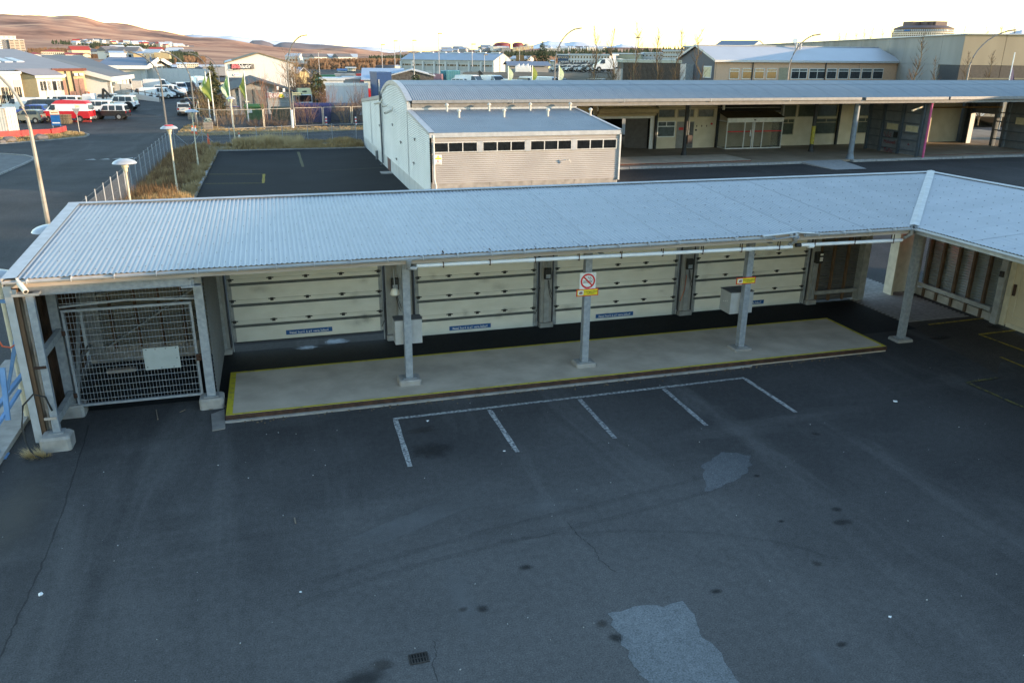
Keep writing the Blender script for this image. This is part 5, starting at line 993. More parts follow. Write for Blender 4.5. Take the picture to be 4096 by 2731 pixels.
def vehicle(kind, L, W, H, col, label, cat='car', lower=None, upper=None, zl=None, zu=None, wheel=None, group='parked vehicles', roofbox=False, wheelcol=None):
    prof, belt, wins, H0 = PROF[kind]; k = H/H0; P = [((x-.5)*L, z*k) for x, z in prof]; belt *= k
    T = Thing({'car': 'parked_car', 'van': 'parked_van'}.get(cat, cat.replace(' ', '_')), label, cat, (0, 0, 0), group=group, local=True)
    hw = W/2
    def yy(z): return hw-.06*max(0, (.6*k-z)) if z < belt else hw-(z-belt)*.22
    def band(z0, z1, grow=0.):
        q = P
        if z0 is not None: q = clip(q, z0, True)
        if z1 is not None: q = clip(q, z1, False)
        c = (0, belt); q = [(c[0]+(x-c[0])*(1+grow/L), z) for x, z in q]; mb = MB(); n = len(q); b = .06
        vs = [(x*(1-.012), yy(z)+grow, z) for x, z in q]+[(x, yy(z)-b, z) for x, z in q]+[(x, -yy(z)+b, z) for x, z in q]+[(x*(1-.012), -yy(z)-grow, z) for x, z in q]
        fs = [tuple(range(n)), tuple(range(4*n-1, 3*n-1, -1))]
        for a in range(3):
            for i in range(n): j = (i+1) % n; fs.append((a*n+i, (a+1)*n+i, (a+1)*n+j, a*n+j))
        mb.add(vs, fs); return mb
    pm = paint(*col); T.part('body', band(zl, zu) if (lower or upper) else band(None, None), pm, smooth=True)
    if lower: T.part('lower_body', band(None, zl), paint(*lower), smooth=True)
    if upper: T.part('roof', band(zu, None), paint(*upper), smooth=True)
    # glass
    top = H-.13*k
    for s in (-1, 1):
        for a, b in wins:
            z0, z1 = belt+.04, min(top, H*.93 if kind != 'econo' else 1.98*k); xa, xb = (a-.5)*L, (b-.5)*L
            sk = .0
            if b > .6: sk = -(z1-z0)*.55
            if a < .12 and kind not in ('econo',): ska = (z1-z0)*.15
            else: ska = 0
            T.part('side_window', MB().add([(xa, s*(yy(z0)+.012), z0), (xb, s*(yy(z0)+.012), z0), (xb+sk, s*(yy(z1)+.012), z1), (xa+ska, s*(yy(z1)+.012), z1)], [(0, 1, 2, 3)]), CGL)
    def pane(name, x0, z0, x1, z1, f, off):
        nx, nz = (z1-z0), -(x1-x0); l = math.hypot(nx, nz); nx, nz = nx/l*off, nz/l*off
        a = .1; X0, Z0, X1, Z1 = x0+(x1-x0)*a, z0+(z1-z0)*a, x0+(x1-x0)*(1-a), z0+(z1-z0)*(1-a); w0, w1 = yy(Z0)-.1, yy(Z1)-.1
        T.part(name, MB().add([(X0+nx, -w0, Z0+nz), (X0+nx, w0, Z0+nz), (X1+nx, w1, Z1+nz), (X1+nx, -w1, Z1+nz)], [(0, 1, 2, 3)]), CGL)
    fr = [(p, q) for p, q in zip(P, P[1:]) if p[0] > 0 and p[1] > q[1] and q[0] > p[0] and q[1] >= belt*.85]
    if fr: p, q = max(fr, key=lambda s: s[0][1]-s[1][1]); pane('windscreen', q[0], q[1], p[0], p[1], 1, .02)
    re = [(p, q) for p, q in zip(P, P[1:]) if q[0] < 0 and q[1] > p[1] and q[1] > belt*1.05 and p[0] < 0]
    if re and kind not in ('van',): p, q = max(re, key=lambda s: s[1][1]-s[0][1]); pane('rear_window', p[0], max(p[1], belt*.98), q[0], q[1], -1, -.02)
    r = wheel or {'suv': .38, 'boxy': .38, 'econo': .37}.get(kind, .32); wx = (.19, .8) if kind not in ('van', 'econo', 'bus') else (.2, .82)
    tm = MB().tube([(0, -.11, 0), (0, -.09, 0), (0, .09, 0), (0, .11, 0)], [r*.86, r, r, r*.86], 16).mesh('tyre', TYRE, None, True); rm = MB().tube([(0, -.113, 0), (0, .113, 0)], r*.58, 12).mesh('rim', wheelcol or RIM)
    am = MB().tube([(0, -.02, 0), (0, .02, 0)], r*1.18, 18).mesh('wheel_arch', PLAS)
    for fx in wx:
        for s in (-1, 1):
            x = (fx-.5)*L; am_o = link('wheel_arch', am, T.o); am_o.location = (x, s*(hw-.012), r+.03)
            w = link('wheel', tm, T.o); w.location = (x, s*(hw-.07), r); o = link('rim', rm, w)
    xb, xf = P[0][0], P[-1][0]; zb = P[0][1]
    T.part('rear_bumper', MB().bbox(xb-.1, xb+.1, -hw+.04, hw-.04, zb-.08, zb+.2, .04), CHR if kind == 'econo' else PLAS); T.part('front_bumper', MB().bbox(xf-.1, xf+.08, -hw+.04, hw-.04, zb-.08, zb+.2, .04), PLAS)
    for s in (-1, 1):
        T.part('tail_light', MB().box(xb-.015, xb+.06, s*(hw-.16)-.12, s*(hw-.16)+.12, belt*.72, belt*.95), LRED); T.part('headlight', MB().box(xf-.16, xf+.012, s*(hw-.22)-.14, s*(hw-.22)+.14, belt*.58, belt*.75), LWHT)
        T.part('mirror', MB().box((.66-.5)*L, (.69-.5)*L, s*(hw+.02)-.09, s*(hw+.02)+.09, belt, belt+.17), PLAS)
    if roofbox: T.part('roof_box', MB().bbox(-.9, .7, -.35, .35, H+.05, H+.42, .12), PLAS); T.part('roof_rack', MB().box(-.6, -.55, -.6, .6, H, H+.05).box(.45, .5, -.6, .6, H, H+.05), CHR)
    return T
def put(T, px, py, deg, z=0.):
    p = GR(px, py); T.o.location = (p.x, p.y, p.z+z); T.o.rotation_euler = (0, 0, R(deg)); return T
WHT_ = ('white', (.72, .73, .74)); SIL = ('silver', (.42, .43, .43)); DRK = ('dark_blue', (.02, .024, .04)); REDP = ('red', (.5, .02, .03)); BLU = ('blue', (.02, .07, .34)); GRN = ('grey_green', (.19, .2, .17)); MAR = ('maroon', (.08, .01, .03)); BLK = ('black', (.02, .02, .022))
put(vehicle('econo', 6.3, 2.05, 2.7, WHT_, 'red and white high-roofed van parked behind the pallets', 'van', REDP, REDP, 1.28*2.7/2.55, 2.08*2.7/2.55), 272, 487, 170)
put(vehicle('boxy', 4.8, 1.85, 1.95, WHT_, 'black and white boxy jeep with beige sill beside the red van', 'car', BLK, None, 1.12*1.95/1.85, None, .42), 440, 479, 170)
put(vehicle('suv', 5.0, 2.0, 2.05, WHT_, 'white jeep lifted on oversized black tyres', 'car', wheel=.56, wheelcol=TYRE), 482, 444, 170, .12)
put(vehicle('wagon', 4.6, 1.8, 1.6, SIL, 'silver crossover parked against the white gable wall', 'car'), 417, 416, 170)
put(vehicle('hatch', 3.8, 1.7, 1.6, GRN, 'grey-green hatchback beside the blue barrel', 'car'), 118, 492, 168)
put(vehicle('wagon', 4.2, 1.75, 1.6, BLU, 'bright blue car behind the grey-green hatchback', 'car'), 132, 468, 168)
put(vehicle('bus', 5.0, 1.9, 1.95, DRK, 'dark blue van with tinted windows behind the red van', 'van'), 168, 455, 170)
put(vehicle('van', 4.8, 1.9, 1.95, WHT_, 'white van partly hidden behind the lamp post and dark van', 'van'), 96, 448, 170)
put(vehicle('bus', 5.4, 2.0, 2.2, WHT_, 'white van whose roof shows over the dark blue van', 'van'), 250, 446, 170)
put(vehicle('saloon', 4.5, 1.8, 1.5, MAR, 'dark maroon car by the brown loading doors', 'car'), 320, 424, 170)
put(vehicle('suv', 4.8, 1.9, 1.85, WHT_, 'white jeep wedged between red van and boxy jeep', 'car'), 388, 457, 170)
put(vehicle('van', 4.3, 1.8, 1.85, WHT_, 'small white panel van with red tail light by the ramp', 'van'), 578, 396, 172)
put(vehicle('bus', 4.4, 1.8, 1.85, WHT_, 'small white people carrier nose to nose with the ramp end', 'van'), 649, 394, -12)
put(vehicle('saloon', 4.5, 1.8, 1.45, DRK, 'dark car between the two white people carriers', 'car'), 692, 391, -12)
put(vehicle('bus', 5.2, 1.95, 2.0, WHT_, 'larger white passenger van beyond the dark car', 'van'), 684, 386, -12)
put(vehicle('van', 5.6, 2.0, 2.3, WHT_, 'white panel van along the white boundary wall', 'van'), 640, 366, -10)
put(vehicle('bus', 5.0, 1.95, 2.1, WHT_, 'white van with its dark front turned to the road', 'van'), 727, 376, -80)
put(vehicle('bus', 5.0, 1.95, 2.1, BLK, 'black van beside the white boundary wall', 'van'), 758, 374, -80)
put(vehicle('wagon', 4.6, 1.8, 1.65, SIL, 'silver estate car with black roof box seen from behind', 'car', roofbox=True), 738, 459, 96)
put(vehicle('saloon', 4.5, 1.8, 1.5, DRK, 'dark car parked ahead of the silver estate', 'car'), 764, 432, 96)
# flatbed truck with crane
T = Thing('flatbed_truck', 'small white flatbed truck with a folded black crane', 'truck', group='parked vehicles', local=True)
T.part('cab', MB().prism([(1.6, -1, .6), (3.3, -1, .6), (3.35, -1, 1.3), (2.75, -1, 2.15), (1.6, -1, 2.2)], (0, 2, 0)), paint(*WHT_)); T.part('side_window', MB().box(1.85, 2.8, -1.02, -1.005, 1.4, 2.0), CGL); T.part('windscreen', MB().beam((3.36, 0, 1.38), (2.86, 0, 2.08), 1.6, .02), CGL)
T.part('bed', MB().box(-3, 1.4, -1.1, 1.1, .9, 1.05), GALV2); T.part('side_board', MB().box(-3, 1.4, -1.12, -1.07, 1.05, 1.5), WHITE); T.part('side_board', MB().box(-3, 1.4, 1.07, 1.12, 1.05, 1.5), WHITE); T.part('chassis', MB().box(-3, 3, -.5, .5, .5, .9), PLAS)
T.part('crane_arm', MB().beam((.4, 0, 1.1), (.1, 0, 2.9), .28, .3).beam((.1, 0, 2.9), (-.9, 0, 1.7), .22, .25).beam((-.2, .1, 1.1), (-.3, .1, 2.4), .1), BLACKM); T.part('beacon', MB().tube([(2.2, 0, 2.2), (2.2, 0, 2.45)], .12, 8), mat('orange_beacon', (.6, .12, .02), .4))
tm = MB().tube([(0, -.14, 0), (0, .14, 0)], .42, 14).mesh('wheel', TYRE)
for x in (-1.8, 2.5):
    for s in (-1, 1): o = link('wheel', tm, T.o); o.location = (x, s*.9, .42)
put(T, 428, 437, 170)
# motorhome + truck with yellow cab
T = Thing('motorhome', 'white motorhome beside the white boundary wall', 'motorhome', group='parked vehicles', local=True)
T.part('body', MB().bbox(-3.2, 2, -1.1, 1.1, .6, 3.0, .12), paint(*WHT_), smooth=True); T.part('cab', MB().prism([(2, -1, .6), (3.4, -1, .6), (3.4, -1, 1.2), (2.8, -1, 2.0), (2, -1, 2.1)], (0, 2, 0)), paint(*WHT_)); T.part('windscreen', MB().beam((3.38, 0, 1.28), (2.88, 0, 1.95), 1.7, .03), CGL); T.part('luton', MB().bbox(1.8, 3.1, -1.05, 1.05, 2.05, 3.0, .1), paint(*WHT_)); T.part('side_window', MB().box(-1.8, -.6, -1.12, -1.105, 1.7, 2.3), CGL); T.part('roof_rack', MB().box(-2.5, 0, -.8, .8, 3.0, 3.1), CHR)
for x in (-1.9, 2.4):
    for s in (-1, 1): o = link('wheel', tm, T.o); o.location = (x, s*.95, .42)
put(T, 806, 374, -75)
def lorry(px, py, deg, label, cabc, grp='parked vehicles'):
    T = Thing('lorry', label, 'truck', group=grp, local=True)
    T.part('cab', MB().bbox(-1.1, 1.1, -1.2, 1.2, .7, 3.0, .15), paint(*WHT_), smooth=True); T.part('air_deflector', MB().add([(-1, -1.2, 3.0), (1, -1.2, 3.0), (1, 1.2, 3.0), (-1, 1.2, 3.0), (-1, -1.1, 4.0), (.55, -1.1, 4.0), (.55, 1.1, 4.0), (-1, 1.1, 4.0)], [(4, 5, 6, 7), (0, 1, 5, 4), (1, 2, 6, 5), (2, 3, 7, 6), (3, 0, 4, 7)]), paint(*cabc))
    T.part('emblem', MB().obox((.83, .1, 3.5), .03, .5, .25, Matrix.Rotation(-.42, 3, 'Y')).obox((.84, -.25, 3.48), .04, .35, .2, Matrix.Rotation(-.42, 3, 'Y')), mat('dark_emblem', (.04, .04, .03), .5))
    T.part('windscreen', MB().box(1.1, 1.12, -1.05, 1.05, 1.75, 2.75), CGL); T.part('sun_visor', MB().box(1.1, 1.3, -1.05, 1.05, 2.76, 2.9), PLAS); T.part('grille', MB().box(1.1, 1.125, -.8, .8, .95, 1.6), PLAS); T.part('front_bumper', MB().bbox(.9, 1.2, -1.2, 1.2, .4, .8, .05), paint(*WHT_))
    for s in (-1, 1): T.part('mirror', MB().box(1.0, 1.15, s*1.35-.12, s*1.35+.12, 1.9, 2.6), PLAS); T.part('headlight', MB().box(1.1, 1.13, s*.95-.15, s*.95+.15, .9, 1.1), LWHT)
    T.part('chassis', MB().box(-6, -.9, -.6, .6, .7, 1.0), PLAS)
    for x in (.2, -3.8, -5):
        for s in (-1, 1): o = link('wheel', tm, T.o); o.location = (x, s*1.0, .48); o.scale = (1.15,)*3
    T.o.scale = (.84,)*3
    return put(T, px, py, deg)
lorry(1222, 448, -84, 'white lorry cab with yellow emblem deflector behind the panel fence', ('lorry_yellow', (.62, .56, .3)))
# ------------------------------------------------------------------ small things at the left junction
c = GR(40, 527); T = Thing('shipping_container', 'white shipping container with scribbled graffiti at the road corner', 'container', c, R(163))
def container(T, L, W, H, m, dm, ribs=True, doors=True):
    mb = MB(); n = int(L/.28)
    for s in (-1, 1):
        for i in range(n):
            x0 = -L/2+L*i/n; x1 = -L/2+L*(i+.5)/n; mb.box(x0, x1, s*W/2-.03, s*W/2+.03, .15, H-.12)
    mb.box(-L/2, L/2, -W/2+.032, W/2-.032, .12, H-.02); T.part('body', mb, m)
    mb = MB()
    for x in (-L/2, L/2-.12):
        for y in (-W/2, W/2-.12): mb.box(x, x+.12, y, y+.12, 0, H)
    for s in (-W/2, W/2-.12): mb.box(-L/2+.12, L/2-.12, s, s+.12, 0, .14); mb.box(-L/2+.12, L/2-.12, s, s+.12, H-.1, H)
    T.part('frame', mb, dm)
    for s in (-1, 1): T.part('door', MB().box(L/2, L/2+.04, min(0, s*W/2)+.06, max(0, s*W/2)-.06, .14, H-.1), m)
    mb = MB()
    for y in (-.85, -.35, .35, .85): mb.tube([(L/2+.07, y, .15), (L/2+.07, y, H-.12)], .025, 5)
    T.part('lock_rods', mb, dm)
CW = mat('container_white', (.66, .64, .58), .6, 0, col2=(.74, .72, .66), scale=.8); T.local = True; T.o.rotation_euler = (0, 0, R(-10)); T.o.location = GR(20, 532)-Vector((1.9, 0, 0)); container(T, 6.1, 2.44, 2.75, CW, mat('container_frame_rust', (.4, .33, .26), .7, col2=(.62, .58, .5), scale=3))
T.part('graffiti', MB().tube([(-.6, -1.27, .5), (-.2, -1.27, 1.2), (.1, -1.27, 1.5), (.5, -1.27, 1.35), (.3, -1.27, 1.1), (.0, -1.27, 1.05)], .03, 4).tube([(-.9, -1.27, 1.2), (-.5, -1.27, .5)], .05, 4), BLACKM)
REDW = mat('red_wall_paint', (.42, .05, .05), .7, 0, col2=(.52, .08, .07), scale=2)
rw = Thing('red_wall', 'low red painted wall along the grass island', 'wall', GR(150, 540))
pp = [GR(-100, 560), GR(0, 553), GR(120, 545), GR(205, 542), GR(245, 535), GR(262, 528)]
mb = MB()
for a, b in zip(pp, pp[1:]): mb.beam(a+Vector((0, 0, .3)), b+Vector((0, 0, .3)), .35, .75)
rw.part('wall_run', mb, REDW)
rk = Thing('red_kerb', 'low red kerb beside the parked red van', 'kerb', GR(300, 487)); rk.part('kerb_run', MB().beam(GR(190, 487)+Vector((0, 0, .1)), GR(365, 489)+Vector((0, 0, .1)), .25, .25), REDW)
def boulder(px, py, r, label, seed):
    rr = random.Random(seed); bm = bmesh.new(); bmesh.ops.create_icosphere(bm, subdivisions=2, radius=r)
    for v in bm.verts: v.co *= rr.uniform(.82, 1.12); v.co.z = max(-.1*r, v.co.z*.75+.25*r)
    me = bpy.data.meshes.new('boulder'); bm.to_mesh(me); bm.free(); me.materials.append(mat('boulder_stone', (.17, .15, .14), .9, var=.25, scale=3, bump=.4)); o = link('boulder', me); o.location = GR(px, py); tag(o, label, 'boulder')
boulder(166, 562, .7, 'large grey boulder on the grass island under the red wall', 3); boulder(38, 570, .65, 'flat grey boulder at the end of the grass island', 4); boulder(10, 575, .4, 'small boulder beside the flat one on the island', 5)
T = Thing('information_sign', 'blue sign board with white top panel on two legs', 'sign', GR(232, 530), R(-10), local=True)
for x in (-.42, .42): T.part('leg', MB().tube([(x, 0, -.1), (x, 0, 2.5)], .035, 6), GALV)
T.part('blue_panel', MB().box(-.5, .5, -.05, -.036, .75, 1.9), mat('sign_blue', (.01, .12, .38), .5)); T.part('white_panel', MB().box(-.5, .5, -.05, -.036, 1.95, 2.4), mat('sign_cream', (.75, .7, .55), .5)); T.part('text_band', MB().box(-.4, .42, -.056, -.051, .98, 1.1), WHITE); T.part('text_line', MB().box(-.36, .36, -.056, -.051, 2.1, 2.22), mat('sign_orange', (.5, .25, .1), .6))
T = Thing('give_way_sign', 'back of a triangular give-way sign on a thin pole', 'sign', GR(320, 537), R(-10), local=True)
T.part('pole', MB().tube([(0, 0, 0), (0, 0, 3.2)], .035, 6), mat('cream_pole', (.5, .47, .4), .6)); T.part('plate', MB().prism([(-.42, -.03, 2.75), (.42, -.03, 2.75), (0, -.03, 2.0)], (0, .02, 0)), mat('sign_back_grey', (.3, .31, .31), .5)); T.part('street_plate', MB().box(-.05, .45, -.04, -.01, 2.85, 3.1), mat('plate_cream', (.75, .65, .4), .5))
T = Thing('pallet_stack', 'stack of wooden pallets in front of the red van', 'pallets', GR(265, 496), R(-10), local=True); PW = mat('pallet_wood', (.22, .17, .11), .9, var=.3, rand=.2)
pmx = MB()
for y in (-.38, 0, .38): pmx.box(-.6, .6, y-.05, y+.05, 0, .1)
for x in (-.55, -.3, 0, .3, .55): pmx.box(x-.05, x+.05, -.4, .4, .1, .125)
pme = pmx.mesh('pallet', PW)
for i in range(8): T.shared('pallet', pme, (rnd.uniform(-.05, .05), rnd.uniform(-.03, .03), .02+i*.14))
T = Thing('plastic_barrel', 'blue plastic barrel beside the grey-green hatchback', 'barrel', GR(181, 487), local=True); T.part('drum', MB().lathe((0, 0, 0), [(.26, 0), (.3, .05), (.31, .3), (.3, .33), (.31, .36), (.31, .7), (.3, .9), (.24, .98)], 16), mat('barrel_blue', (.01, .06, .42), .35), smooth=True); T.part('lid', MB().lathe((0, 0, .98), [(.24, 0), (.22, .03)], 16), mat('barrel_blue', (.01, .06, .42), .35))
# cones
def cone(px, py, label, white=True, h=.95):
    T = Thing('traffic_cone', label, 'traffic cone', GR(px, py), group='traffic cones by the junction', local=True); OR = mat('cone_orange', (.7, .10, .03), .5)
    T.part('base', MB().bbox(-.22, .22, -.22, .22, 0, .05, .02), OR); T.part('cone_body', MB().lathe((0, 0, .05), [(.17, 0), (.035, h-.05)], 14), OR, smooth=True)
    if white: T.part('reflective_band', MB().lathe((0, 0, .05), [(.17-.135*.33+.006, (h-.05)*.33), (.17-.135*.75+.006, (h-.05)*.75)], 14), WHITE, smooth=True)
cone(772, 537, 'white-banded traffic cone standing beside a twin on the lawn corner'); cone(784, 538, 'second white-banded cone leaning close to its twin on the lawn corner'); cone(836, 580, 'plain orange cone without a band behind the wire fence', False, 1.15); cone(959, 567, 'white-banded cone alone on the dark street')
# ------------------------------------------------------------------ lamps
def curved_lamp(px, py, topy, reach, deg, label, m=None, r=.085, lean=0., z0=None, head=True, gp='street lamps with curved arm'):
    p = GR(px, py) if z0 is None else z0; Hh = HT(p, topy)-p.z; T = Thing('street_lamp', label, 'street lamp', p, R(deg), group=gp, local=True); m = m or mat('lamp_pole', (.16, .16, .16), .5, .2)
    c = [(0, 0, 0), (0, 0, Hh*.35), (0, 0, Hh*.62)]; n = 8
    for i in range(1, n+1): a = math.pi/2*.82*i/n; c.append((reach*(1-math.cos(a))*1.05, 0, Hh*.62+(Hh*.38)*math.sin(a)/math.sin(math.pi/2*.82)))
    T.part('pole', MB().tube(c, [r*1.3, r*1.1, r*.9]+[r*.8-.02*i/n*r for i in range(n)], 8), m, smooth=True)
    if head: T.part('lamp_head', MB().beam(Vector(c[-1]), Vector(c[-1])+Vector((.75, 0, .12)), .28, .14), mat('lamp_head', (.2, .17, .14), .6))
    return T
WARM = mat('rusty_pole', (.22, .17, .11), .6, .1, col2=(.36, .34, .30), scale=.5, contrast=(.3, .5))
curved_lamp(195, 905, 255, 3.4, 150, 'tall street lamp by the near left canopy corner, arm curving left', WARM, .095)
curved_lamp(668, 516, 215, 3.2, 168, 'street lamp with a small plate behind the red-capped lamp', None, .1)
curved_lamp(785, 500, 213, 3.2, 168, 'street lamp at the lawn corner near the cones', None, .1)
curved_lamp(842, 400, 217, 2.8, 168, 'street lamp far down the road before the white gable hall', None, .09); curved_lamp(884, 390, 225, 2.8, 168, 'farthest street lamp down the road behind the flagpoles', None, .08)
curved_lamp(1168, 500, 144, 2.6, 0, 'tall lamp with white sleeve rising above the panel fence, arm to the right', mat('dark_pole', (.16, .15, .14), .5, .2), .1)
T = Thing('post_sleeve', 'white sleeve round the foot of the tall lamp by the fence', 'sleeve', GR(1172, 515)); b_ = GR(1172, 515); T.part('sleeve', MB().tube([b_+Vector((0, 0, -.1)), b_+Vector((0, 0, 2.2))], .16, 10), WHITE)
for px, topy, d, reach, lb in ((2216, 117, 92, 2.7, 'lamp post behind the barrel roof, arm curving right before the hill'), (3140, 142, 92, 2.8, 'lamp post in front of the tan office roof'), (3852, 124, 96, 4.2, 'lamp post with small camera before the concrete hall')):
    b = at(px, 400, d); b.z = 2.; T = curved_lamp(0, 0, topy, reach, -14, lb, mat('lamp_pole', (.16, .16, .16), .5, .2), .085, z0=b)
def ph_lamp(px, py, toppy, label, red=False, r=.38, p=None):
    p = p if p is not None else GR(px, py); Hh = HT(p, toppy)-p.z; T = Thing('garden_lamp', label, 'street lamp', p, group='domed garden lamps', local=True); PM = mat('lamp_cream', (.62, .56, .42), .5); DM = mat('dome_metal', (.5, .52, .54), .35, .3)
    T.part('pole', MB().tube([(0, 0, 0), (0, 0, .9), (0, 0, .92), (0, 0, Hh-.55)], [.07, .07, .05, .045], 8), PM, smooth=True)
    T.part('socket', MB().lathe((0, 0, Hh-.62), [(.06, 0), (.1, .06), (.1, .2), (.15, .22), (.15, .4), (.12, .42)], 12), PM, smooth=True)
    T.part('dome', MB().lathe((0, 0, Hh-.22), [(r*.95, -.02), (r, 0), (r*.9, .07), (r*.68, .14), (r*.35, .195), (.02, .215)], 20), DM, smooth=True)
    if red: T.part('red_cap', MB().lathe((0, 0, Hh-.08), [(r*.5, 0), (r*.52, .04), (r*.45, .08)], 16), RED)
ph_lamp(713, 790, 500, 'domed garden lamp with a red cap above the verge', True, .53); q_ = at(505, 700, 41); q_.z = 0; ph_lamp(0, 0, 634, 'domed garden lamp closest to the wire fence, no cap', p=q_, r=.53); ph_lamp(795, 677, 437, 'domed garden lamp on the verge near the rear yard corner', r=.53); ph_lamp(943, 584, 387, 'domed garden lamp in front of the shuttered gable shed', r=.43)
q_ = at(196, 905, 29); q_.z = 0; ph_lamp(0, 0, 897, 'grey lamp dome peeking over the canopy edge', p=q_, r=.53); q_ = at(-14, 1095, 22.5); q_.z = 0; ph_lamp(0, 0, 1078, 'lamp dome cut by the left side near the canopy corner', p=q_, r=.45)
# ------------------------------------------------------------------ wire fences
def wire_fence(P0, P1, n, h, label, braces=()):
    P0, P1 = Vector(P0), Vector(P1); T = Thing('wire_fence', label, 'fence', (P0+P1)/2); d = (P1-P0); L = d.length; dn = d.normalized()
    for i in range(n+1):
        p = P0+d*i/n; T.part('post', MB().tube([p, p+Vector((0, 0, h))], .035, 6), GALV); T.part('post_cap', MB().tube([p+Vector((0, 0, h)), p+Vector((0, 0, h+.03))], .04, 6), BLACKM)
    wires = MB()
    for z in (.1, h*.5, h-.35, h-.1): wires.tube([P0+Vector((0, 0, z)), P1+Vector((0, 0, z))], .007, 4)
    step = .11; k = int(L/step); hh = h-.35
    for i in range(-int(hh/step), k):
        for s in (1, -1):
            a = i*step; z0, z1 = .1, hh
            x0, x1 = (a, a+hh-.1) if s > 0 else (a+hh-.1, a); 
            def cl(x, z): return P0+dn*x+Vector((0, 0, z))
            lo, hi = max(0, min(x0, x1)), min(L, max(x0, x1))
            if hi <= lo: continue
            za = z0+(z1-z0)*((lo-x0)/(x1-x0)); zb = z0+(z1-z0)*((hi-x0)/(x1-x0)); wires.tube([cl(lo, za), cl(hi, zb)], .0026, 3, False)
    T.part('wire_mesh', wires, mat('fence_wire', (.22, .23, .24), .5, .4), kind='stuff')
    for i, s in braces: p = P0+d*i/n; T.part('brace', MB().tube([p+Vector((0, 0, h*.8)), p+dn*(1.6*s)], .025, 6), GALV)
    return T
wire_fence((-9.45, 40, 0), (-9.45, 83.5, 0), 19, 2.1, 'wire mesh fence on steel posts between road and verge', ((19, -1),))
wire_fence((-9.3, 84, 0), (8.2, 87.5, 0), 7, 2.1, 'wire mesh fence along the verge behind the rear yard', ((0, 1), (1, 1), (1, -1)))
# ------------------------------------------------------------------ buildings helper
def frame(px, dist, zbase):
    p = at(px, 300, dist); p.z = zbase; d = Vector((p.x, p.y, 0)).normalized(); return p, math.atan2(-d.x, d.y)
WGL = mat('window_glass', (.03, .035, .04), .1, 0, var=.3, spec=.7); WFR = mat('window_white', (.6, .6, .58), .5)
def block(name, label, cat, px0, px1, pyt, pyb, dist, depth, wall, roof, rtype='flat', yaw=0., rpy=None, wins=None, zbase=None, group=None, ov=.3, wz=None, side=None, anchor=.5):
    """a building seen face-on between photo columns px0..px1, eaves at row pyt and foot at row pyb"""
    pc = px0+(px1-px0)*anchor; a, b = at(px0, pyt, dist), at(px1, pyt, dist); W = (a-b).length; zt = at(pc, pyt, dist).z; zb = at(pc, pyb, dist).z if zbase is None else zbase
    p, rz = frame(pc, dist, zb); T = Thing(name, label, cat, p, rz+R(yaw), group=group, local=True); H = zt-zb; x0, x1 = -W*anchor, W*(1-anchor)
    T.W, T.H, T.D = W, H, depth
    T.part('wall', MB().box(x0, x1, 0, depth, -.5, H), wall)
    rh = (at(pc, rpy, dist+depth/2).z-zt) if rpy is not None else W*.15
    if rtype == 'flat': T.part('roof', MB().box(x0-ov, x1+ov, -ov, depth+ov, H, H+.35), roof)
    elif rtype == 'gable':   # ridge across the view
        T.part('gable', MB().prism([(x0+.02, 0, H), (x0+.02, depth, H), (x0+.02, depth/2, H+rh*.97)], (W-.04, 0, 0)), wall)
        T.part('roof', MB().add([(x0-ov, -ov, H), (x1+ov, -ov, H), (x1+ov, depth/2, H+rh+.05), (x0-ov, depth/2, H+rh+.05), (x1+ov, depth+ov, H), (x0-ov, depth+ov, H), (x0-ov, -ov, H-.2), (x1+ov, -ov, H-.2)], [(0, 1, 2, 3), (3, 2, 4, 5), (6, 7, 1, 0)]), roof)
    elif rtype == 'end':     # gable towards the viewer
        xm = (x0+x1)/2; T.part('gable', MB().prism([(x0, .02, H), (x1, .02, H), (xm, .02, H+rh)], (0, depth-.04, 0)), wall)
        t = .18; T.part('roof', MB().add([(x0-ov, -ov, H-.1), (xm, -ov, H+rh+.1), (xm, depth, H+rh+.1), (x0-ov, depth, H-.1), (x1+ov, -ov, H-.1), (x1+ov, depth, H-.1), (x0-ov, -ov, H-.1-t), (xm, -ov, H+rh+.1-t), (x1+ov, -ov, H-.1-t)], [(0, 1, 2, 3), (1, 4, 5, 2), (0, 6, 7, 1), (1, 7, 8, 4)]), roof)
    elif rtype == 'hip':
        i = min(W, depth)*.42; T.part('roof', MB().add([(x0-ov, -ov, H), (x1+ov, -ov, H), (x1+ov, depth+ov, H), (x0-ov, depth+ov, H), (x0+i, depth/2, H+rh), (x1-i, depth/2, H+rh)], [(0, 1, 5, 4), (1, 2, 5), (2, 3, 4, 5), (3, 0, 4)]), roof)
    if wins:
        rows, cols, fw, fh = wins
        for r in range(rows):
            for c in range(cols):
                ww = W/cols*fw; hh = H/rows*fh; xc = x0+W*(c+.5)/cols; zc = H*(r+.5)/rows+.05*hh
                w = T.part('window', MB().box(xc-ww/2-.06, xc+ww/2+.06, -.05, -.004, zc-hh/2-.06, zc+hh/2+.06), WFR); T.part('pane', MB().box(xc-ww/2, xc+ww/2, -.06, -.051, zc-hh/2, zc+hh/2), WGL, w)
    if side:
        rows, cols, fw, fh = side
        for r in range(rows):
            for c in range(cols):
                ww = depth/cols*fw; hh = H/rows*fh; yc = depth*(c+.5)/cols; zc = H*(r+.5)/rows
                w = T.part('window', MB().box(x1+.004, x1+.05, yc-ww/2-.06, yc+ww/2+.06, zc-hh/2-.06, zc+hh/2+.06), WFR); T.part('pane', MB().box(x1+.051, x1+.06, yc-ww/2, yc+ww/2, zc-hh/2, zc+hh/2), WGL, w)
    T.x0, T.x1 = x0, x1; return T
CREAMW = mat('cream_render', (.62, .56, .42), .8, var=.05); WHITEW = mat('white_render', (.62, .61, .58), .8, var=.05); TANW = mat('tan_render', (.42, .34, .2), .8, var=.08)
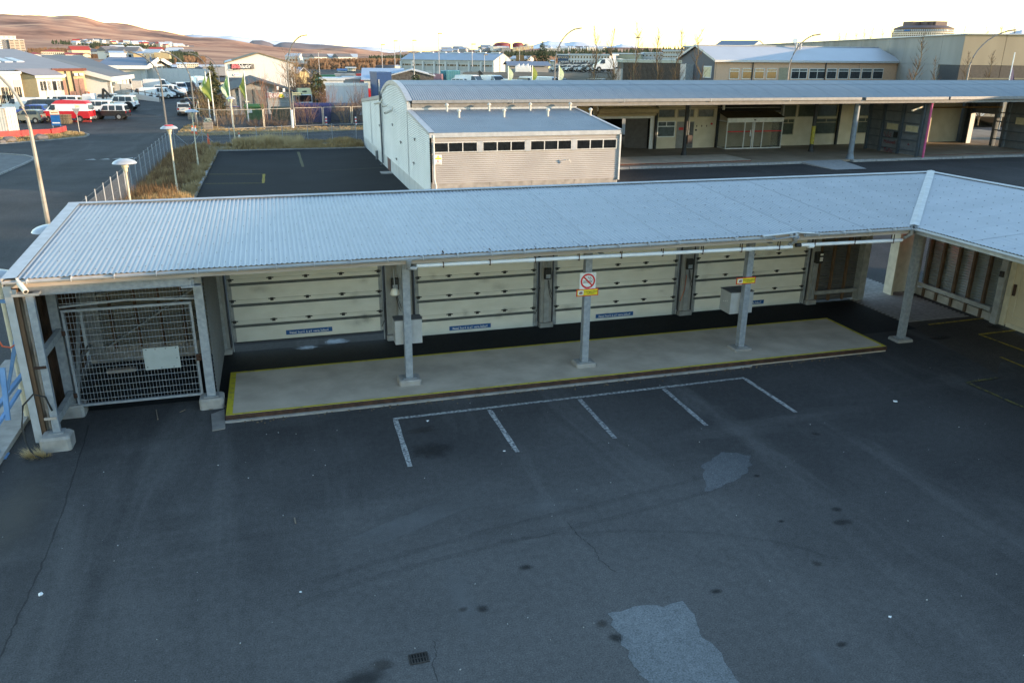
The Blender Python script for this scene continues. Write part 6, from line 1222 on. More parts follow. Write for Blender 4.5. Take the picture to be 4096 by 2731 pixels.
RPINK = mat('roof_pinkgrey', (.30, .27, .27), .7, var=.06, scale=.3); RDARK = mat('roof_darkgrey', (.15, .145, .15), .7, var=.08, scale=.3); RBLUE = mat('roof_bluegrey', (.15, .185, .25), .6, var=.06, scale=.3); RRED = mat('roof_red', (.35, .05, .04), .7, var=.1); RLIGHT = mat('roof_light', (.5, .54, .58), .5, .1, var=.06); RBLK = mat('roof_black', (.04, .045, .05), .7, var=.1); RTIN = mat('roof_tin', (.36, .40, .46), .5, .1, var=.06, scale=.3)
BRN = mat('brown_door', (.26, .15, .12), .7, var=.15)
def pt(px, py, d): return at(px, py, d)
def ground(p): return Vector((p.x, p.y, hgt(p.x, p.y)))
# ---- garages at the far left: eaves run across, roof climbs to the back
e0, e1, r0, r1 = pt(-140, 287, 150), pt(334, 275, 158), pt(-420, 196, 222), pt(62, 197, 226)
T = Thing('garage_building', 'tan garage building with wide pink-grey roof and tall brown doors', 'building', ground(e1))
E1, E0 = ground(e1), ground(e0); zt = e1.z
fd = (E1-E0); fl = fd.length; fd.normalize(); fn = Vector((fd.y, -fd.x, 0))
def on(s, z, off=0.): p = E1-fd*s+fn*off; return Vector((p.x, p.y, z))
def VPX(px, py=330):   # distance along facade (from its right end) for photo column
    d = ray(px, py); n = Vector((-fd.y, fd.x, 0)); t = n.dot(Vector((E1.x, E1.y, 0)))/n.dot(Vector((d.x, d.y, 0))); p = Vector((d.x*t, d.y*t, d.z*t+CAMH)); return (E1-Vector((p.x, p.y, 0))).dot(fd), p.z
T.part('wall', MB().prism([on(0, 0), on(VPX(212)[0], 0), on(VPX(212)[0], zt), on(0, zt)], (fn*-12)), TANW)
s1, s2, s3 = VPX(212)[0], VPX(108)[0], VPX(68)[0]
T.part('front_block', MB().prism([on(s1, 0, 3), on(s2, 0, 3), on(s2, zt-1.0, 3), on(s1, zt-1.0, 3)], (fn*-15)), CREAMW)
T.part('side_return', MB().prism([on(s2+.02, 0, 3), on(s3, 0, .5), on(s3, zt-.5, .5), on(s2+.02, zt-1.0, 3)], (fn*-.3)), TANW)
T.part('white_block', MB().prism([on(s3, 0, 1.5), on(fl, 0, 1.5), on(fl, zt-.3, 1.5), on(s3, zt-.3, 1.5)], (fn*-10)), WHITEW)
T.part('roof', MB().add([e0, e1, r1, r0], [(0, 1, 2, 3)]).add([on(s1-.3, zt+.05, -.5), on(s1-.3, zt-.9, 3.4), on(s2+.3, zt-.9, 3.4), on(s3, zt-.3, 1.9), on(s3, zt+.05, -.5)], [(0, 1, 2, 3, 4)]), RPINK)
T.part('fascia', MB().beam(on(-.3, zt-.15, .25), on(s1, zt-.15, .25), .2, .4), mat('red_fascia', (.12, .035, .025), .7)); T.part('fascia', MB().beam(on(s1-.3, zt-1.1, 3.4), on(s2+.3, zt-1.1, 3.4), .15, .35).beam(on(s3, zt-.45, 1.9), on(fl, zt-.45, 1.9), .15, .35), WHITEW)
for px0, px1, pyt, m in ((218, 233, 324, BRN), (242, 260, 322, BRN), (290, 309, 317, BRN), (312, 332, 315, BRN)):
    a, b = VPX(px0, pyt), VPX(px1, pyt); dd = T.part('loading_door', MB().prism([on(a[0], 0, .12), on(b[0], 0, .12), on(b[0], a[1], .12), on(a[0], a[1], .12)], fn*-.1), m); T.part('door_panel', MB().prism([on(a[0]-.3, .2, .15), on(b[0]+.3, .2, .15), on(b[0]+.3, 1.7, .15), on(a[0]-.3, 1.7, .15)], fn*-.03), mat('door_grey_low', (.25, .24, .24), .7), dd)
for px0 in (275, 281, 288, 338): a = VPX(px0, 366); T.part('bollard_post', MB().prism([on(a[0], 0, .3), on(a[0]-.45, 0, .3), on(a[0]-.45, a[1], .3), on(a[0], a[1], .3)], fn*-.1), BRN)
for px0 in (258, 283): a = VPX(px0, 280); T.part('downpipe', MB().tube([on(a[0], zt-.2, .2), on(a[0]-.2, 0, .2)], .09, 6), BLACKM)
for px0, py in ((252, 302), (300, 299), (321, 298)): a = VPX(px0, py); T.part('wall_lamp', MB().obox(on(a[0], a[1], .35), .5, .5, .4), WHITE)
a = VPX(222, 312); T.part('wall_lamp', MB().obox(on(a[0], a[1], .6), 1.0, .9, .7), WHITE)
for px0, px1 in ((122, 146), (152, 180), (186, 211)):
    a, b = VPX(px0, 341), VPX(px1, 341); T.part('garage_door', MB().prism([on(a[0]+.4, 0, 3.06), on(b[0]+.3, 0, 3.06), on(b[0]+.3, 4.6, 3.06), on(a[0]+.4, 4.6, 3.06)], fn*-.05), WHITEW)
for px0, px1 in ((114, 125), (127, 139), (144, 160), (163, 180), (184, 195), (198, 207)):
    a, b = VPX(px0, 302), VPX(px1, 302); T.part('window', MB().prism([on(a[0], zt-3.2, 3.06), on(b[0], zt-3.2, 3.06), on(b[0], zt-1.8, 3.06), on(a[0], zt-1.8, 3.06)], fn*-.05), WGL)
for px0, px1 in ((-25, -12), (-8, 2), (5, 12), (14, 20), (30, 36), (38, 45), (47, 55)):
    a, b = VPX(px0, 310), VPX(px1, 310); T.part('window', MB().prism([on(a[0], zt-4.2, 1.56), on(b[0], zt-4.2, 1.56), on(b[0], zt-2.6, 1.56), on(a[0], zt-2.6, 1.56)], fn*-.05), WGL)
for px0, px1 in ((-30, -6), (-2, 28), (38, 66)):
    a, b = VPX(px0, 350), VPX(px1, 350); dd = T.part('garage_door', MB().prism([on(a[0], 0, 1.56), on(b[0], 0, 1.56), on(b[0], 4.6, 1.56), on(a[0], 4.6, 1.56)], fn*-.05), CREAMW)
    for k in range(3): t0 = a[0]+(b[0]-a[0])*(.12+.28*k); T.part('door_window', MB().prism([on(t0, 1.2, 1.6), on(t0+(b[0]-a[0])*.2, 1.2, 1.6), on(t0+(b[0]-a[0])*.2, 2.4, 1.6), on(t0, 2.4, 1.6)], fn*-.03), WGL, dd)
for k in range(5):
    a = e0.lerp(e1, .25+k*.1).lerp(r0.lerp(r1, .25+k*.1), .28); b = e0.lerp(e1, .25+k*.1).lerp(r0.lerp(r1, .25+k*.1), .45); T.part('roof_light', MB().beam(a+Vector((0, 0, .1)), b+Vector((0, 0, .1)), 1.2, .2), RLIGHT)
# ---- white workshop with dark roof
T = Thing('white_workshop', 'white workshop with dark grey monopitch roof behind the silver crossover', 'building', GR(447, 396))
A = GR(345, 397); B = GR(449, 397); C = GR(533, 372)
zA, zB = HT(A, 280)-2, HT(B, 312); zC = zB
T.part('front_wall', MB().prism([A, B, Vector((*B.xy, zB)), Vector((*A.xy, zA+2))], (C-B).normalized()*.4), WHITEW); T.part('side_wall', MB().prism([B, C, Vector((*C.xy, zC)), Vector((*B.xy, zB))], (A-B).normalized()*.4), WHITEW)
eB = Vector((*B.xy, zB))+(B-A).normalized()*.5+(B-C).normalized()*.6; eC = Vector((*C.xy, zC))+(B-A).normalized()*.5; eA = Vector((*A.xy, zA+2))+(B-C).normalized()*.6
T.part('roof', MB().add([eB, eC, at(330, 224, 250), at(150, 219, 250), eA], [(0, 1, 2, 3, 4)]), RDARK)
T.part('verge_board', MB().beam(eB-Vector((0, 0, .2)), eA-Vector((0, 0, .2)), .2, .7).beam(eB-Vector((0, 0, .2)), eC-Vector((0, 0, .2)), .2, .7), WHITEW)
sdv = (C-B).normalized(); so = (B-A).normalized()*.08
hk = (zB-B.z-.5)/6.2
for t0, t1, z0, z1, m in ((.08, .2, 4.2, 5.6, GLG), (.08, .13, 1.8, 3.8, GLG), (.16, .21, 1.8, 3.8, GLG), (.27, .37, .1, 5.4, WFR), (.55, .65, .1, 5.4, WFR), (.73, .83, .1, 5.4, WFR), (.87, .92, 3.6, 6, BLACKM)):
    z0 *= hk; z1 *= hk; L_ = (C-B).length; a, b = B+sdv*(L_*t0)+so, B+sdv*(L_*t1)+so; T.part('door' if m is WFR else 'window', MB().prism([a+Vector((0, 0, z0)), b+Vector((0, 0, z0)), b+Vector((0, 0, z1)), a+Vector((0, 0, z1))], so), m)
# ---- blue-roofed hall
T = block('blue_roof_hall', 'white hall with blue-grey roof and glazed gable end', 'building', 395, 584, 264, 368, 214, 22, WHITEW, RBLUE, 'gable', -14, 231, anchor=1., ov=.9)
T.part('white_fascia', MB().box(T.x0-.9, T.x1+.9, -1.0, -.9, T.H-.75, T.H+.05), WHITE); 
for s in (0, 1):
    y0, y1 = (-.9, 11) if s == 0 else (22.9, 11); rhh = at(490, 231, 225).z-at(584, 264, 214).z; T.part('barge_board', MB().beam((T.x1+.95, y0, T.H-.2), (T.x1+.95, y1, T.H+rhh-.1), .2, .9), WHITE)
for y0 in (2, 7, 12, 17):
    for z0 in (.4, 3.2, 6): T.part('gable_glazing', MB().box(T.x1+.02, T.x1+.06, y0, y0+3.4, z0, z0+2.3), GLG)
T.part('roof_box', MB().box(T.x0+10, T.x0+13.5, 9.5, 11.5, T.H+rhh-.2, T.H+rhh+1.2), TANW); T.part('satellite_dish', MB().tube([(T.x1-6, -.3, T.H-3), (T.x1-6, -.7, T.H-3)], .6, 12), WHITE)
T.part('downpipe', MB().tube([(T.x1-1, -.12, T.H-.7), (T.x1-1, -.12, .2)], .1, 6), WFR)
# ramp with railing beside the workshop
T = Thing('concrete_ramp', 'white concrete ramp with low posts before the workshop doors', 'ramp', GR(590, 405)); a, b = GR(505, 392), GR(640, 409); T.part('ramp_wall', MB().beam(a+Vector((0, 0, .5)), b+Vector((0, 0, .1)), .25, 1.1), WHITEW); a2, b2 = GR(500, 383), GR(675, 393); T.part('ramp_wall', MB().beam(a2+Vector((0, 0, .6)), b2+Vector((0, 0, .15)), .25, 1.0), WHITEW)
for k in range(6): p = a.lerp(b, k/5); T.part('post', MB().tube([p, p+Vector((0, 0, 1.9-k*.1))], .07, 5), TIMB)
T.part('handrail', MB().tube([a+Vector((0, 0, 1.6)), b+Vector((0, 0, 1.1))], .05, 5), TIMB)
for px, lb in ((484, 'grey bin before the first workshop door'), (513, 'grey bin before the second workshop door'), (553, 'grey cabinet against the blue-roofed hall')):
    p = GR(px, 392 if px < 540 else 375); single('grey_bin', MB().bbox(-.9, .9, -.5, .5, 0, 2.3, .05), mat('bin_grey', (.4, .4, .39), .6), lb, 'bin').location = p
T = Thing('boundary_wall', 'long white boundary wall behind the parked vans', 'wall', GR(720, 360)); a, b = pt(600, 345, 216), pt(845, 345, 205); a = ground(a); b = ground(b); n_ = 12
for k in range(n_): T.part('wall_panel', MB().beam(a.lerp(b, k/n_)+Vector((0, 0, 1.6)), a.lerp(b, (k+.97)/n_)+Vector((0, 0, 1.6)), .2, 3.2), mat('wall_blue_white', (.55, .58, .6), .8, var=.06))
# ---- white gable hall with the sign
T = block('gable_hall', 'large white gabled hall with a black parts shop sign', 'building', 904, 1182, 252, 330, 190, 40, WHITEW, mat('verge_brown', (.2, .15, .08), .7), 'end', 2, 213, ov=.25, zbase=2)
sgn = Thing('shop_sign', 'black shop sign with pink and white letters on the white gable', 'sign', T.o.location, 0, local=True); sgn.o.rotation_euler = T.o.rotation_euler
k = T.W/(1182-904); hz = T.H/(330-252)
def lx(px): return T.x0+(px-904)*k
def lz(py): return T.H-(py-252)*k
sgn.part('board', MB().box(lx(925), lx(1019), -.35, -.05, lz(276), lz(257)), mat('sign_dark', (.02, .015, .02), .5)); sgn.part('side_panel', MB().box(lx(1005), lx(1018), -.37, -.351, lz(275), lz(258)), mat('sign_print', (.12, .1, .09), .6, col2=(.4, .38, .34), scale=3))
PNK = mat('sign_pink', (.75, .2, .22), .5)
sgn.text('Bíla', PNK, 1.25, (lx(946), -.38, lz(266.5)), (1, 0, 0), (0, 0, 1), shear=.2, off=.03); sgn.text('hlutir', WHITE, 1.15, (lx(982), -.38, lz(266.5)), (1, 0, 0), (0, 0, 1), shear=.1, off=.02)
sgn.part('light_bar', MB().beam((lx(935), -.8, lz(280)), (lx(965), -.8, lz(277)), .12).beam((lx(935), -.5, lz(277)), (lx(940), -.8, lz(280)), .08), BLACKM)
ov_ = Thing('oval_sign', 'white oval sign below the black shop sign', 'sign', T.o.location, 0, local=True); ov_.o.rotation_euler = T.o.rotation_euler
n = 24; ov_.part('board', MB().prism([(lx(947)+math.cos(2*math.pi*i/n)*14.2*k, -.2, lz(300)+math.sin(2*math.pi*i/n)*6*k) for i in range(n)], (0, .15, 0)), WHITE); ov_.part('lettering', MB().box(lx(937), lx(942), -.22, -.201, lz(302), lz(298)).box(lx(944), lx(957), -.22, -.201, lz(301), lz(299)), mat('sign_violet', (.2, .1, .3), .5))
for px in (960, 1010, 1060, 1110, 1160): T.part('panel_joint', MB().box(lx(px)-.03, lx(px)+.03, -.02, -.002, 0, T.H-.2), mat('joint_grey', (.5, .5, .49), .8))
# ---- grey shed with shuttered gable
T = block('gable_shed', 'grey corrugated shed with dark roof and shuttered gable door', 'shed', 893, 1172, 372, 470, 124, 26, mat('shed_grey', (.30, .31, .31), .6, var=.06), RBLK, 'end', 3, 312, ov=1.0, zbase=.55)
k = T.W/(1172-893); 
def lx(px): return T.x0+(px-893)*k
def lz(py): return T.H-(py-372)*k
T.part('cladding', MB().corr((T.x0+.05, -.03, .1), (0, 0, 1), (1, 0, 0), (0, -1, 0), T.H-.1, .22, .03, 0, T.W-.1, 4), mat('shed_grey', (.30, .31, .31), .6), smooth=True)
fr = T.part('shutter', MB().box(lx(955), lx(1060), -.15, -.07, .05, lz(357)), mat('shutter_grey', (.25, .255, .25), .6, var=.05))
for i in range(14): z = .2+i*(lz(357)-.3)/14; T.part('slat', MB().box(lx(956), lx(1059), -.2, -.152, z, z+.42), mat('shutter_grey', (.25, .255, .25), .6), fr)
for px in (952, 1064, 1009): T.part('shutter_post', MB().box(lx(px)-.12, lx(px)+.12, -.3, -.07, .05, lz(344) if px != 1009 else lz(357)), GALV if px != 1009 else RAILD)
dd = T.part('door', MB().box(lx(969), lx(989), -.28, -.205, .05, lz(410)), mat('door_steel', (.23, .24, .235), .6)); T.part('warning_triangle', MB().prism([(lx(976), -.3, lz(423)), (lx(983), -.3, lz(423)), (lx(979.5), -.3, lz(417))], (0, .01, 0)), YS, dd)
T.part('door_lamp', MB().box(lx(970), lx(986), -.45, -.205, lz(408), lz(404)), mat('lamp_cream2', (.7, .68, .5), .5)); T.part('blue_board', MB().box(lx(902), lx(957), -.2, -.1, lz(428), lz(424)), mat('board_blue', (.1, .12, .3), .6))
for px in (1104, 1128): T.part('flood_lamp', MB().obox((lx(px), -1.2, lz(352+(px-1104)*.35)), .3, .3, .45), WHITE)
s_ = Thing('company_sign', 'white sign with sun and green emblem on the grey shed', 'sign', T.o.location, 0, local=True); s_.o.rotation_euler = T.o.rotation_euler
s_.part('board', MB().box(lx(1068), lx(1152), -.35, -.1, lz(392), lz(371)), WHITE); n = 20
cx, cz = lx(1118), lz(385); s_.part('sun_disc', MB().prism([(cx+math.cos(math.pi*i/n)*12*k, -.36, lz(391)+math.sin(math.pi*i/n)*15*k) for i in range(n+1)], (0, .008, 0)), mat('sun_yellow', (.7, .55, .08), .5)); s_.part('emblem', MB().beam((cx-4*k, -.38, lz(388)), (cx+5*k, -.38, lz(389)), .02, 2.2*k).beam((cx+3*k, -.38, lz(388)), (cx+6*k, -.38, lz(380)), .02, 2.6*k), mat('emblem_green', (.05, .25, .03), .5))
DG = mat('sign_dkred', (.25, .06, .08), .5)
for t, px, py in (('FORHELIR', 1083, 377), ('&', 1083, 382.5), ('KAPLAVELIR', 1083, 388), ('GÁMA', 1141, 376.5), ('&', 1141, 382), ('GRÖFU', 1141, 388)): s_.text(t if px > 1100 else t[:9], DG, .42, (lx(px), -.37, lz(py)), (1, 0, 0), (0, 0, 1))
# dark annexe roof behind and yellow gabled house
T = block('annexe', 'low black-roofed annexe beside the white gable hall', 'building', 838, 985, 325, 345, 165, 8, WHITEW, RBLK, 'gable', 3, 312, zbase=2)
T = block('yellow_house', 'yellow gabled house with steep roof beyond the bare trees', 'house', 1192, 1238, 293, 325, 205, 14, mat('yellow_render', (.6, .5, .26), .8), RTIN, 'end', 22, 269, zbase=2.)
for px in (-.8, .8): pass
T.part('window', MB().box(-.5, .5, -.06, -.01, T.H+.3, T.H+2.0), WGL)
for x in (-1.2, 1.2): T.part('window', MB().box(x-.5, x+.5, -.06, -.01, T.H-2.2, T.H-1.0), WGL)
# ---- flags
FG = mat('flag_green', (.17, .24, .045), .7, 0, col2=(.34, .36, .09), scale=.8); FW = mat('flag_white', (.6, .62, .5), .7, 0, col2=(.3, .5, .15), scale=.7)
def flag(px, pyb, pyt, m, label, wide=1.15):
    p = GR(px, pyb); Hh = HT(p, pyt)-p.z; T = Thing('flagpole', label, 'flag', p, R(-16), group='flags before the gable shed', local=True)
    T.part('pole', MB().tube([(0, 0, 0), (0, 0, Hh)], [.09, .05], 8), WHITE, smooth=True); T.part('finial', MB().lathe((0, 0, Hh), [(.03, 0), (.11, .06), (.11, .12), (.02, .2)], 8), CHR)
    mb = MB(); nz = 18; nx = 6; zt_, zb_ = Hh-.15, Hh*.47; vs = []; fs = []
    for i in range(nz+1):
        t = i/nz; z = zt_+(zb_-zt_)*t; w = wide*min(1, .15+t*2.2)*(1-.75*max(0, t-.35)/.65)
        for j in range(nx+1): s = j/nx; vs.append((-.06-w*s, .16*math.sin(s*6+t*9)*s, z-.9*s*(1-t)*.6-.25*s))
    for i in range(nz):
        for j in range(nx): a = i*(nx+1)+j; fs.append((a, a+1, a+nx+2, a+nx+1))
    T.part('cloth', mb.add(vs, fs), m, smooth=True)
    if m is FW: T.part('print', MB().add([(v[0]+.0, v[1]-.02, v[2]) for v in vs], [f for i, f in enumerate(fs) if i % nx in (1, 2) and 4*nx < i < 14*nx]), mat('flag_print', (.12, .25, .08), .7))
flag(841, 470, 289, FW, 'white printed flag at the road end of the flagpole row', 1.0); flag(862, 500, 288, FG, 'lime green flag next to the white printed one at the road end', 1.25); flag(933, 508, 283, FW, 'white printed flag in front of the shed corner', 1.0); flag(995, 488, 282, FG, 'lime green flag before the shed shutter', .75)
# ---- panel fence
T = Thing('panel_fence', 'row of tube-framed mesh panels along the lawn strip', 'fence', GR(1100, 510)); pan = [GR(x, y) for x, y in ((793, 512), (872, 519), (938, 518), (1056, 514), (1060, 514), (1168, 509), (1182, 508), (1292, 504), (1297, 504), (1406, 500), (1412, 500), (1500, 497))]
mesh_w = MB()
for i in range(len(pan)-1):
    a, b = pan[i], pan[i+1]
    if (b-a).length < 1.0: continue
    h = 2.25; fm = MB(); fm.tube([a+Vector((0, 0, .1)), a+Vector((0, 0, h))], .04, 6).tube([b+Vector((0, 0, .1)), b+Vector((0, 0, h))], .04, 6).tube([a+Vector((0, 0, h)), b+Vector((0, 0, h))], .035, 6).tube([a+Vector((0, 0, .12)), b+Vector((0, 0, .12))], .035, 6)
    T.part('fence_panel', fm, mat('tube_frame', (.5, .46, .38), .5, .2)); L_ = (b-a).length; d = (b-a).normalized(); nn = int(L_/.16)
    for j in range(1, nn): p = a+d*(L_*j/nn); mesh_w.tube([p+Vector((0, 0, .12)), p+Vector((0, 0, h))], .0045, 3, False)
    for j in range(1, 14): mesh_w.tube([a+Vector((0, 0, .12+j*.155)), b+Vector((0, 0, .12+j*.155))], .0045, 3, False)
T.part('wire_mesh', mesh_w, MATS['fence_wire'], kind='stuff')
a = GR(793, 512); b = GR(800, 470); T.part('fence_panel', MB().tube([a+Vector((0, 0, 2.25)), b+Vector((0, 0, 2.25))], .035, 6).tube([b, b+Vector((0, 0, 2.25))], .04, 6), MATS['tube_frame'])
# planters, green skip, blue skip
T = Thing('wooden_planter', 'square wooden planter with frosted plant in front of the panel fence', 'planter', GR(835, 520), local=True)
for i in range(3): T.part('plank_ring', MB().bbox(-.5+.02*i*-1, .5+.02*i, -.5-.02*i, .5+.02*i, .02+i*.3, .3+i*.3, .02), mat('planter_wood', (.22, .2, .18), .85, var=.15))
bm = MB(); rr = random.Random(2)
for _ in range(120): a = rr.uniform(0, 6.28); r = rr.uniform(0, .45); z = .9+rr.uniform(0, .4); bm.obox((r*math.cos(a), r*math.sin(a), z), .16, .1, .03, Matrix.Rotation(rr.uniform(0, 6), 3, Vector((rr.random(), rr.random(), rr.random())).normalized()))
T.part('plant', bm, mat('frosted_leaf', (.3, .36, .33), .8, var=.3))
T = Thing('wooden_planter', 'dark wooden planter beside the street lamp at the lawn corner', 'planter', GR(770, 478), local=True); T.part('box', MB().bbox(-.5, .5, -.5, .5, 0, .9, .02), MATS['planter_wood']); T.part('soil', MB().box(-.45, .45, -.45, .45, .9, .93), SOIL)
GSK = mat('skip_green', (.05, .14, .05), .6, var=.15); BSK = mat('skip_blue', (.03, .035, .12), .7, var=.2)
def skip(px, py, deg, L, W, H, m, label, name='waste_container'):
    T = Thing(name, label, 'waste container', GR(px, py), R(deg), local=True)
    T.part('bin_body', MB().add([(-L/2+.2, -W/2+.1, 0), (L/2-.2, -W/2+.1, 0), (L/2-.2, W/2-.1, 0), (-L/2+.2, W/2-.1, 0), (-L/2, -W/2, H), (L/2, -W/2, H), (L/2, W/2, H), (-L/2, W/2, H)], [(0, 1, 5, 4), (1, 2, 6, 5), (2, 3, 7, 6), (3, 0, 4, 7), (0, 3, 2, 1)]), m); T.part('rim', MB().box(-L/2-.06, L/2+.06, -W/2-.06, -W/2+.04, H-.1, H+.05).box(-L/2-.06, L/2+.06, W/2-.04, W/2+.06, H-.1, H+.05), m); T.part('lid', MB().prism([(-L/2, -W/2, H+.05), (-L/2, W/2, H+.05), (-L/2, W/4, H+.3), (-L/2, -W/4, H+.3)], (L, 0, 0)), m)
    mb = MB()
    for i in range(5): x = -L/2+.3+(L-.6)*i/4; mb.box(x-.06, x+.06, -W/2-.03, -W/2+.05, .2, H-.1)
    T.part('ribs', mb, m); return T
skip(1022, 478, -14, 2.3, 1.6, 1.7, GSK, 'green waste container before the shed shutter').part('label_plate', MB().box(-.7, -.1, -.92, -.9, .9, 1.4), WHITE)
skip(1128, 480, -14, 2.4, 1.5, 1.4, mat('skip_dkgreen', (.05, .07, .045), .7), 'dark green waste container behind the bare shrubs'); skip(1255, 488, -14, 4.6, 2.0, 2.1, BSK, 'dark blue waste container behind the shrubs and panels'); skip(1370, 480, -14, 4.2, 2.0, 1.9, mat('skip_grey', (.12, .115, .14), .7), 'grey open container behind the right fence panels')
for px in (1306, 1424): 
    p = GR(px, 500); T = Thing('marker_post', 'red and white striped marker post behind the '+('central' if px < 1400 else 'last')+' fence panels', 'marker post', p)
    for i in range(5): T.part('stripe', MB().box(p.x-.1, p.x+.1, p.y-.03, p.y+.03, p.z+i*.2, p.z+.2+i*.2), RED if i % 2 else WHITE)
T = Thing('street_name_sign', 'white street name plate on a post before the lorry', 'sign', GR(1168, 500)); p = GR(1168, 500)+Vector((.35, -.1, 0)); T.part('post', MB().tube([p, p+Vector((0, 0, 4.1))], .04, 6), CREAMW); T.part('plate', MB().box(p.x+.05, p.x+1.05, p.y-.03, p.y, p.z+3.6, p.z+3.95), mat('plate_yellow', (.7, .6, .35), .5)); T.text('Súðarvogur', SBLK, .2, (p.x+.55, p.y-.035, p.z+3.77), (1, 0, 0), (0, 0, 1))
# white silo / panel wall behind, container roofs
T = block('panel_wall', 'pearly white panelled wall behind the lorry', 'wall', 1300, 1470, 344, 410, 122, 1.0, mat('pearl_panel', (.5, .55, .62), .35, .1, col2=(.6, .58, .6), scale=.25), WHITE, 'flat', 0, zbase=.8, ov=.05)
for i in range(1, 7): x = T.x0+T.W*i/7; T.part('panel_joint', MB().box(x-.02, x+.02, -.02, -.002, 0, T.H), MATS['joint_grey'])
block('low_block', 'white low building behind the pearly panel wall', 'building', 1283, 1372, 322, 350, 150, 8, mat('bluewhite_wall', (.5, .54, .57), .8), RLIGHT, 'flat', 0, zbase=1.); block('low_block', 'grey low building stepping behind the white one', 'building', 1372, 1440, 318, 350, 152, 8, mat('greyblue_wall', (.25, .3, .33), .8), RTIN, 'flat', 0, zbase=1.)
def far_container(px0, px1, pyt, h, dist, depth, m, label, yaw=0., zoff=None):
    a, b = at(px0, pyt, dist), at(px1, pyt, dist); W = (a-b).length; p, rz = frame((px0+px1)/2, dist, a.z-h); T = Thing('shipping_container', label, 'container', p, rz+R(yaw)+(math.pi/2 if W < 3.2 else 0)*-1, group='shipping containers', local=True)
    if W < 3.2: container(T, depth, W, h, m, m)
    else: container(T, W, depth, h, m, m)
    return T
CT = mat('container_teal', (.12, .32, .36), .6, var=.1); CPK = mat('container_pink', (.32, .2, .24), .6, var=.1); CBL = mat('container_blue', (.015, .055, .17), .5, var=.1); CGR = mat('container_green', (.02, .13, .09), .6, var=.1); CRD = mat('container_red', (.3, .05, .05), .6, var=.15)
T = block('blue_compactor', 'tall dark blue steel compactor behind the shed vault', 'compactor', 1507, 1566, 300, 372, 118, 5, CBL, CBL, 'flat', 12, zbase=.7, ov=.03); T.part('guide_rail', MB().box(T.x0+.1, T.x0+.3, -.2, -.02, 1.5, T.H-.6), GALV); T.part('joint', MB().box(T.x0, T.x1, -.06, -.005, T.H*.4, T.H*.4+.08), BLACKM); T.part('lower_frame', MB().box(T.x0-.4, T.x1, -.6, -.01, 0, 1.2), CBL)
skip(1500, 420, -10, 6, 2.4, 2.3, mat('skip_red', (.5, .02, .02), .5), 'red open skip behind the shed wing'); 
far_container(1689, 1770, 296, 2.6, 200, 2.44, CPK, 'faded pink shipping container beside the dark conifer', -10); far_container(1764, 1786, 283, 2.9, 205, 6, CT, 'teal shipping container seen along its side', 0); far_container(1786, 1812, 282, 2.9, 203, 6, CT, 'teal shipping container with orange label on its doors'); far_container(1812, 1840, 282, 2.9, 203, 6, CT, 'teal shipping container with white markings on its doors')
far_container(1262, 1340, 300, 2.6, 190, 2.44, CGR, 'dark green shipping container behind the evergreen'); far_container(1312, 1384, 313, 1.6, 175, 2.44, CRD, 'low red skip container beyond the white building'); far_container(1338, 1420, 295, 3, 230, 4, mat('container_grey', (.3, .33, .35), .6), 'long grey container by the roof ridge'); far_container(1425, 1475, 295, 2.6, 225, 2.44, CRD, 'rust red container beside the long grey one')
# ------------------------------------------------------------------ trees
BARK = mat('bark_warm', (.08, .055, .034), .9, 0, col2=(.15, .105, .065), scale=3); BARKP = mat('bark_pale', (.14, .10, .055), .9, 0, col2=(.22, .165, .095), scale=3); BARKR = mat('twig_red', (.24, .13, .09), .9, 0, col2=(.34, .2, .145), scale=3); BARKD = mat('twig_dark', (.06, .045, .035), .9, 0, col2=(.1, .075, .055), scale=3)
NEED = mat('needle_green', (.022, .035, .015), .8, 0, col2=(.06, .075, .03), scale=1.5); NEEDY = mat('needle_olive', (.04, .045, .015), .8, 0, col2=(.10, .095, .035), scale=1.2)
def branch(mb, p, d, L, r, depth, rr, spread=.5, up=.25, seg=3, kids=4):
    pts = [p.copy()]; q = p.copy(); dd = d.copy()
    for i in range(seg):
        dd = (dd+Vector((rr.gauss(0, .09), rr.gauss(0, .09), rr.gauss(0, .05)+up*.12))).normalized(); q = q+dd*(L/seg); pts.append(q.copy())
    mb.tube(pts, [r*(1-.75*i/seg) for i in range(seg+1)], 3 if depth else 3, False)
    if depth <= 0: return
    for k in range(kids):
        t = rr.uniform(.3, 1); i = min(seg-1, int(t*seg)); a = pts[i].lerp(pts[i+1], t*seg-i)
        nd = (dd+Vector((rr.gauss(0, spread), rr.gauss(0, spread), rr.gauss(0, spread*.5)+up))).normalized()
        branch(mb, a, nd, L*rr.uniform(.4, .65), r*.5, depth-1, rr, spread, up, 2, kids)
def poplar(seed, H):
    rr = random.Random(seed); tr = MB(); br = MB(); pts = [Vector((rr.gauss(0, .05)*i, rr.gauss(0, .05)*i, H*i/8)) for i in range(9)]; tr.tube(pts, [.14*(1-.82*i/8) for i in range(9)], 6)
    for k in range(int(H*8)):
        t = rr.uniform(.06, .97); i = min(7, int(t*8)); p = pts[i].lerp(pts[i+1], t*8-i); a = rr.uniform(0, 6.28); L = (1.9*(1-t)**.7+.35)*rr.uniform(.7, 1.1)
        branch(br, p, Vector((math.cos(a)*.75, math.sin(a)*.75, .75)).normalized(), L, .03*(1-t)+.02, 1 if t < .9 else 0, rr, .35, .5, 3, 4)
    return tr, br
def place_tree(name, label, p, tr, br, mt, mbk, group=None, rz=0., sc=1.):
    T = Thing(name, label, 'tree', p, rz, group=group, local=True); T.part('trunk', tr, mt, smooth=True); T.part('crown', br, mbk); T.o.scale = (sc,)*3; return T
protos = [place_tree('bare_poplar', 'x', (0, 0, 0), *poplar(s, 12.), BARKP, BARK) for s in (3, 8, 15)]
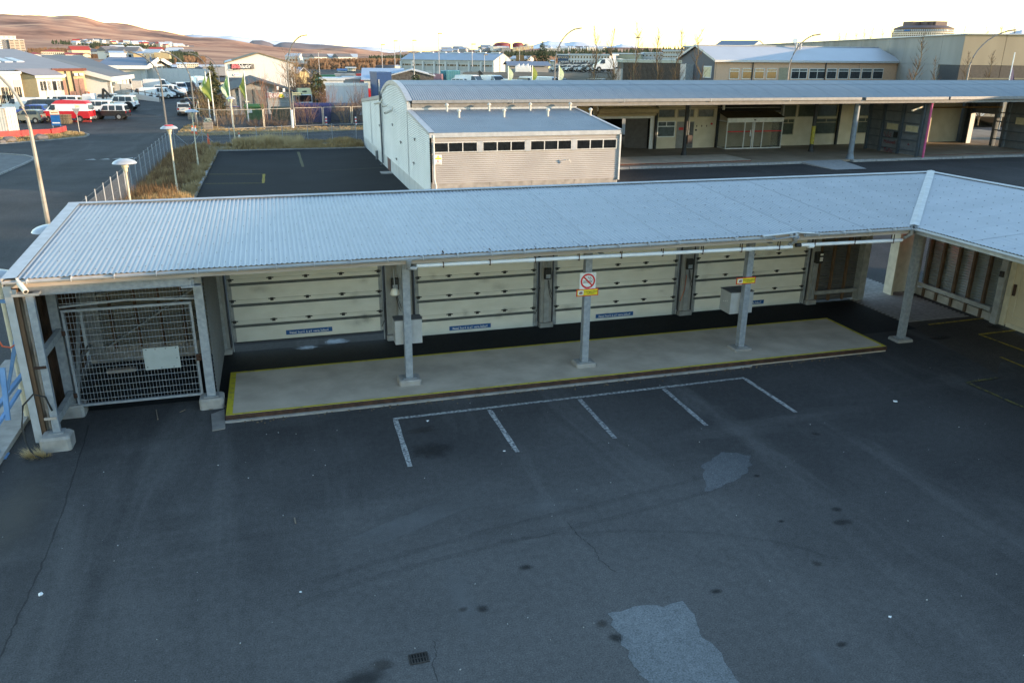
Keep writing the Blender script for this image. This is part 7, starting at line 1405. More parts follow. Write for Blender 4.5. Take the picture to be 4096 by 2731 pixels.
POP = [(2383, 97, 'beside the lamp post, first of the row'), (2459, 100, 'second in the row from the lamp post'), (2550, 80, 'tallest of the row behind the barrel roof'), (2635, 105, 'fourth in the row before the dark boarded store'), (2713, 103, 'fifth in the row touching the boarded store end'), (2790, 107, 'last of the row before the blue-grey gable')]
used = [False]*3
for i, (px, pyt, lb) in enumerate(POP):
    p = at(px-8, 325, 97); p.z = 1.6; z = at(px, pyt, 97).z; k = i % 3; lab = 'slender bare poplar, '+lb
    if not used[k]: o = protos[k].o; used[k] = True
    else: o = copy_tree(protos[k].o)
    s = (z-p.z)/12.; o.location = p; o.scale = (s*.85, s*.85, s); o.rotation_euler = (0, 0, i*1.3); o['label'] = lab; o['group'] = 'bare poplars behind the shed'
RT = [(3672, 128, 100, 'bare tree rising over the grey panel of the concrete hall'), (3748, 222, 104, 'short bare tree beside the flat-roofed annexe window'), (3870, 205, 104, 'bare tree before the lit white door of the concrete hall'), (3960, 200, 108, 'bare tree leaning on the sunlit concrete wall'), (3985, 92, 190, 'thin treetop above the sunlit concrete hall near the lamp head')]
for i, (px, pyt, d, lb) in enumerate(RT):
    p = at(px-15, 330, d); p.z = 1.8; z = at(px, pyt, d).z; o = copy_tree(protos[i % 3].o); s = (z-p.z)/12.; o.location = p; o.scale = (s, s, s); o.rotation_euler = (0, 0, i*2.1+.4); o['label'] = lb; o['group'] = 'bare trees by the concrete hall'
for i, px in enumerate((3336, 3366, 3402, 3432, 3468, 3505, 3540, 3830, 3915, 4020, 4075)):
    pyt = [130, 124, 118, 114, 108, 112, 105, 95, 105, 100, 108][i]; d = 330; p = at(px, 300, d); p.z = 4; z = at(px, pyt, d).z; o = copy_tree(protos[i % 3].o); s = (z-p.z)/12.; o.location = p; o.scale = (s*.8, s*.8, s); o['label'] = 'bare treetop showing over the long concrete hall roof'; o['group'] = 'treetops over the concrete hall'
def bush(name, label, p, H, W, stems, m, seed, depth=2, spread=.4, up=.3, kids=4, r=.022, cat='shrub', group=None):
    rr = random.Random(seed); mb = MB()
    for k in range(stems):
        a = rr.uniform(0, 6.28); q = math.sqrt(rr.random())*.25*W; d = Vector((math.cos(a)*W/H*rr.uniform(.1, .6), math.sin(a)*W/H*rr.uniform(.1, .6), 1)).normalized(); branch(mb, Vector((q*math.cos(a), q*math.sin(a), -.05)), d, H*rr.uniform(.5, .8), r, depth, rr, spread, up, 3, kids)
    T = Thing(name, label, cat, p, group=group, local=True); T.part('branches', mb, m); return T
def conifer(name, label, p, H, Rr, m, seed, n=1500, shape=1.0, group=None):
    rr = random.Random(seed); T = Thing(name, label, 'tree', p, group=group, local=True); T.part('trunk', MB().tube([(0, 0, -.2), (0, 0, H*.95)], [H*.022, .02], 6), BARKD); mb = MB()
    for k in range(n):
        t = 1-math.sqrt(rr.random()); z = H*(.06+.92*t); R_ = Rr*(1-t)**shape*(.75+.25*math.sin(t*38+seed))+.05; a = rr.uniform(0, 6.28); q = R_*math.sqrt(rr.uniform(.15, 1)); c = Vector((q*math.cos(a), q*math.sin(a), z-.18*q)); s = H*.035*rr.uniform(.7, 1.5)
        dr = Vector((math.cos(a), math.sin(a), -.25)); sd_ = Vector((-math.sin(a), math.cos(a), rr.gauss(0, .4))); mb.add([c-dr*s*.6-sd_*s*.5, c+dr*s*1.2, c-dr*s*.4+sd_*s*.5, c+Vector((0, 0, s*.5))], [(0, 1, 2), (0, 1, 3), (1, 2, 3)])
    T.part('crown', mb, m); return T
TWIG = mat('twig_tan', (.2, .135, .08), .9, 0, col2=(.32, .22, .135), scale=3); TWIGD = mat('twig_brown', (.11, .075, .05), .9, 0, col2=(.18, .125, .085), scale=3)
# fence-side planting
bush('bare_tree', 'large twiggy bare tree over the shed roof corner', at(1172, 430, 132)*1 - Vector((0, 0, at(1172, 430, 132).z-.8)), 8.2, 6.5, 9, TWIG, 3, 3, .5, .25, 4, .1, 'tree'); bush('bare_tree', 'bare tree between the big twiggy tree and the pine', at(1232, 430, 133)*1 - Vector((0, 0, at(1232, 430, 133).z-.8)), 6.8, 5, 8, TWIGD, 5, 3, .5, .25, 4, .08, 'tree')
def gp(px, d, z): p = at(px, 430, d); p.z = z; return p
conifer('pine_tree', 'olive pine with open branches behind the lorry', gp(1278, 130, .7), 6.0, 2.3, NEEDY, 4, 1300, .5); conifer('spruce_tree', 'slim spruce rising behind the flags', gp(862, 128, .6), 7.4, 2.0, NEEDY, 6, 900, .9)
conifer('evergreen_bush', 'wide olive evergreen behind the two road-end flags', gp(840, 124, .6), 4.8, 3.2, NEEDY, 9, 1500, .45); bush('bare_shrub', 'dense twiggy shrub in front of the wide evergreen', gp(850, 114, .4), 4.4, 5.5, 30, TWIG, 11, 2)
bush('bare_tree', 'reddish bare tree in front of the shed shutter', gp(1062, 110, .35), 5.4, 4.2, 7, BARKR, 13, 3, .4, .3, 4, .05, 'tree')
for px, d, H, W, st, m, sd_, lb in ((905, 110, 2.4, 3.0, 22, TWIG, 21, 'tan shrub behind the first fence panel'), (940, 110, 2.5, 2.6, 20, TWIG, 22, 'tan shrub at the gap between fence panels'), (1115, 110, 2.2, 3.4, 20, TWIG, 23, 'sprawling shrub before the dark green container'), (1190, 111, 3.0, 2.4, 18, BARKR, 24, 'upright reddish shrub beside the lorry'), (1228, 110, 2.8, 3.2, 24, BARKR, 25, 'dense reddish shrub before the dark blue container'), (1385, 111, 3.0, 3.4, 24, TWIG, 26, 'dense shrub before the grey open container'), (1300, 116, 4.2, 2.2, 16, BARKR, 27, 'tall pinkish shrub right of the pine'), (1322, 117, 3.8, 1.8, 12, BARKR, 28, 'pinkish shrub before the pearly wall'), (1440, 113, 5.0, 1.8, 16, BARKR, 29, 'tall narrow bare shrub beside the shed wing'), (1415, 112, 3.2, 1.6, 10, TWIGD, 30, 'small dark shrub next to the tall narrow one'), (1455, 112, 3.2, 2.4, 16, TWIG, 31, 'brown shrub at the shed wing corner')):
    bush('bare_shrub', lb, gp(px, d, .32), H, W, st, m, sd_, 2, .4, .3, 4, .025)
for px, d, H, W, lb in ((830, 108, 1.3, 4.6, 'dark low hedge behind the square planter'), (1030, 108, 1.3, 4.4, 'dark low hedge before the green container'), (1110, 108, 1.1, 3.4, 'low brown hedge before the dark green container')): bush('low_hedge', lb, gp(px, d, .3), H, W, 90, TWIGD, int(px), 1, .6, .1, 5, .02)
# ------------------------------------------------------------------ middle distance behind the shed
CLAD = mat('pale_cladding', (.47, .48, .46), .6, var=.05)
T = block('corrugated_warehouse', 'long pale warehouse with pilasters and a strip of windows', 'warehouse', 1576, 1974, 243, 306, 300, 14, CLAD, RTIN, 'gable', -32, 218, zbase=2.0, anchor=1., ov=.3)
W_ = T.W/math.cos(R(32)); T.x0 = -W_
for ch in list(T.o.children): bpy.data.objects.remove(ch)
T.W = W_; H_ = T.H; rh = at(1990, 218, 300).z-at(1974, 243, 300).z+.3; D_ = 13.
T.part('wall', MB().box(-W_, 0, 0, D_, 0, H_), CLAD); T.part('gable', MB().prism([(-W_+.02, 0, H_), (-W_+.02, D_, H_), (-W_+.02, D_/2, H_+rh)], (W_-.04, 0, 0)), CLAD)
T.part('roof', MB().add([(-W_-.3, -.4, H_-.05), (.3, -.4, H_-.05), (.3, D_/2, H_+rh+.1), (-W_-.3, D_/2, H_+rh+.1), (.3, D_+.4, H_), (-W_-.3, D_+.4, H_)], [(0, 1, 2, 3), (3, 2, 4, 5)]), RTIN)
n = 9
for i in range(n): x = -W_+W_*i/(n-1); T.part('pilaster', MB().box(x-.45, x+.35, -.4, -.01, 0, H_-.6), mat('pilaster_white', (.55, .56, .55), .6))
for i in range(n-1):
    xa = -W_+W_*i/(n-1)+.6; xb = -W_+W_*(i+1)/(n-1)-.7; w = T.part('window_strip', MB().box(xa, xb, -.06, -.01, H_*.56, H_*.68), WGL)
    for k in (.25, .8): T.part('mullion', MB().box(xa+(xb-xa)*k-.1, xa+(xb-xa)*k+.1, -.09, -.061, H_*.56, H_*.68), WFR, w)
    for k in range(9):
        z = H_*(.1+.1*k)
        if not .5 < z/H_ < .72: T.part('cladding_line', MB().box(xa, xb, -.05, -.005, z-.06, z+.06), mat('clad_shadow', (.3, .31, .31), .7))
    T.part('roller_door', MB().box(xa+.3, xb-.3, -.05, -.006, 0, H_*.22), WFR)
for yy in (4.3, 8.6): T.part('gable_strip', MB().box(.01, .1, yy-.25, yy+.25, 0, H_+rh*.5), GALV2)
for i in range(7): x = -W_+W_*(i+.5)/7; T.part('roof_ridge_vent', MB().box(x-2, x+1.6, D_/2-.5, D_/2+.5, H_+rh, H_+rh+.35), RLIGHT)
# low hall with tin roof and brown gable
T = block('tin_roof_hall', 'low hall with pale blue tin roof and dark rubble gable', 'building', 1455, 1610, 317, 380, 150, 18, mat('pale_wall2', (.5, .52, .5), .7), mat('tin_blue', (.33, .42, .54), .5, .1, var=.05), 'gable', 0, 274, zbase=1.5, ov=.5)
T = block('rubble_gable', 'dark rubble gable wall beside the tin roof', 'building', 1560, 1735, 300, 340, 149, 10, mat('rubble', (.10, .095, .09), .9, var=.4, scale=3), mat('verge_pale', (.45, .48, .52), .6), 'end', 0, 278, zbase=1.5, ov=.3)
conifer('spruce_tree', 'dark bushy conifer in front of the rubble gable', gp(1668, 110, .6), 6.3, 2.0, NEED, 12, 1100, .6)
# excavator
T = Thing('excavator', 'excavator with folded black arm and orange body', 'excavator', gp(1925, 128, 4.75), R(-20), local=True); T.o.scale = (.5,)*3
T.part('undercarriage', MB().bbox(-1.8, 1.8, -1.3, -.7, -1.5, -.7, .2).bbox(-1.8, 1.8, .7, 1.3, -1.5, -.7, .2), BLACKM); T.part('body', MB().bbox(-2, .8, -1.2, 1.2, -.7, .7, .2), mat('excavator_orange', (.55, .22, .02), .5)); T.part('cab', MB().bbox(-.2, 1.2, -1.2, -.2, .0, 1.6, .1), CGL)
T.part('boom', MB().beam((.6, 0, .2), (-.6, 0, 3.6), .6, .7).beam((-.6, 0, 3.6), (1.4, 0, 1.6), .45, .55).beam((1.4, 0, 1.6), (1.9, 0, -.2), .4, .45).beam((.1, .2, .6), (.4, .2, 2.4), .18), BLACKM); T.part('bucket', MB().beam((1.9, 0, .3), (1.8, 0, -.7), .9, .7), BLACKM)
# car rows: prototypes copied
protoV = {}
def pv(key, *a, **k):
    if key not in protoV: protoV[key] = [vehicle(*a, **k), False]
    return protoV[key]
def lotcar(key, kind, L, W, H, col, px, d, deg, z, lb, grp, cat='car'):
    P = pv(key, kind, L, W, H, col, 'x', cat, group=grp); p = at(px, 400, d); p.z = z
    if not P[1]: o = P[0].o; P[1] = True
    else: o = copy_tree(P[0].o)
    o.location = p; o.rotation_euler = (0, 0, R(deg)); o['label'] = lb; o['group'] = grp
    return o
KEYS = [('w', 'wagon', 4.5, 1.8, 1.5, WHT_), ('s', 'wagon', 4.5, 1.8, 1.5, SIL), ('d', 'saloon', 4.5, 1.8, 1.45, DRK), ('h', 'hatch', 4.0, 1.75, 1.5, SIL), ('v', 'suv', 4.7, 1.9, 1.75, BLK), ('x', 'van', 4.9, 1.95, 1.95, WHT_)]
NM = {'w': 'white estate', 's': 'silver estate', 'd': 'dark saloon', 'h': 'silver hatchback', 'v': 'black jeep', 'x': 'white van'}
seqA = [(1975, 'x'), (2000, 's'), (2018, 'd'), (2052, 'w'), (2075, 's'), (2095, 'w'), (2120, 'v'), (2140, 'x'), (2165, 'd'), (2190, 'x'), (2240, 'v'), (2400, 'v'), (2450, 'd'), (1860, 'w'), (1885, 'x')]
for i, (px, k) in enumerate(seqA):
    K = [q for q in KEYS if q[0] == k][0]; lotcar(K[0], *K[1:], px, 120 if px > 2040 else 126, -70+(i % 3)*12, 4.06, NM[k]+' in the row just behind the barrel roof', 'cars behind the barrel roof', 'van' if k == 'x' else 'car')
seqB = [(2225, 'h'), (2241, 's'), (2258, 'd'), (2275, 's'), (2294, 'w'), (2313, 'd'), (2330, 's'), (2347, 'w'), (2365, 'v'), (2382, 's'), (2402, 'w'), (2422, 'v')]
for i, (px, k) in enumerate(seqB):
    K = [q for q in KEYS if q[0] == k][0]; d = 205-(px-2225)*.12; lotcar(K[0], *K[1:], px, d, 160, at(px, 287, d).z, NM[k]+' in the row before the white office block', 'cars before the white offices')
for i, px in enumerate((2235, 2262, 2290, 2318, 2346)): lotcar('d' if i % 2 else 's', *[q for q in KEYS if q[0] == ('d' if i % 2 else 's')][0][1:], px+8, 222, 160, at(px, 272, 222).z, NM['d' if i % 2 else 's']+' in the back row under the white offices', 'cars before the white offices')
o = lotcar('x', *[q for q in KEYS if q[0] == 'x'][0][1:], 2425, 150, 165, at(2425, 286, 150).z, 'big white delivery van at the end of the office car park', 'cars before the white offices', 'van'); o.scale = (1.05, 1, 1.1)
T = Thing('box_trailer', 'long white box trailer behind the barrel roof', 'trailer', gp(2168, 118, 4.02), R(-16), local=True); T.part('box', MB().bbox(-1.7, 1.3, -1.1, 1.1, .4, 2.0, .04), paint(*WHT_)); T.part('chassis', MB().box(-1.8, 1.4, -.5, .5, 0, .4), PLAS)
# banners before the car row
for px, lb in ((2032, 'white feather banner by the first car row'), (2127, 'yellow feather banner in the middle of the car row'), (2232, 'narrow feather banner beside the lamp post')):
    p = gp(px, 112, 4.0); T = Thing('feather_banner', lb, 'banner', p, R(-16), group='feather banners', local=True); Hh = at(px, 262 if px != 2032 else 265, 112).z-4; T.part('pole', MB().tube([(0, 0, 0), (0, 0, Hh)], .05, 6), WHITE); mb = MB(); vs = []
    for i in range(11): t = i/10; vs += [(.03, 0, Hh*(1-.85*t)), (.03+.55*math.sin(math.pi*min(1, t*1.6))+.12, .1*math.sin(t*7), Hh*(1-.85*t)-.2)]
    T.part('cloth', mb.add(vs, [(2*i, 2*i+2, 2*i+3, 2*i+1) for i in range(10)]), FW if px != 2127 else FG)
# embankment with scrub behind the car rows
EMB = mat('embankment', (.075, .055, .035), .95, 0, col2=(.14, .105, .065), scale=.25, detail=9)
mb = MB(); nx = 40
vs = []; rr = random.Random(5)
for i in range(nx+1):
    px = 1850+i*26
    for j, (d, y, zf) in enumerate(((97, 330, .9), (103, 330, 4.0), (133, 330, 4.03), (150, 310, None), (175, 294, None), (195, 289, None))):
        p = at(px, y+rr.uniform(-2, 2), d); p.z = zf if zf else p.z; vs.append(p)
mb.add(vs, [(i*6+j, (i+1)*6+j, (i+1)*6+j+1, i*6+j+1) for i in range(nx) for j in range(5)]); struct('embankment', mb, EMB, smooth=True)
# white bales on the bank
for i in range(14):
    px = 2063+i*4.4; p = at(px, 285, 185); T = Thing('wrapped_bale', 'white plastic wrapped bale in the row on the bank', 'bale', p, group='wrapped bales on the bank', local=True); h = 1.2+(i % 4)*.15; T.part('wrapping', MB().lathe((0, 0, -.2), [(.12, 0), (.16, .2), (.15, h*.8), (.1, h), (.02, h+.1)], 8), WHITE, smooth=True)
T = block('dark_roof_store', 'low store with dark blue roof behind the wrapped bales', 'building', 2037, 2195, 262, 288, 215, 10, mat('store_wall', (.3, .29, .27), .8), RBLUE, 'gable', 8, 247, zbase=None, ov=.6); T = block('modern_house', 'white gabled building behind the dark-roofed store', 'building', 2040, 2110, 235, 260, 260, 12, WHITEW, RTIN, 'gable', -10, 225, wins=(1, 4, .5, .5)); T.part('glass_gable', MB().box(T.x1-3.5, T.x1-1, -.5, -.05, 0, T.H+1), WGL)
block('orange_house', 'orange-roofed yellow house behind the dark store', 'house', 2187, 2216, 238, 262, 280, 8, CREAMW, mat('roof_orange', (.45, .2, .09), .7), 'hip', 0, 228, wins=(2, 2, .4, .4)); block('beige_house', 'small beige house beside the tall spruce', 'house', 2200, 2216, 246, 268, 262, 8, CREAMW, RTIN, 'hip', 0, 240)
conifer('spruce_tree', 'tall dark spruce on the bank behind the dark store', gp(2165, 240, at(2165, 262, 240).z), 6.6, 3.2, NEED, 14, 900, .8); conifer('spruce_tree', 'shorter spruce left of the tall one', gp(2110, 245, at(2110, 258, 245).z), 3.4, 1.8, NEED, 15, 500, .8)
# white office block with blue corner
T = block('white_offices', 'three-storey white office block with rows of windows', 'office', 2271, 2440, 221, 272, 240, 12, WHITEW, RLIGHT, 'flat', -14, wins=(3, 14, .5, .45), anchor=0.); T = block('blue_corner', 'dark blue glazed end of the white office block', 'office', 2228, 2270, 222, 274, 240, 10, mat('blue_glazing', (.03, .07, .14), .4), RLIGHT, 'flat', -14, wins=(3, 5, .6, .35))
block('yellow_hall', 'pale yellow hall beyond the poplars', 'building', 2446, 2560, 218, 255, 250, 12, mat('hall_yellow', (.42, .4, .28), .8), RLIGHT, 'flat', -6); T = block('white_annexe', 'white annexe with small upper windows behind the poplars', 'building', 2560, 2650, 215, 248, 255, 10, WHITEW, RLIGHT, 'flat', -6, wins=(2, 6, .4, .3)); block('glass_hall', 'flat-roofed hall with window band behind the poplars', 'building', 2645, 2725, 205, 250, 245, 10, CLAD, RLIGHT, 'flat', -6, wins=(3, 8, .8, .3)); block('grey_block', 'grey concrete block left of the tan office gable', 'building', 2728, 2785, 190, 240, 200, 10, CONC, RLIGHT, 'flat', -6)
T = block('boarded_store', 'dark store clad in vertical boards behind the poplars', 'building', 2490, 2720, 252, 322, 112, 12, mat('dark_boards', (.05, .052, .05), .85, var=.2), mat('roof_edge_green', (.22, .28, .27), .6), 'flat', 6, zbase=3., ov=.15)
for i in range(44): x = T.x0+T.W*(i+.5)/44; T.part('board', MB().box(x-.045, x+.045, -.05, -.006, 0, T.H-.1), MATS['dark_boards'])
T.part('grey_end', MB().box(T.x0-1.1, T.x0-.02, .0, 2, 0, T.H-.8), GALV2); T.part('round_logo', MB().tube([(T.x0-.5, -.01, 1.0), (T.x0-.5, -.06, 1.0)], .22, 12), mat('logo_orange', (.5, .2, .03), .5))
# ------------------------------------------------------------------ tan office (parallel to the shed)
OY = 112.; oa, ob = PY(2862, 243, OY), PY(3597, 248, OY); OZ = (oa.z+ob.z)/2; OX0, OX1 = oa.x, ob.x; bk = PX(2716, 243, OX0); OD = min(16., bk.y-OY); RZ_ = PY(3150, 188, OY+OD/2).z
TAN = mat('tan_plaster', (.55, .37, .255), .85, var=.06, bump=.1); BGY = mat('bluegrey_plaster', (.10, .105, .12), .85, var=.06)
T = Thing('tan_office', 'two-storey tan office with pale metal roof and dark gable', 'office', (OX0, OY, 2))
T.part('wall', MB().box(OX0, OX1, OY, OY+OD, 1.5, OZ), TAN); T.part('gable_wall', MB().prism([(OX0-.05, OY+.1, 1.5), (OX0-.05, OY+OD, 1.5), (OX0-.05, OY+OD, OZ), (OX0-.05, OY+OD/2, RZ_-.1), (OX0-.05, OY+.1, OZ)], (.04, 0, 0)), BGY)
T.part('roof', MB().add([(OX0-.4, OY-.5, OZ+.05), (OX1+.4, OY-.5, OZ+.05), (OX1+.4, OY+OD/2, RZ_+.05), (OX0-.4, OY+OD/2, RZ_+.05), (OX1+.4, OY+OD+.5, OZ), (OX0-.4, OY+OD+.5, OZ)], [(0, 1, 2, 3), (3, 2, 4, 5)]), mat('office_roof', (.46, .48, .52), .45, .15, var=.04, scale=.3))
T.part('verge_trim', MB().beam((OX0-.42, OY-.5, OZ+.05), (OX0-.42, OY+OD/2, RZ_+.08), .12, .3).beam((OX0-.42, OY+OD/2, RZ_+.08), (OX0-.42, OY+OD+.5, OZ+.05), .12, .3), FLASH); T.part('ridge_cap', MB().beam((OX0-.4, OY+OD/2, RZ_+.08), (OX1+.4, OY+OD/2, RZ_+.08), .4, .08), FLASH); T.part('eave_trim', MB().box(OX0-.4, OX1+.4, OY-.56, OY-.5, OZ-.22, OZ+.08), FLASH)
def ow(px0, px1, py0=270, py1=316, sub=1):
    a, b = PY(px0, py0+6, OY), PY(px1, py1, OY); w = T.part('window', MB().box(a.x-.05, b.x+.05, OY-.06, OY-.004, b.z-.06, a.z+.06), WFR); T.part('pane', MB().box(a.x+.05, b.x-.05, OY-.075, OY-.061, b.z+.05, a.z-.42), WGL, w); T.part('top_light', MB().box(a.x+.05, b.x-.05, OY-.075, OY-.061, a.z-.32, a.z-.04), GLG, w); T.part('sill', MB().box(a.x-.12, b.x+.12, OY-.14, OY-.07, b.z-.14, b.z-.06), TAN, w)
    if sub > 1: T.part('mullion', MB().box((a.x+b.x)/2-.05, (a.x+b.x)/2+.05, OY-.09, OY-.076, b.z, a.z), WFR, w)
for x0, x1, s in ((2920, 2953, 1), (2971, 3004, 1), (3020, 3053, 1), (3069, 3103, 1), (3167, 3224, 2), (3239, 3296, 2), (3309, 3341, 1), (3356, 3389, 1), (3403, 3436, 1), (3449, 3482, 1), (3494, 3527, 1)): ow(x0, x1, sub=s)
a, b = PY(3118, 272, OY), PY(3150, 330, OY); T.part('door', MB().box(a.x, b.x, OY-.05, OY-.004, b.z-1, a.z), mat('office_door', (.25, .24, .17), .5))
for px in (3012, 3304): a = PY(px, 246, OY); T.part('downpipe', MB().tube([(a.x, OY-.15, OZ-.1), (a.x, OY-.15, 2)], .08, 6), BLACKM)
for px in (2866, 3164, 3440, 3590): a = PY(px, 250, OY); T.part('wall_joint', MB().box(a.x-.02, a.x+.02, OY-.012, OY-.002, 2, OZ-.1), mat('joint_dark', (.15, .1, .08), .8))
for k in range(3): a = PY(3178+k*9, 196, OY+OD/2-1.2); T.part('roof_fan', MB().lathe((a.x, OY+OD/2-1.5, RZ_-.35), [(.14, 0), (.14, .6), (.2, .62), (.2, .85)], 8), GALV)
T.part('satellite_dish', MB().tube([(PY(3160, 180, OY+7).x, OY+OD/2, RZ_+.9), (PY(3160, 180, OY+7).x-.1, OY+OD/2-.2, RZ_+.95)], .4, 12), WHITE)
gw = PX(2830, 290, OX0-.06); w = T.part('window', MB().box(OX0-.12, OX0-.06, gw.y-1.2, gw.y+1.2, gw.z-.8, gw.z+.9), WFR); T.part('pane', MB().box(OX0-.135, OX0-.121, gw.y-1.05, gw.y+1.05, gw.z-.65, gw.z+.75), LITW, w)
T.part('glass_porch', MB().box(OX0-1.4, OX0-.08, OY+OD*.55, OY+OD*.85, 2, OZ-.6), mat('porch_glass', (.35, .38, .4), .15, 0, spec=.6))
T.part('porch_frame', MB().tube([(OX0-1.45, OY+OD*.55, 2), (OX0-1.45, OY+OD*.55, OZ-.5)], .08, 6).tube([(OX0-1.45, OY+OD*.85, 2), (OX0-1.45, OY+OD*.85, OZ-.9)], .08, 6), WFR)
# flat annexe right of it
ax0, ax1 = PY(3602, 275, 112), PY(3775, 275, 112); T = Thing('flat_annexe', 'flat-roofed tan annexe with white ribbon window', 'building', (ax0.x, 112, 2)); T.part('wall', MB().box(ax0.x, ax1.x, 112, 122, 1.5, ax0.z-.2), TAN); T.part('dark_end', MB().box(ax0.x-.5, ax0.x-.02, 112.1, 120, 1.5, ax0.z-.2), BGY); T.part('roof', MB().box(ax0.x-.5, ax1.x+5, 111.8, 122, ax0.z-.2, ax0.z+.05), RLIGHT)
a, b = PY(3633, 297, 112), PY(3738, 315, 112); w = T.part('ribbon_window', MB().box(a.x-.1, b.x+.1, 111.9, 111.99, b.z-.1, a.z+.1), WFR)
for i in range(4): T.part('pane', MB().box(a.x+(b.x-a.x)*i/4+.08, a.x+(b.x-a.x)*(i+1)/4-.05, 111.88, 111.899, b.z, a.z), WGL, w)
T.part('dark_doorway', MB().box(ax1.x, ax1.x+4.5, 116, 116.2, 1.5, ax0.z-.3), BLACKM)
# ------------------------------------------------------------------ concrete hall
HC, HL, HR_ = at(3832, 300, 128), at(2840, 300, 318), at(4500, 300, 138); HZ = at(3832, 139, 128).z
for p in (HC, HL, HR_): p.z = 1.5
CNG = mat('hall_concrete_shade', (.2, .2, .19), .85, 0, col2=(.28, .28, .265), scale=.25, detail=10, stretch=(1, 1, .35)); CNS = mat('hall_concrete_sun', (.33, .265, .185), .85, 0, col2=(.42, .345, .245), scale=.25, detail=10, stretch=(1, 1, .35))  # one concrete in two tones: left wall's shade and right wall's sun painted in
T = Thing('concrete_hall', 'huge panelled concrete hall with dark inset panel', 'building', HC)
lv = (HL-HC); ll = lv.length; lv.normalize(); rv = (HR_-HC); rl = rv.length; rv.normalize(); ln = Vector((lv.y, -lv.x, 0)); ln = ln if ln.dot(HC) < 0 else -ln; rn = Vector((rv.y, -rv.x, 0)); rn = rn if rn.dot(HC) < 0 else -rn
def wallpan(dirv, nrm, s0, s1, z0, z1, m, name='wall_panel', off=0., th=.35): a, b = HC+dirv*s0+nrm*off, HC+dirv*s1+nrm*off; T.part(name, MB().prism([Vector((a.x, a.y, z0)), Vector((b.x, b.y, z0)), Vector((b.x, b.y, z1)), Vector((a.x, a.y, z1))], -nrm*th), m)
zs = [1.5, 5.2, 8.1, HZ]; ns = int(ll/6.5)
for i in range(ns):
    for j in range(3):
        if i == 0 and j == 1: wallpan(lv, ln, .03, 6.0, zs[1]+.03, zs[2], mat('inset_dark', (.03, .032, .036), .6)); continue
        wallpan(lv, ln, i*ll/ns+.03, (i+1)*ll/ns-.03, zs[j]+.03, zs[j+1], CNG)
nr_ = int(rl/5)
for i in range(nr_):
    for j in range(3):
        dk = (i <= 1 and j == 1) or (i == 3 and j == 0)
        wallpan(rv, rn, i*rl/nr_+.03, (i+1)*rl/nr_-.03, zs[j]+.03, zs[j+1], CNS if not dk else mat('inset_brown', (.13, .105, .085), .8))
T.part('core', MB().prism([Vector((*(HC-ln*.3-rn*.3).xy, 1.6)), Vector((*(HL-ln*.3).xy, 1.6)), Vector((*(HL-ln*30).xy, 1.6)), Vector((*(HR_-rn*40).xy, 1.6)), Vector((*(HR_-rn*.3).xy, 1.6))], (0, 0, HZ-1.9)), CNG)
wallpan(rv, rn, .8, 4.4, 1.6, 4.9, mat('lit_white_door', (.6, .58, .52), .6), 'white_door', .12, .05)
T.part('parapet_cap', MB().beam(Vector((*HC.xy, HZ+.06)), Vector((*HL.xy, HZ+.06)), .6, .12).beam(Vector((*HC.xy, HZ+.07)), Vector((*HR_.xy, HZ+.07)), .6, .12), RLIGHT)
T.part('lattice_rail', MB().beam(at(3870, 315, 105), at(4120, 316, 105), .12, .12), mat('rail_orange', (.5, .35, .2), .6))
p = at(4035, 330, 100); T = Thing('flagpole', 'limp dark blue flag on a short pole before the concrete hall', 'flag', Vector((p.x, p.y, 2)), local=True); T.part('pole', MB().tube([(0, 0, 0), (0, 0, 7.6)], .05, 6), WHITE); T.part('cloth', MB().add([(.05, 0, 6.4), (.5, .1, 5.6), (.8, .0, 4.6), (.9, .1, 4.2), (.5, 0, 4.4), (.05, 0, 4.9)], [(0, 1, 2, 3, 4, 5)]), DRKB if 'DRKB' in globals() else mat('flag_navy', (.03, .03, .09), .8))
T = block('metal_gable_roof', 'distant blue metal roof with pale gable above the long hall', 'building', 2840, 3000, 186, 200, 420, 20, CLAD, RBLUE, 'gable', -20, 163, zbase=9.0)
# round office tower
ctr = at(3680, 200, 620); zT = at(3680, 105, 620).z; rad = (at(3555, 150, 620)-at(3805, 150, 620)).length/2
T = Thing('round_office', 'round office building with ribbon windows and dark rooftop', 'office', Vector((ctr.x, ctr.y, 10))); cc = Vector((ctr.x, ctr.y, 0))
def lz2(py): return at(3680, py, 620-rad).z
T.part('drum', MB().lathe(cc, [(rad, 5), (rad, lz2(128))], 40), mat('drum_white', (.6, .58, .52), .7)); T.part('upper_drum', MB().lathe(cc, [(rad*.97, lz2(128)), (rad*.97, lz2(117)), (rad*.97, lz2(112))], 40), mat('drum_brown', (.12, .085, .06), .7)); T.part('roof', MB().lathe(cc, [(rad*.98, lz2(112)), (rad*.8, lz2(103)), (rad*.78, lz2(102))], 40), mat('drum_roof', (.12, .09, .09), .7))
fa = math.atan2(-ctr.y, -ctr.x)
for k in range(44):
    a = fa-1.5+3.0*k/43
    for z0, z1, rr_, m in ((lz2(125), lz2(118), .975, mat('tower_win_blue', (.25, .35, .45), .2)), (lz2(137), lz2(131), 1.004, WGL), (lz2(146), lz2(140), 1.004, mat('tower_win_brown', (.1, .07, .05), .3))):
        c1, c2 = a-.022, a+.022; T.part('window', MB().add([cc+Vector((math.cos(c1)*rad*rr_, math.sin(c1)*rad*rr_, z0)), cc+Vector((math.cos(c2)*rad*rr_, math.sin(c2)*rad*rr_, z0)), cc+Vector((math.cos(c2)*rad*rr_, math.sin(c2)*rad*rr_, z1)), cc+Vector((math.cos(c1)*rad*rr_, math.sin(c1)*rad*rr_, z1))], [(0, 1, 2, 3)]), m)
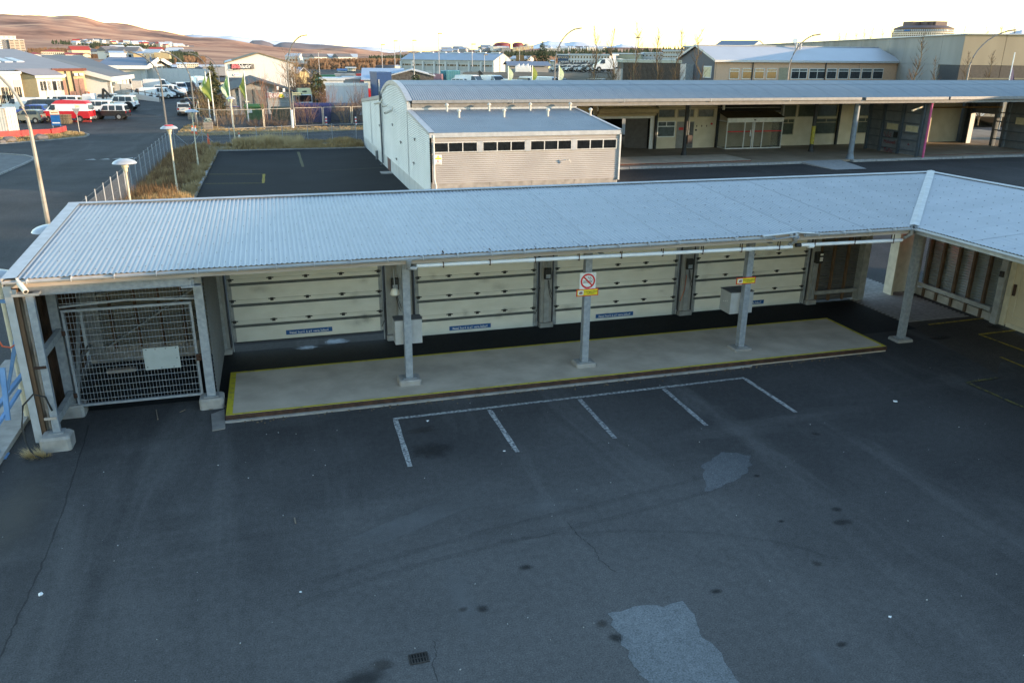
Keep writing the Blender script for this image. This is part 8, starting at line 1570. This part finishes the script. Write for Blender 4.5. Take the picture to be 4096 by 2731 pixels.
def arcp(px, py, r_): d = ray(px, py); a = fa+((px-3680)/125)*1.0; return cc+Vector((math.cos(a)*rad*r_, math.sin(a)*rad*r_, lz2(py)))
T.part('blue_sign', MB().poly([arcp(3600, 125, 1.01), arcp(3626, 125, 1.01), arcp(3626, 119, 1.01), arcp(3600, 119, 1.01)]), mat('tower_sign', (.01, .12, .35), .5))
for k, px in enumerate((3625, 3690, 3720, 3740)): T.part('roof_plant', MB().obox(cc+Vector((math.cos(fa+1.57)*rad*((px-3680)/160), math.sin(fa+1.57)*rad*((px-3680)/160), lz2(100))), 9, 9, 5), mat('drum_roof', (.12, .09, .09), .7))
# tall floodlight masts
for px, pyt, d, lb in ((1537, 180, 240, 'thin floodlight mast left of the warehouse end'), (1587, 165, 235, 'floodlight mast beside the warehouse corner'), (1660, 163, 225, 'floodlight mast in front of the warehouse'), (1760, 135, 215, 'tallest floodlight mast before the warehouse'), (1890, 178, 220, 'floodlight mast near the warehouse gable'), (1938, 220, 215, 'short lamp mast before the warehouse gable'), (2076, 185, 250, 'mast with round head by the white house'), (1288, 206, 230, 'thin mast above the red containers'), (2530, 152, 205, 'thin mast among the poplars')):
    p = gp(px, d, 2.0); z = at(px, pyt, d).z; T = Thing('light_mast', lb, 'light mast', p, group='thin light masts', local=True); T.part('pole', MB().tube([(0, 0, 0), (0, 0, z-2)], [.12, .07], 6), mat('mast_grey', (.4, .4, .42), .5)); T.part('lamp_head', MB().box(-.1, .9, -.3, .3, z-2.1, z-1.85), mat('lamp_head', (.2, .17, .14), .6))
T = Thing('antenna_mast', 'mast with white antenna cylinder behind the warehouse', 'mast', gp(1610, 330, 2), local=True); z = at(1610, 184, 330).z-2; T.part('pole', MB().tube([(0, 0, 0), (0, 0, z)], .25, 6), GALV2); T.part('antenna', MB().tube([(0, 0, z-1.6), (0, 0, z)], .35, 10), WHITE)
T = Thing('camera_mast', 'mast topped with curved floodlight arms behind the conifer', 'mast', gp(1661, 112, .6), local=True); z = at(1661, 212, 112).z-.6; T.part('pole', MB().tube([(0, 0, 0), (0, 0, z)], .07, 6), GALV2); T.part('arms', MB().tube([(-.6, 0, z+.12), (-.25, 0, z-.03), (0, 0, z+.05), (.3, 0, z-.03), (.65, 0, z+.12)], .07, 6), mat('lamp_head', (.2, .17, .14), .6)); T.part('cluster', MB().obox((-.05, 0, z-1.1), .25, .25, .3).obox((-.1, 0, z-1.5), .3, .2, .25), GALV)
# ------------------------------------------------------------------ far land: moor, hills, mountains
from mathutils import noise as mnoise
def lerpt(tab, x):
    if x <= tab[0][0]: return tab[0][1]
    for (a, b), (c, d) in zip(tab, tab[1:]):
        if x <= c: return b+(d-b)*(x-a)/(c-a)
    return tab[-1][1]
ROWS = [
 (415, [(-900, 256), (4900, 268)]),
 (560, [(-900, 236), (700, 244), (1300, 256), (1800, 252), (2600, 243), (4900, 262)]),
 (760, [(-900, 214), (500, 222), (900, 236), (1400, 252), (1750, 236), (2100, 226), (2600, 222), (2900, 224), (4900, 250)]),
 (1000, [(-900, 196), (300, 203), (700, 214), (1000, 228), (1400, 246), (1750, 214), (1900, 203), (2000, 198), (2160, 197), (2300, 199), (2500, 204), (2650, 199), (2900, 188), (4900, 246)]),
 (1500, [(-900, 176), (300, 186), (600, 190), (850, 200), (1050, 214), (1300, 236), (1500, 236), (1750, 216), (2200, 204), (2700, 200), (4900, 250)]),
 (2200, [(-900, 150), (0, 158), (300, 170), (600, 180), (850, 190), (1000, 200), (1200, 216), (1400, 231), (1600, 231), (2000, 224), (4900, 252)]),
 (3000, [(-900, 104), (0, 118), (200, 118), (400, 135), (600, 150), (800, 166), (1000, 186), (1200, 206), (1400, 228), (1600, 233), (4900, 254)]),
 (3900, [(-900, 60), (-200, 62), (0, 66), (70, 58), (130, 62), (200, 70), (250, 80), (280, 74), (330, 72), (390, 82), (420, 96), (470, 106), (500, 110), (545, 107), (600, 116), (640, 131), (720, 138), (800, 150), (900, 166), (1000, 184), (1150, 202), (1300, 224), (1600, 236), (4900, 256)]),
 (4600, [(-900, 90), (0, 95), (400, 110), (700, 160), (1000, 205), (4900, 258)]),
]
NX = 290; vs = []; SUB = 4; rows = []
for i in range(len(ROWS)-1):
    for k in range(SUB): rows.append((i, k/SUB))
rows.append((len(ROWS)-1, 0.))
for (i, t) in rows:
    d0, t0 = ROWS[i]; d1, t1 = ROWS[min(i+1, len(ROWS)-1)]; d = d0+(d1-d0)*t
    for j in range(NX+1):
        px = -900+5800*j/NX; p0, p1 = at(px, lerpt(t0, px), d0), at(px, lerpt(t1, px), d1); z = p0.z+(p1.z-p0.z)*t; q = at(px, 300, d)
        amp = .012*d*min(1, max(0, (d-700)/1500)); z += amp*(mnoise.fractal((q.x*.0016, q.y*.0016, 3.3), 1., 2., 5)*.55)*(.12 if abs(t) < 1e-6 and i == len(ROWS)-2 else 1.5)
        vs.append((q.x, q.y, z))
def heath():
    m = bpy.data.materials.new('heath'); m.use_nodes = True; nt = m.node_tree; N = nt.nodes; L = nt.links; b = N['Principled BSDF']; tc = N.new('ShaderNodeTexCoord')
    def nz(sc, st=(1, 1, 1), det=8): mp = N.new('ShaderNodeMapping'); mp.inputs['Scale'].default_value = st; L.new(tc.outputs['Object'], mp.inputs[0]); n = N.new('ShaderNodeTexNoise'); n.inputs['Scale'].default_value = sc; n.inputs['Detail'].default_value = det; n.inputs['Roughness'].default_value = .62; L.new(mp.outputs[0], n.inputs['Vector']); return n.outputs[0]
    r = N.new('ShaderNodeValToRGB'); cr = r.color_ramp; cr.elements[0].position = .3; cr.elements[0].color = (.2, .105, .075, 1); cr.elements[1].position = .72; cr.elements[1].color = (.68, .42, .27, 1); e = cr.elements.new(.5); e.color = (.46, .25, .165, 1); L.new(nz(.0065, (1, 1, 2.5)), r.inputs[0])
    r2 = N.new('ShaderNodeValToRGB'); r2.color_ramp.elements[0].position = .56; r2.color_ramp.elements[1].position = .68; L.new(nz(.0022), r2.inputs[0]); mx = N.new('ShaderNodeMix'); mx.data_type = 'RGBA'; L.new(r2.outputs[0], mx.inputs[0]); L.new(r.outputs[0], mx.inputs[6]); mx.inputs[7].default_value = (.13, .085, .075, 1)
    # thin snow streaks high on the ridge
    geo = N.new('ShaderNodeNewGeometry'); sp = N.new('ShaderNodeSeparateXYZ'); L.new(geo.outputs['Position'], sp.inputs[0]); mr = N.new('ShaderNodeMapRange'); mr.inputs['From Min'].default_value = 95; mr.inputs['From Max'].default_value = 170; L.new(sp.outputs['Z'], mr.inputs[0])
    r3 = N.new('ShaderNodeValToRGB'); r3.color_ramp.elements[0].position = .6; r3.color_ramp.elements[1].position = .7; L.new(nz(.006, (1, 1, 3)), r3.inputs[0]); ml = N.new('ShaderNodeMath'); ml.operation = 'MULTIPLY'; L.new(mr.outputs[0], ml.inputs[0]); L.new(r3.outputs[0], ml.inputs[1])
    m2 = N.new('ShaderNodeMix'); m2.data_type = 'RGBA'; L.new(ml.outputs[0], m2.inputs[0]); L.new(mx.outputs[2], m2.inputs[6]); m2.inputs[7].default_value = (.6, .6, .62, 1)
    L.new(m2.outputs[2], b.inputs['Base Color']); b.inputs['Roughness'].default_value = .95; b.inputs['Specular IOR Level'].default_value = .05; return m
n_ = NX+1; mb = MB(); mb.add(vs, [(i*n_+j, i*n_+j+1, (i+1)*n_+j+1, (i+1)*n_+j) for i in range(len(rows)-1) for j in range(NX)]); struct('terrain', mb, heath(), smooth=True)
def tz(x, y):   # terrain height by distance along the camera bearing
    d = math.hypot(x, y); v = Vector((x, y, 0)); w = v/d; fw = w.dot(Vector((AF.x, AF.y, 0)).normalized()); rt = w.dot(Vector((AR.x, AR.y, 0)).normalized()); px = CX+FPX*rt/fw*math.cos(PITCH)/1.0
    return d, px
def surf(px, d):
    for (d0, t0), (d1, t1) in zip(ROWS, ROWS[1:]):
        if d0 <= d <= d1:
            t = (d-d0)/(d1-d0); z = at(px, lerpt(t0, px), d0).z*(1-t)+at(px, lerpt(t1, px), d1).z*t; q = at(px, 300, d); amp = .012*d*min(1, max(0, (d-700)/1500)); z += amp*mnoise.fractal((q.x*.0016, q.y*.0016, 3.3), 1., 2., 5)*.825; return Vector((q.x, q.y, z))
    q = at(px, 300, d); q.z = 2; return q
SNOW = mat('snow_slopes', (.50, .50, .55), .8, 0, col2=(.75, .76, .8), scale=.0012, detail=10, contrast=(.38, .6)); MESA = mat('bare_rock_slope', (.16, .12, .12), .95, 0, col2=(.27, .2, .19), scale=.003, detail=10)
def mountain(name, tab, d, dep, m, base_y, seed, rough=.03):
    x0, x1 = tab[0][0], tab[-1][0]; n = 70; K = 7; vs = []
    for k in range(K+1):
        t = k/K; dd = d-dep*(1-t) if t < 1 else d; prof = t**.8
        for j in range(n+1):
            px = x0+(x1-x0)*j/n; zt = at(px, lerpt(tab, px), d).z; zb = at(px, base_y, d).z-30; q = at(px, 300, dd); nzv = mnoise.fractal((q.x*8/d, q.y*8/d, seed), 1., 2., 5)*rough*(zt-zb+60)*(1 if t < 1 else .12)
            vs.append((q.x, q.y, zb+(zt-zb)*prof+nzv*(t > 0)))
    for j in range(n+1): px = x0+(x1-x0)*j/n; q = at(px, 300, d+dep*.6); vs.append((q.x, q.y, at(px, base_y, d).z-30))
    w = n+1; mb = MB(); mb.add(vs, [(i*w+j, i*w+j+1, (i+1)*w+j+1, (i+1)*w+j) for i in range(K+1) for j in range(n)]); return struct(name, mb, m, smooth=True)
mountain('snow_mountain', [(640, 190), (700, 150), (760, 140), (790, 136), (850, 143), (880, 145), (940, 143), (1000, 151), (1050, 157), (1100, 163), (1200, 170), (1300, 176), (1400, 188), (1480, 186), (1560, 196), (1650, 208), (1720, 216), (1800, 230)], 14000, 5000, SNOW, 240, 2., .12)
mountain('snow_mountain', [(2040, 215), (2110, 190), (2150, 176), (2190, 165), (2230, 168), (2260, 173), (2300, 166), (2340, 170), (2400, 184), (2440, 186), (2480, 175), (2530, 182), (2560, 198), (2620, 212)], 15000, 4000, SNOW, 238, 5., .15)
mountain('snow_mountain', [(3950, 170), (3990, 140), (4020, 128), (4050, 121), (4075, 130), (4100, 138), (4200, 150), (4300, 190)], 15000, 3000, SNOW, 250, 7., .15)
mountain('mesa_hill', [(980, 205), (1005, 178), (1020, 163), (1060, 162), (1090, 171), (1110, 182), (1130, 172), (1150, 170), (1200, 172), (1250, 178), (1300, 180), (1350, 184), (1400, 189), (1440, 196), (1480, 208), (1530, 224), (1580, 238)], 6000, 1500, MESA, 240, 9., .05)
# ---- houses on the slopes
HW = [mat('house_white', (.68, .66, .6), .8), mat('house_cream', (.6, .5, .34), .8), mat('house_grey', (.3, .3, .31), .8)]; HR = [RLIGHT, RRED, RTIN, RDARK]
def house_proto(kind):
    T = Thing('hillside_house', 'x', 'house', (0, 0, 0), local=True); w, d, h = (12, 9, 5) if kind != 2 else (20, 10, 8)
    T.part('wall', MB().box(-w/2, w/2, -d/2, d/2, -4, h), HW[kind % 3 if kind < 3 else 0])
    T.part('roof', MB().add([(-w/2-.5, -d/2-.5, h), (w/2+.5, -d/2-.5, h), (w/2+.5, 0, h+2.6), (-w/2-.5, 0, h+2.6), (w/2+.5, d/2+.5, h), (-w/2-.5, d/2+.5, h)], [(0, 1, 2, 3), (3, 2, 4, 5), (0, 3, 5), (1, 4, 2)]), HR[kind])
    for r in range(1 if kind != 2 else 2):
        for k in range(4): x = -w/2+w*(k+.5)/4; T.part('window', MB().box(x-.8, x+.8, -d/2-.06, -d/2-.01, 1.4+r*3.2, 3+r*3.2), WGL)
    return T
HP = [house_proto(k) for k in range(4)]; hused = [0]*4
LBL = ['white house with pale roof among the houses on the hillside', 'cream house with red roof among the houses on the hillside', 'larger grey-walled house among the houses on the hillside', 'white house with dark roof among the houses on the hillside']
rr = random.Random(77)
def put_house(k, px, d, deg, s=1.):
    p = surf(px, d)
    if not hused[k]: o = HP[k].o; hused[k] = 1
    else: o = copy_tree(HP[k].o)
    _, rz = frame(px, d, 0); o.location = p; o.rotation_euler = (0, 0, rz+R(deg)); o.scale = (s,)*3; o['label'] = LBL[k]; o['group'] = 'houses on the far hillside'
for i in range(95):
    t = rr.random(); px = 330+t*400+rr.gauss(0, 8); d = rr.uniform(1550, 2250); put_house(rr.choice([0, 0, 3, 1, 0, 3]), px, d, rr.uniform(-50, 50), rr.uniform(.65, 1.0))
for i in range(22): px = rr.uniform(700, 1110); put_house(rr.choice([0, 0, 3]), px, 2250-abs(px-900)*.2, rr.uniform(-40, 40), 1.1)
for i in range(22): px = rr.uniform(300, 800); d = rr.uniform(560, 900); put_house(rr.choice([0, 1, 3, 3]), px, d, rr.uniform(-40, 40), rr.uniform(.7, 1.))
for i in range(10): px = rr.uniform(1180, 1420); d = rr.uniform(520, 620); put_house(rr.choice([0, 3]), px, d, rr.uniform(-30, 30), .8)
for i in range(26): px = rr.uniform(1770, 2020); d = rr.uniform(860, 990); put_house(rr.choice([2, 0, 2, 3]), px, d, rr.uniform(-30, 30), rr.uniform(.42, .62))
for i in range(18): px = rr.uniform(2170, 2420); d = rr.uniform(900, 990); put_house(rr.choice([0, 3]), px, d, rr.uniform(-30, 30), rr.uniform(.45, .65))
# ---- larger far blocks
def far(lb, px0, px1, pyt, pyb, d, dep, wall, roof, rt='flat', wins=None, yaw=0., rpy=None, side=None, name='apartment_block', cat='apartment block'): return block(name, lb, cat, px0, px1, pyt, pyb, d, dep, wall, roof, rt, yaw, rpy, wins, ov=.3, side=side)
GRYB = mat('dark_facade', (.13, .14, .17), .8); PINKB = mat('pink_facade', (.48, .38, .3), .8)
far('pale high-rise block cut by the left side below the hill', -60, 15, 131, 215, 900, 20, CREAMW, RLIGHT, wins=(8, 6, .6, .4)); far('white high-rise behind the grey tower block', 18, 92, 146, 205, 900, 25, WHITEW, RLIGHT, wins=(7, 4, .4, .3)); far('tower block with dark west front and pink balconies', 32, 62, 160, 210, 820, 22, GRYB, RLIGHT, wins=(7, 5, .5, .4)); far('pink balcony side of the tower block', 62, 122, 161, 212, 818, 18, PINKB, RLIGHT, wins=(8, 3, .75, .45))
far('red-roofed school-like building behind the garage roof', 125, 180, 218, 226, 520, 14, WHITEW, RRED, 'hip', None, 0, 210, name='red_roof_building', cat='building'); far('long white building with red roof above the garages', 180, 272, 208, 222, 540, 14, CREAMW, RRED, 'hip', (1, 12, .5, .5), 0, 199, name='red_roof_building', cat='building'); far('red-roofed wing right of the long white building', 275, 345, 218, 226, 530, 12, WHITEW, RRED, 'gable', None, 0, 212, name='red_roof_building', cat='building'); far('arched gable building beside the dark warehouse roof', 345, 375, 219, 227, 525, 10, CREAMW, mat('roof_orange', (.45, .2, .09), .7), 'end', None, 0, 213, name='red_roof_building', cat='building')
far('pale blue roofed hall above the blue roof', 450, 508, 212, 228, 560, 20, HW[0], mat('roof_paleblue', (.4, .48, .58), .6), 'gable', None, 0, 205, name='far_hall', cat='building'); far('long tan hall with pale blue roof on the slope', 545, 620, 214, 228, 575, 24, TANW, mat('roof_paleblue', (.4, .48, .58), .6), 'gable', None, 0, 207, name='far_hall', cat='building')
far('yellow apartment block with red attic down the road', 607, 640, 247, 282, 420, 14, CREAMW, RRED, 'flat', (4, 4, .4, .4)); far('cream apartment block beside the red attic one', 636, 688, 254, 278, 425, 14, CREAMW, RTIN, 'hip', (3, 6, .4, .4), 0, 247); far('white apartment block with blue-shaded gable', 712, 752, 256, 290, 400, 14, mat('gable_shadewhite', (.55, .57, .6), .8), RLIGHT, 'gable', (4, 3, .35, .35), 0, 251); far('yellow balcony side of the white apartment block', 752, 798, 257, 288, 402, 12, CREAMW, RLIGHT, 'flat', (4, 6, .5, .45)); far('low dark-roofed house below the apartment blocks', 645, 712, 292, 304, 330, 12, CREAMW, RDARK, 'hip', (1, 5, .5, .5), 0, 280, name='villa', cat='house'); far('white villa with dark hipped roof by the yellow block', 780, 815, 276, 286, 380, 10, WHITEW, RBLK, 'hip', None, 0, 266, name='villa', cat='house')
far('grey shed roof behind the spruce', 815, 905, 268, 296, 260, 12, mat('shed_bluegrey', (.25, .26, .28), .7), RTIN, 'flat', name='far_shed', cat='shed'); far('blue roofed two-storey house before the moor', 1352, 1388, 282, 292, 330, 10, WHITEW, mat('roof_blue', (.05, .14, .32), .6), 'gable', (2, 6, .5, .4), 0, 276, name='far_house', cat='house'); far('lit yellow house behind the blue roofed one', 1385, 1424, 274, 290, 345, 10, CREAMW, RLIGHT, 'flat', (2, 4, .5, .4), name='far_house', cat='house')
far('grey hillside office terrace left of the warehouse', 1518, 1560, 226, 240, 700, 20, HW[2], RTIN, 'flat', (2, 8, .7, .35), name='far_office', cat='office'); far('second grey terrace beside the first', 1560, 1612, 228, 242, 690, 20, HW[2], RTIN, 'flat', (2, 8, .7, .35), name='far_office', cat='office')
far('white apartment row below the red tanks', 1972, 2008, 189, 204, 800, 14, WHITEW, RLIGHT, 'flat', (3, 8, .5, .4), 12); far('shaded apartment row left of the golden blocks', 2006, 2042, 194, 208, 790, 14, HW[2], RLIGHT, 'flat', (3, 8, .5, .4))
for i in range(6): px = 2050+i*14; far('golden sunlit apartment block stepping along the hill', px, px+12, 192-i*1.5, 208-i*3, 790+i*6, 12, mat('golden_facade', (.6, .52, .34), .8), RLIGHT, 'flat', (3, 2, .4, .4)).o['group'] = 'golden apartment blocks'
far('long white terrace right of the tall spruce', 2170, 2238, 195, 206, 900, 12, WHITEW, RLIGHT, 'flat', (1, 14, .6, .4))
for px0, px1, lb in ((1978, 2042, 'wide dark red storage tank on the hilltop'), (2050, 2094, 'second dark red storage tank beside the wide one'), (2094, 2115, 'grey storage tank beside the red ones')):
    c_ = at((px0+px1)/2, 190, 960); r_ = (at(px0, 190, 960)-at(px1, 190, 960)).length/2; z0 = at(2040, 196, 960).z-8; z1 = at(2040, 176 if px0 < 2090 else 181, 960).z; T = Thing('storage_tank', lb, 'tank', Vector((c_.x, c_.y, z0)), group='storage tanks on the hilltop', local=True); m_ = mat('tank_red', (.2, .05, .06), .7, var=.06) if px0 < 2090 else CONC; T.part('shell', MB().lathe((0, 0, 0), [(r_, 0), (r_, z1-z0)], 28), m_, smooth=True); T.part('roof', MB().lathe((0, 0, z1-z0), [(r_, 0), (r_*.6, 1.2), (.1, 1.6)], 28), m_, smooth=True)
# ---- woods: far conifer belts and brown thickets, each read as one mass
def wood(name, label, areas, m, seed, hmin, hmax, cone=True):
    rr = random.Random(seed); mb = MB()
    for px0, px1, d0, d1, n in areas:
        for _ in range(n):
            px = rr.uniform(px0, px1); d = rr.uniform(d0, d1); p = surf(px, d) if d > 415 else at(px, 300, d)
            if d <= 415: p.z = 2
            h = rr.uniform(hmin, hmax); r = h*rr.uniform(.18, .34); k = 6; s = []
            if cone:
                rings = [(r, -.5), (r*.9, h*.25), (r*.5, h*.6), (.05, h)]
                for q, z in rings: s += [(p.x+q*math.cos(2*math.pi*i/k)*rr.uniform(.8, 1.2), p.y+q*math.sin(2*math.pi*i/k)*rr.uniform(.8, 1.2), p.z+z) for i in range(k)]
                mb.add(s, [(a*k+i, a*k+(i+1) % k, (a+1)*k+(i+1) % k, (a+1)*k+i) for a in range(3) for i in range(k)])
            else:
                for _2 in range(9):
                    a = rr.uniform(0, 6.28); l = rr.uniform(.1, .5)*h; mb.add([(p.x+rr.gauss(0, .4)-.12, p.y, p.z-.3), (p.x+rr.gauss(0, .4)+.12, p.y, p.z-.3), (p.x+math.cos(a)*l, p.y+math.sin(a)*l, p.z+h*rr.uniform(.6, 1))], [(0, 1, 2)])
                    mb.add([(p.x+math.cos(a)*l*.3-.25, p.y, p.z+h*.3), (p.x+math.cos(a)*l+.25, p.y+.2, p.z+h*.5), (p.x+math.cos(a)*l*.7, p.y+math.sin(a)*l, p.z+h)], [(0, 1, 2)])
    me = bpy.data.meshes.new(name); me.from_pydata(mb.v, [], mb.f); me.materials.append(m); tag(link(name, me), label, 'wood', kind='stuff')
wood('conifer_wood', 'dark conifer belts on the far slopes', [(380, 640, 1150, 1420, 620), (230, 420, 1500, 1800, 160), (690, 800, 620, 760, 330), (1310, 1400, 640, 800, 330), (1480, 1640, 560, 700, 330), (1900, 2250, 620, 800, 700), (2250, 2900, 650, 900, 350), (560, 640, 700, 800, 60), (640, 740, 440, 520, 40)], mat('far_conifer', (.02, .032, .018), .9, 0, col2=(.05, .06, .03), scale=.02), 31, 3, 5.5)
wood('birch_thicket', 'brown bare thickets on the slopes below the hill', [(130, 420, 620, 1000, 800), (640, 820, 440, 640, 160), (1240, 1500, 380, 600, 800), (1400, 1520, 620, 760, 600), (1450, 1760, 420, 560, 450), (1750, 2250, 500, 640, 500), (400, 700, 900, 1300, 500)], mat('far_thicket', (.13, .08, .05), .95, 0, col2=(.24, .155, .1), scale=.03), 32, 1.6, 3.4, False)
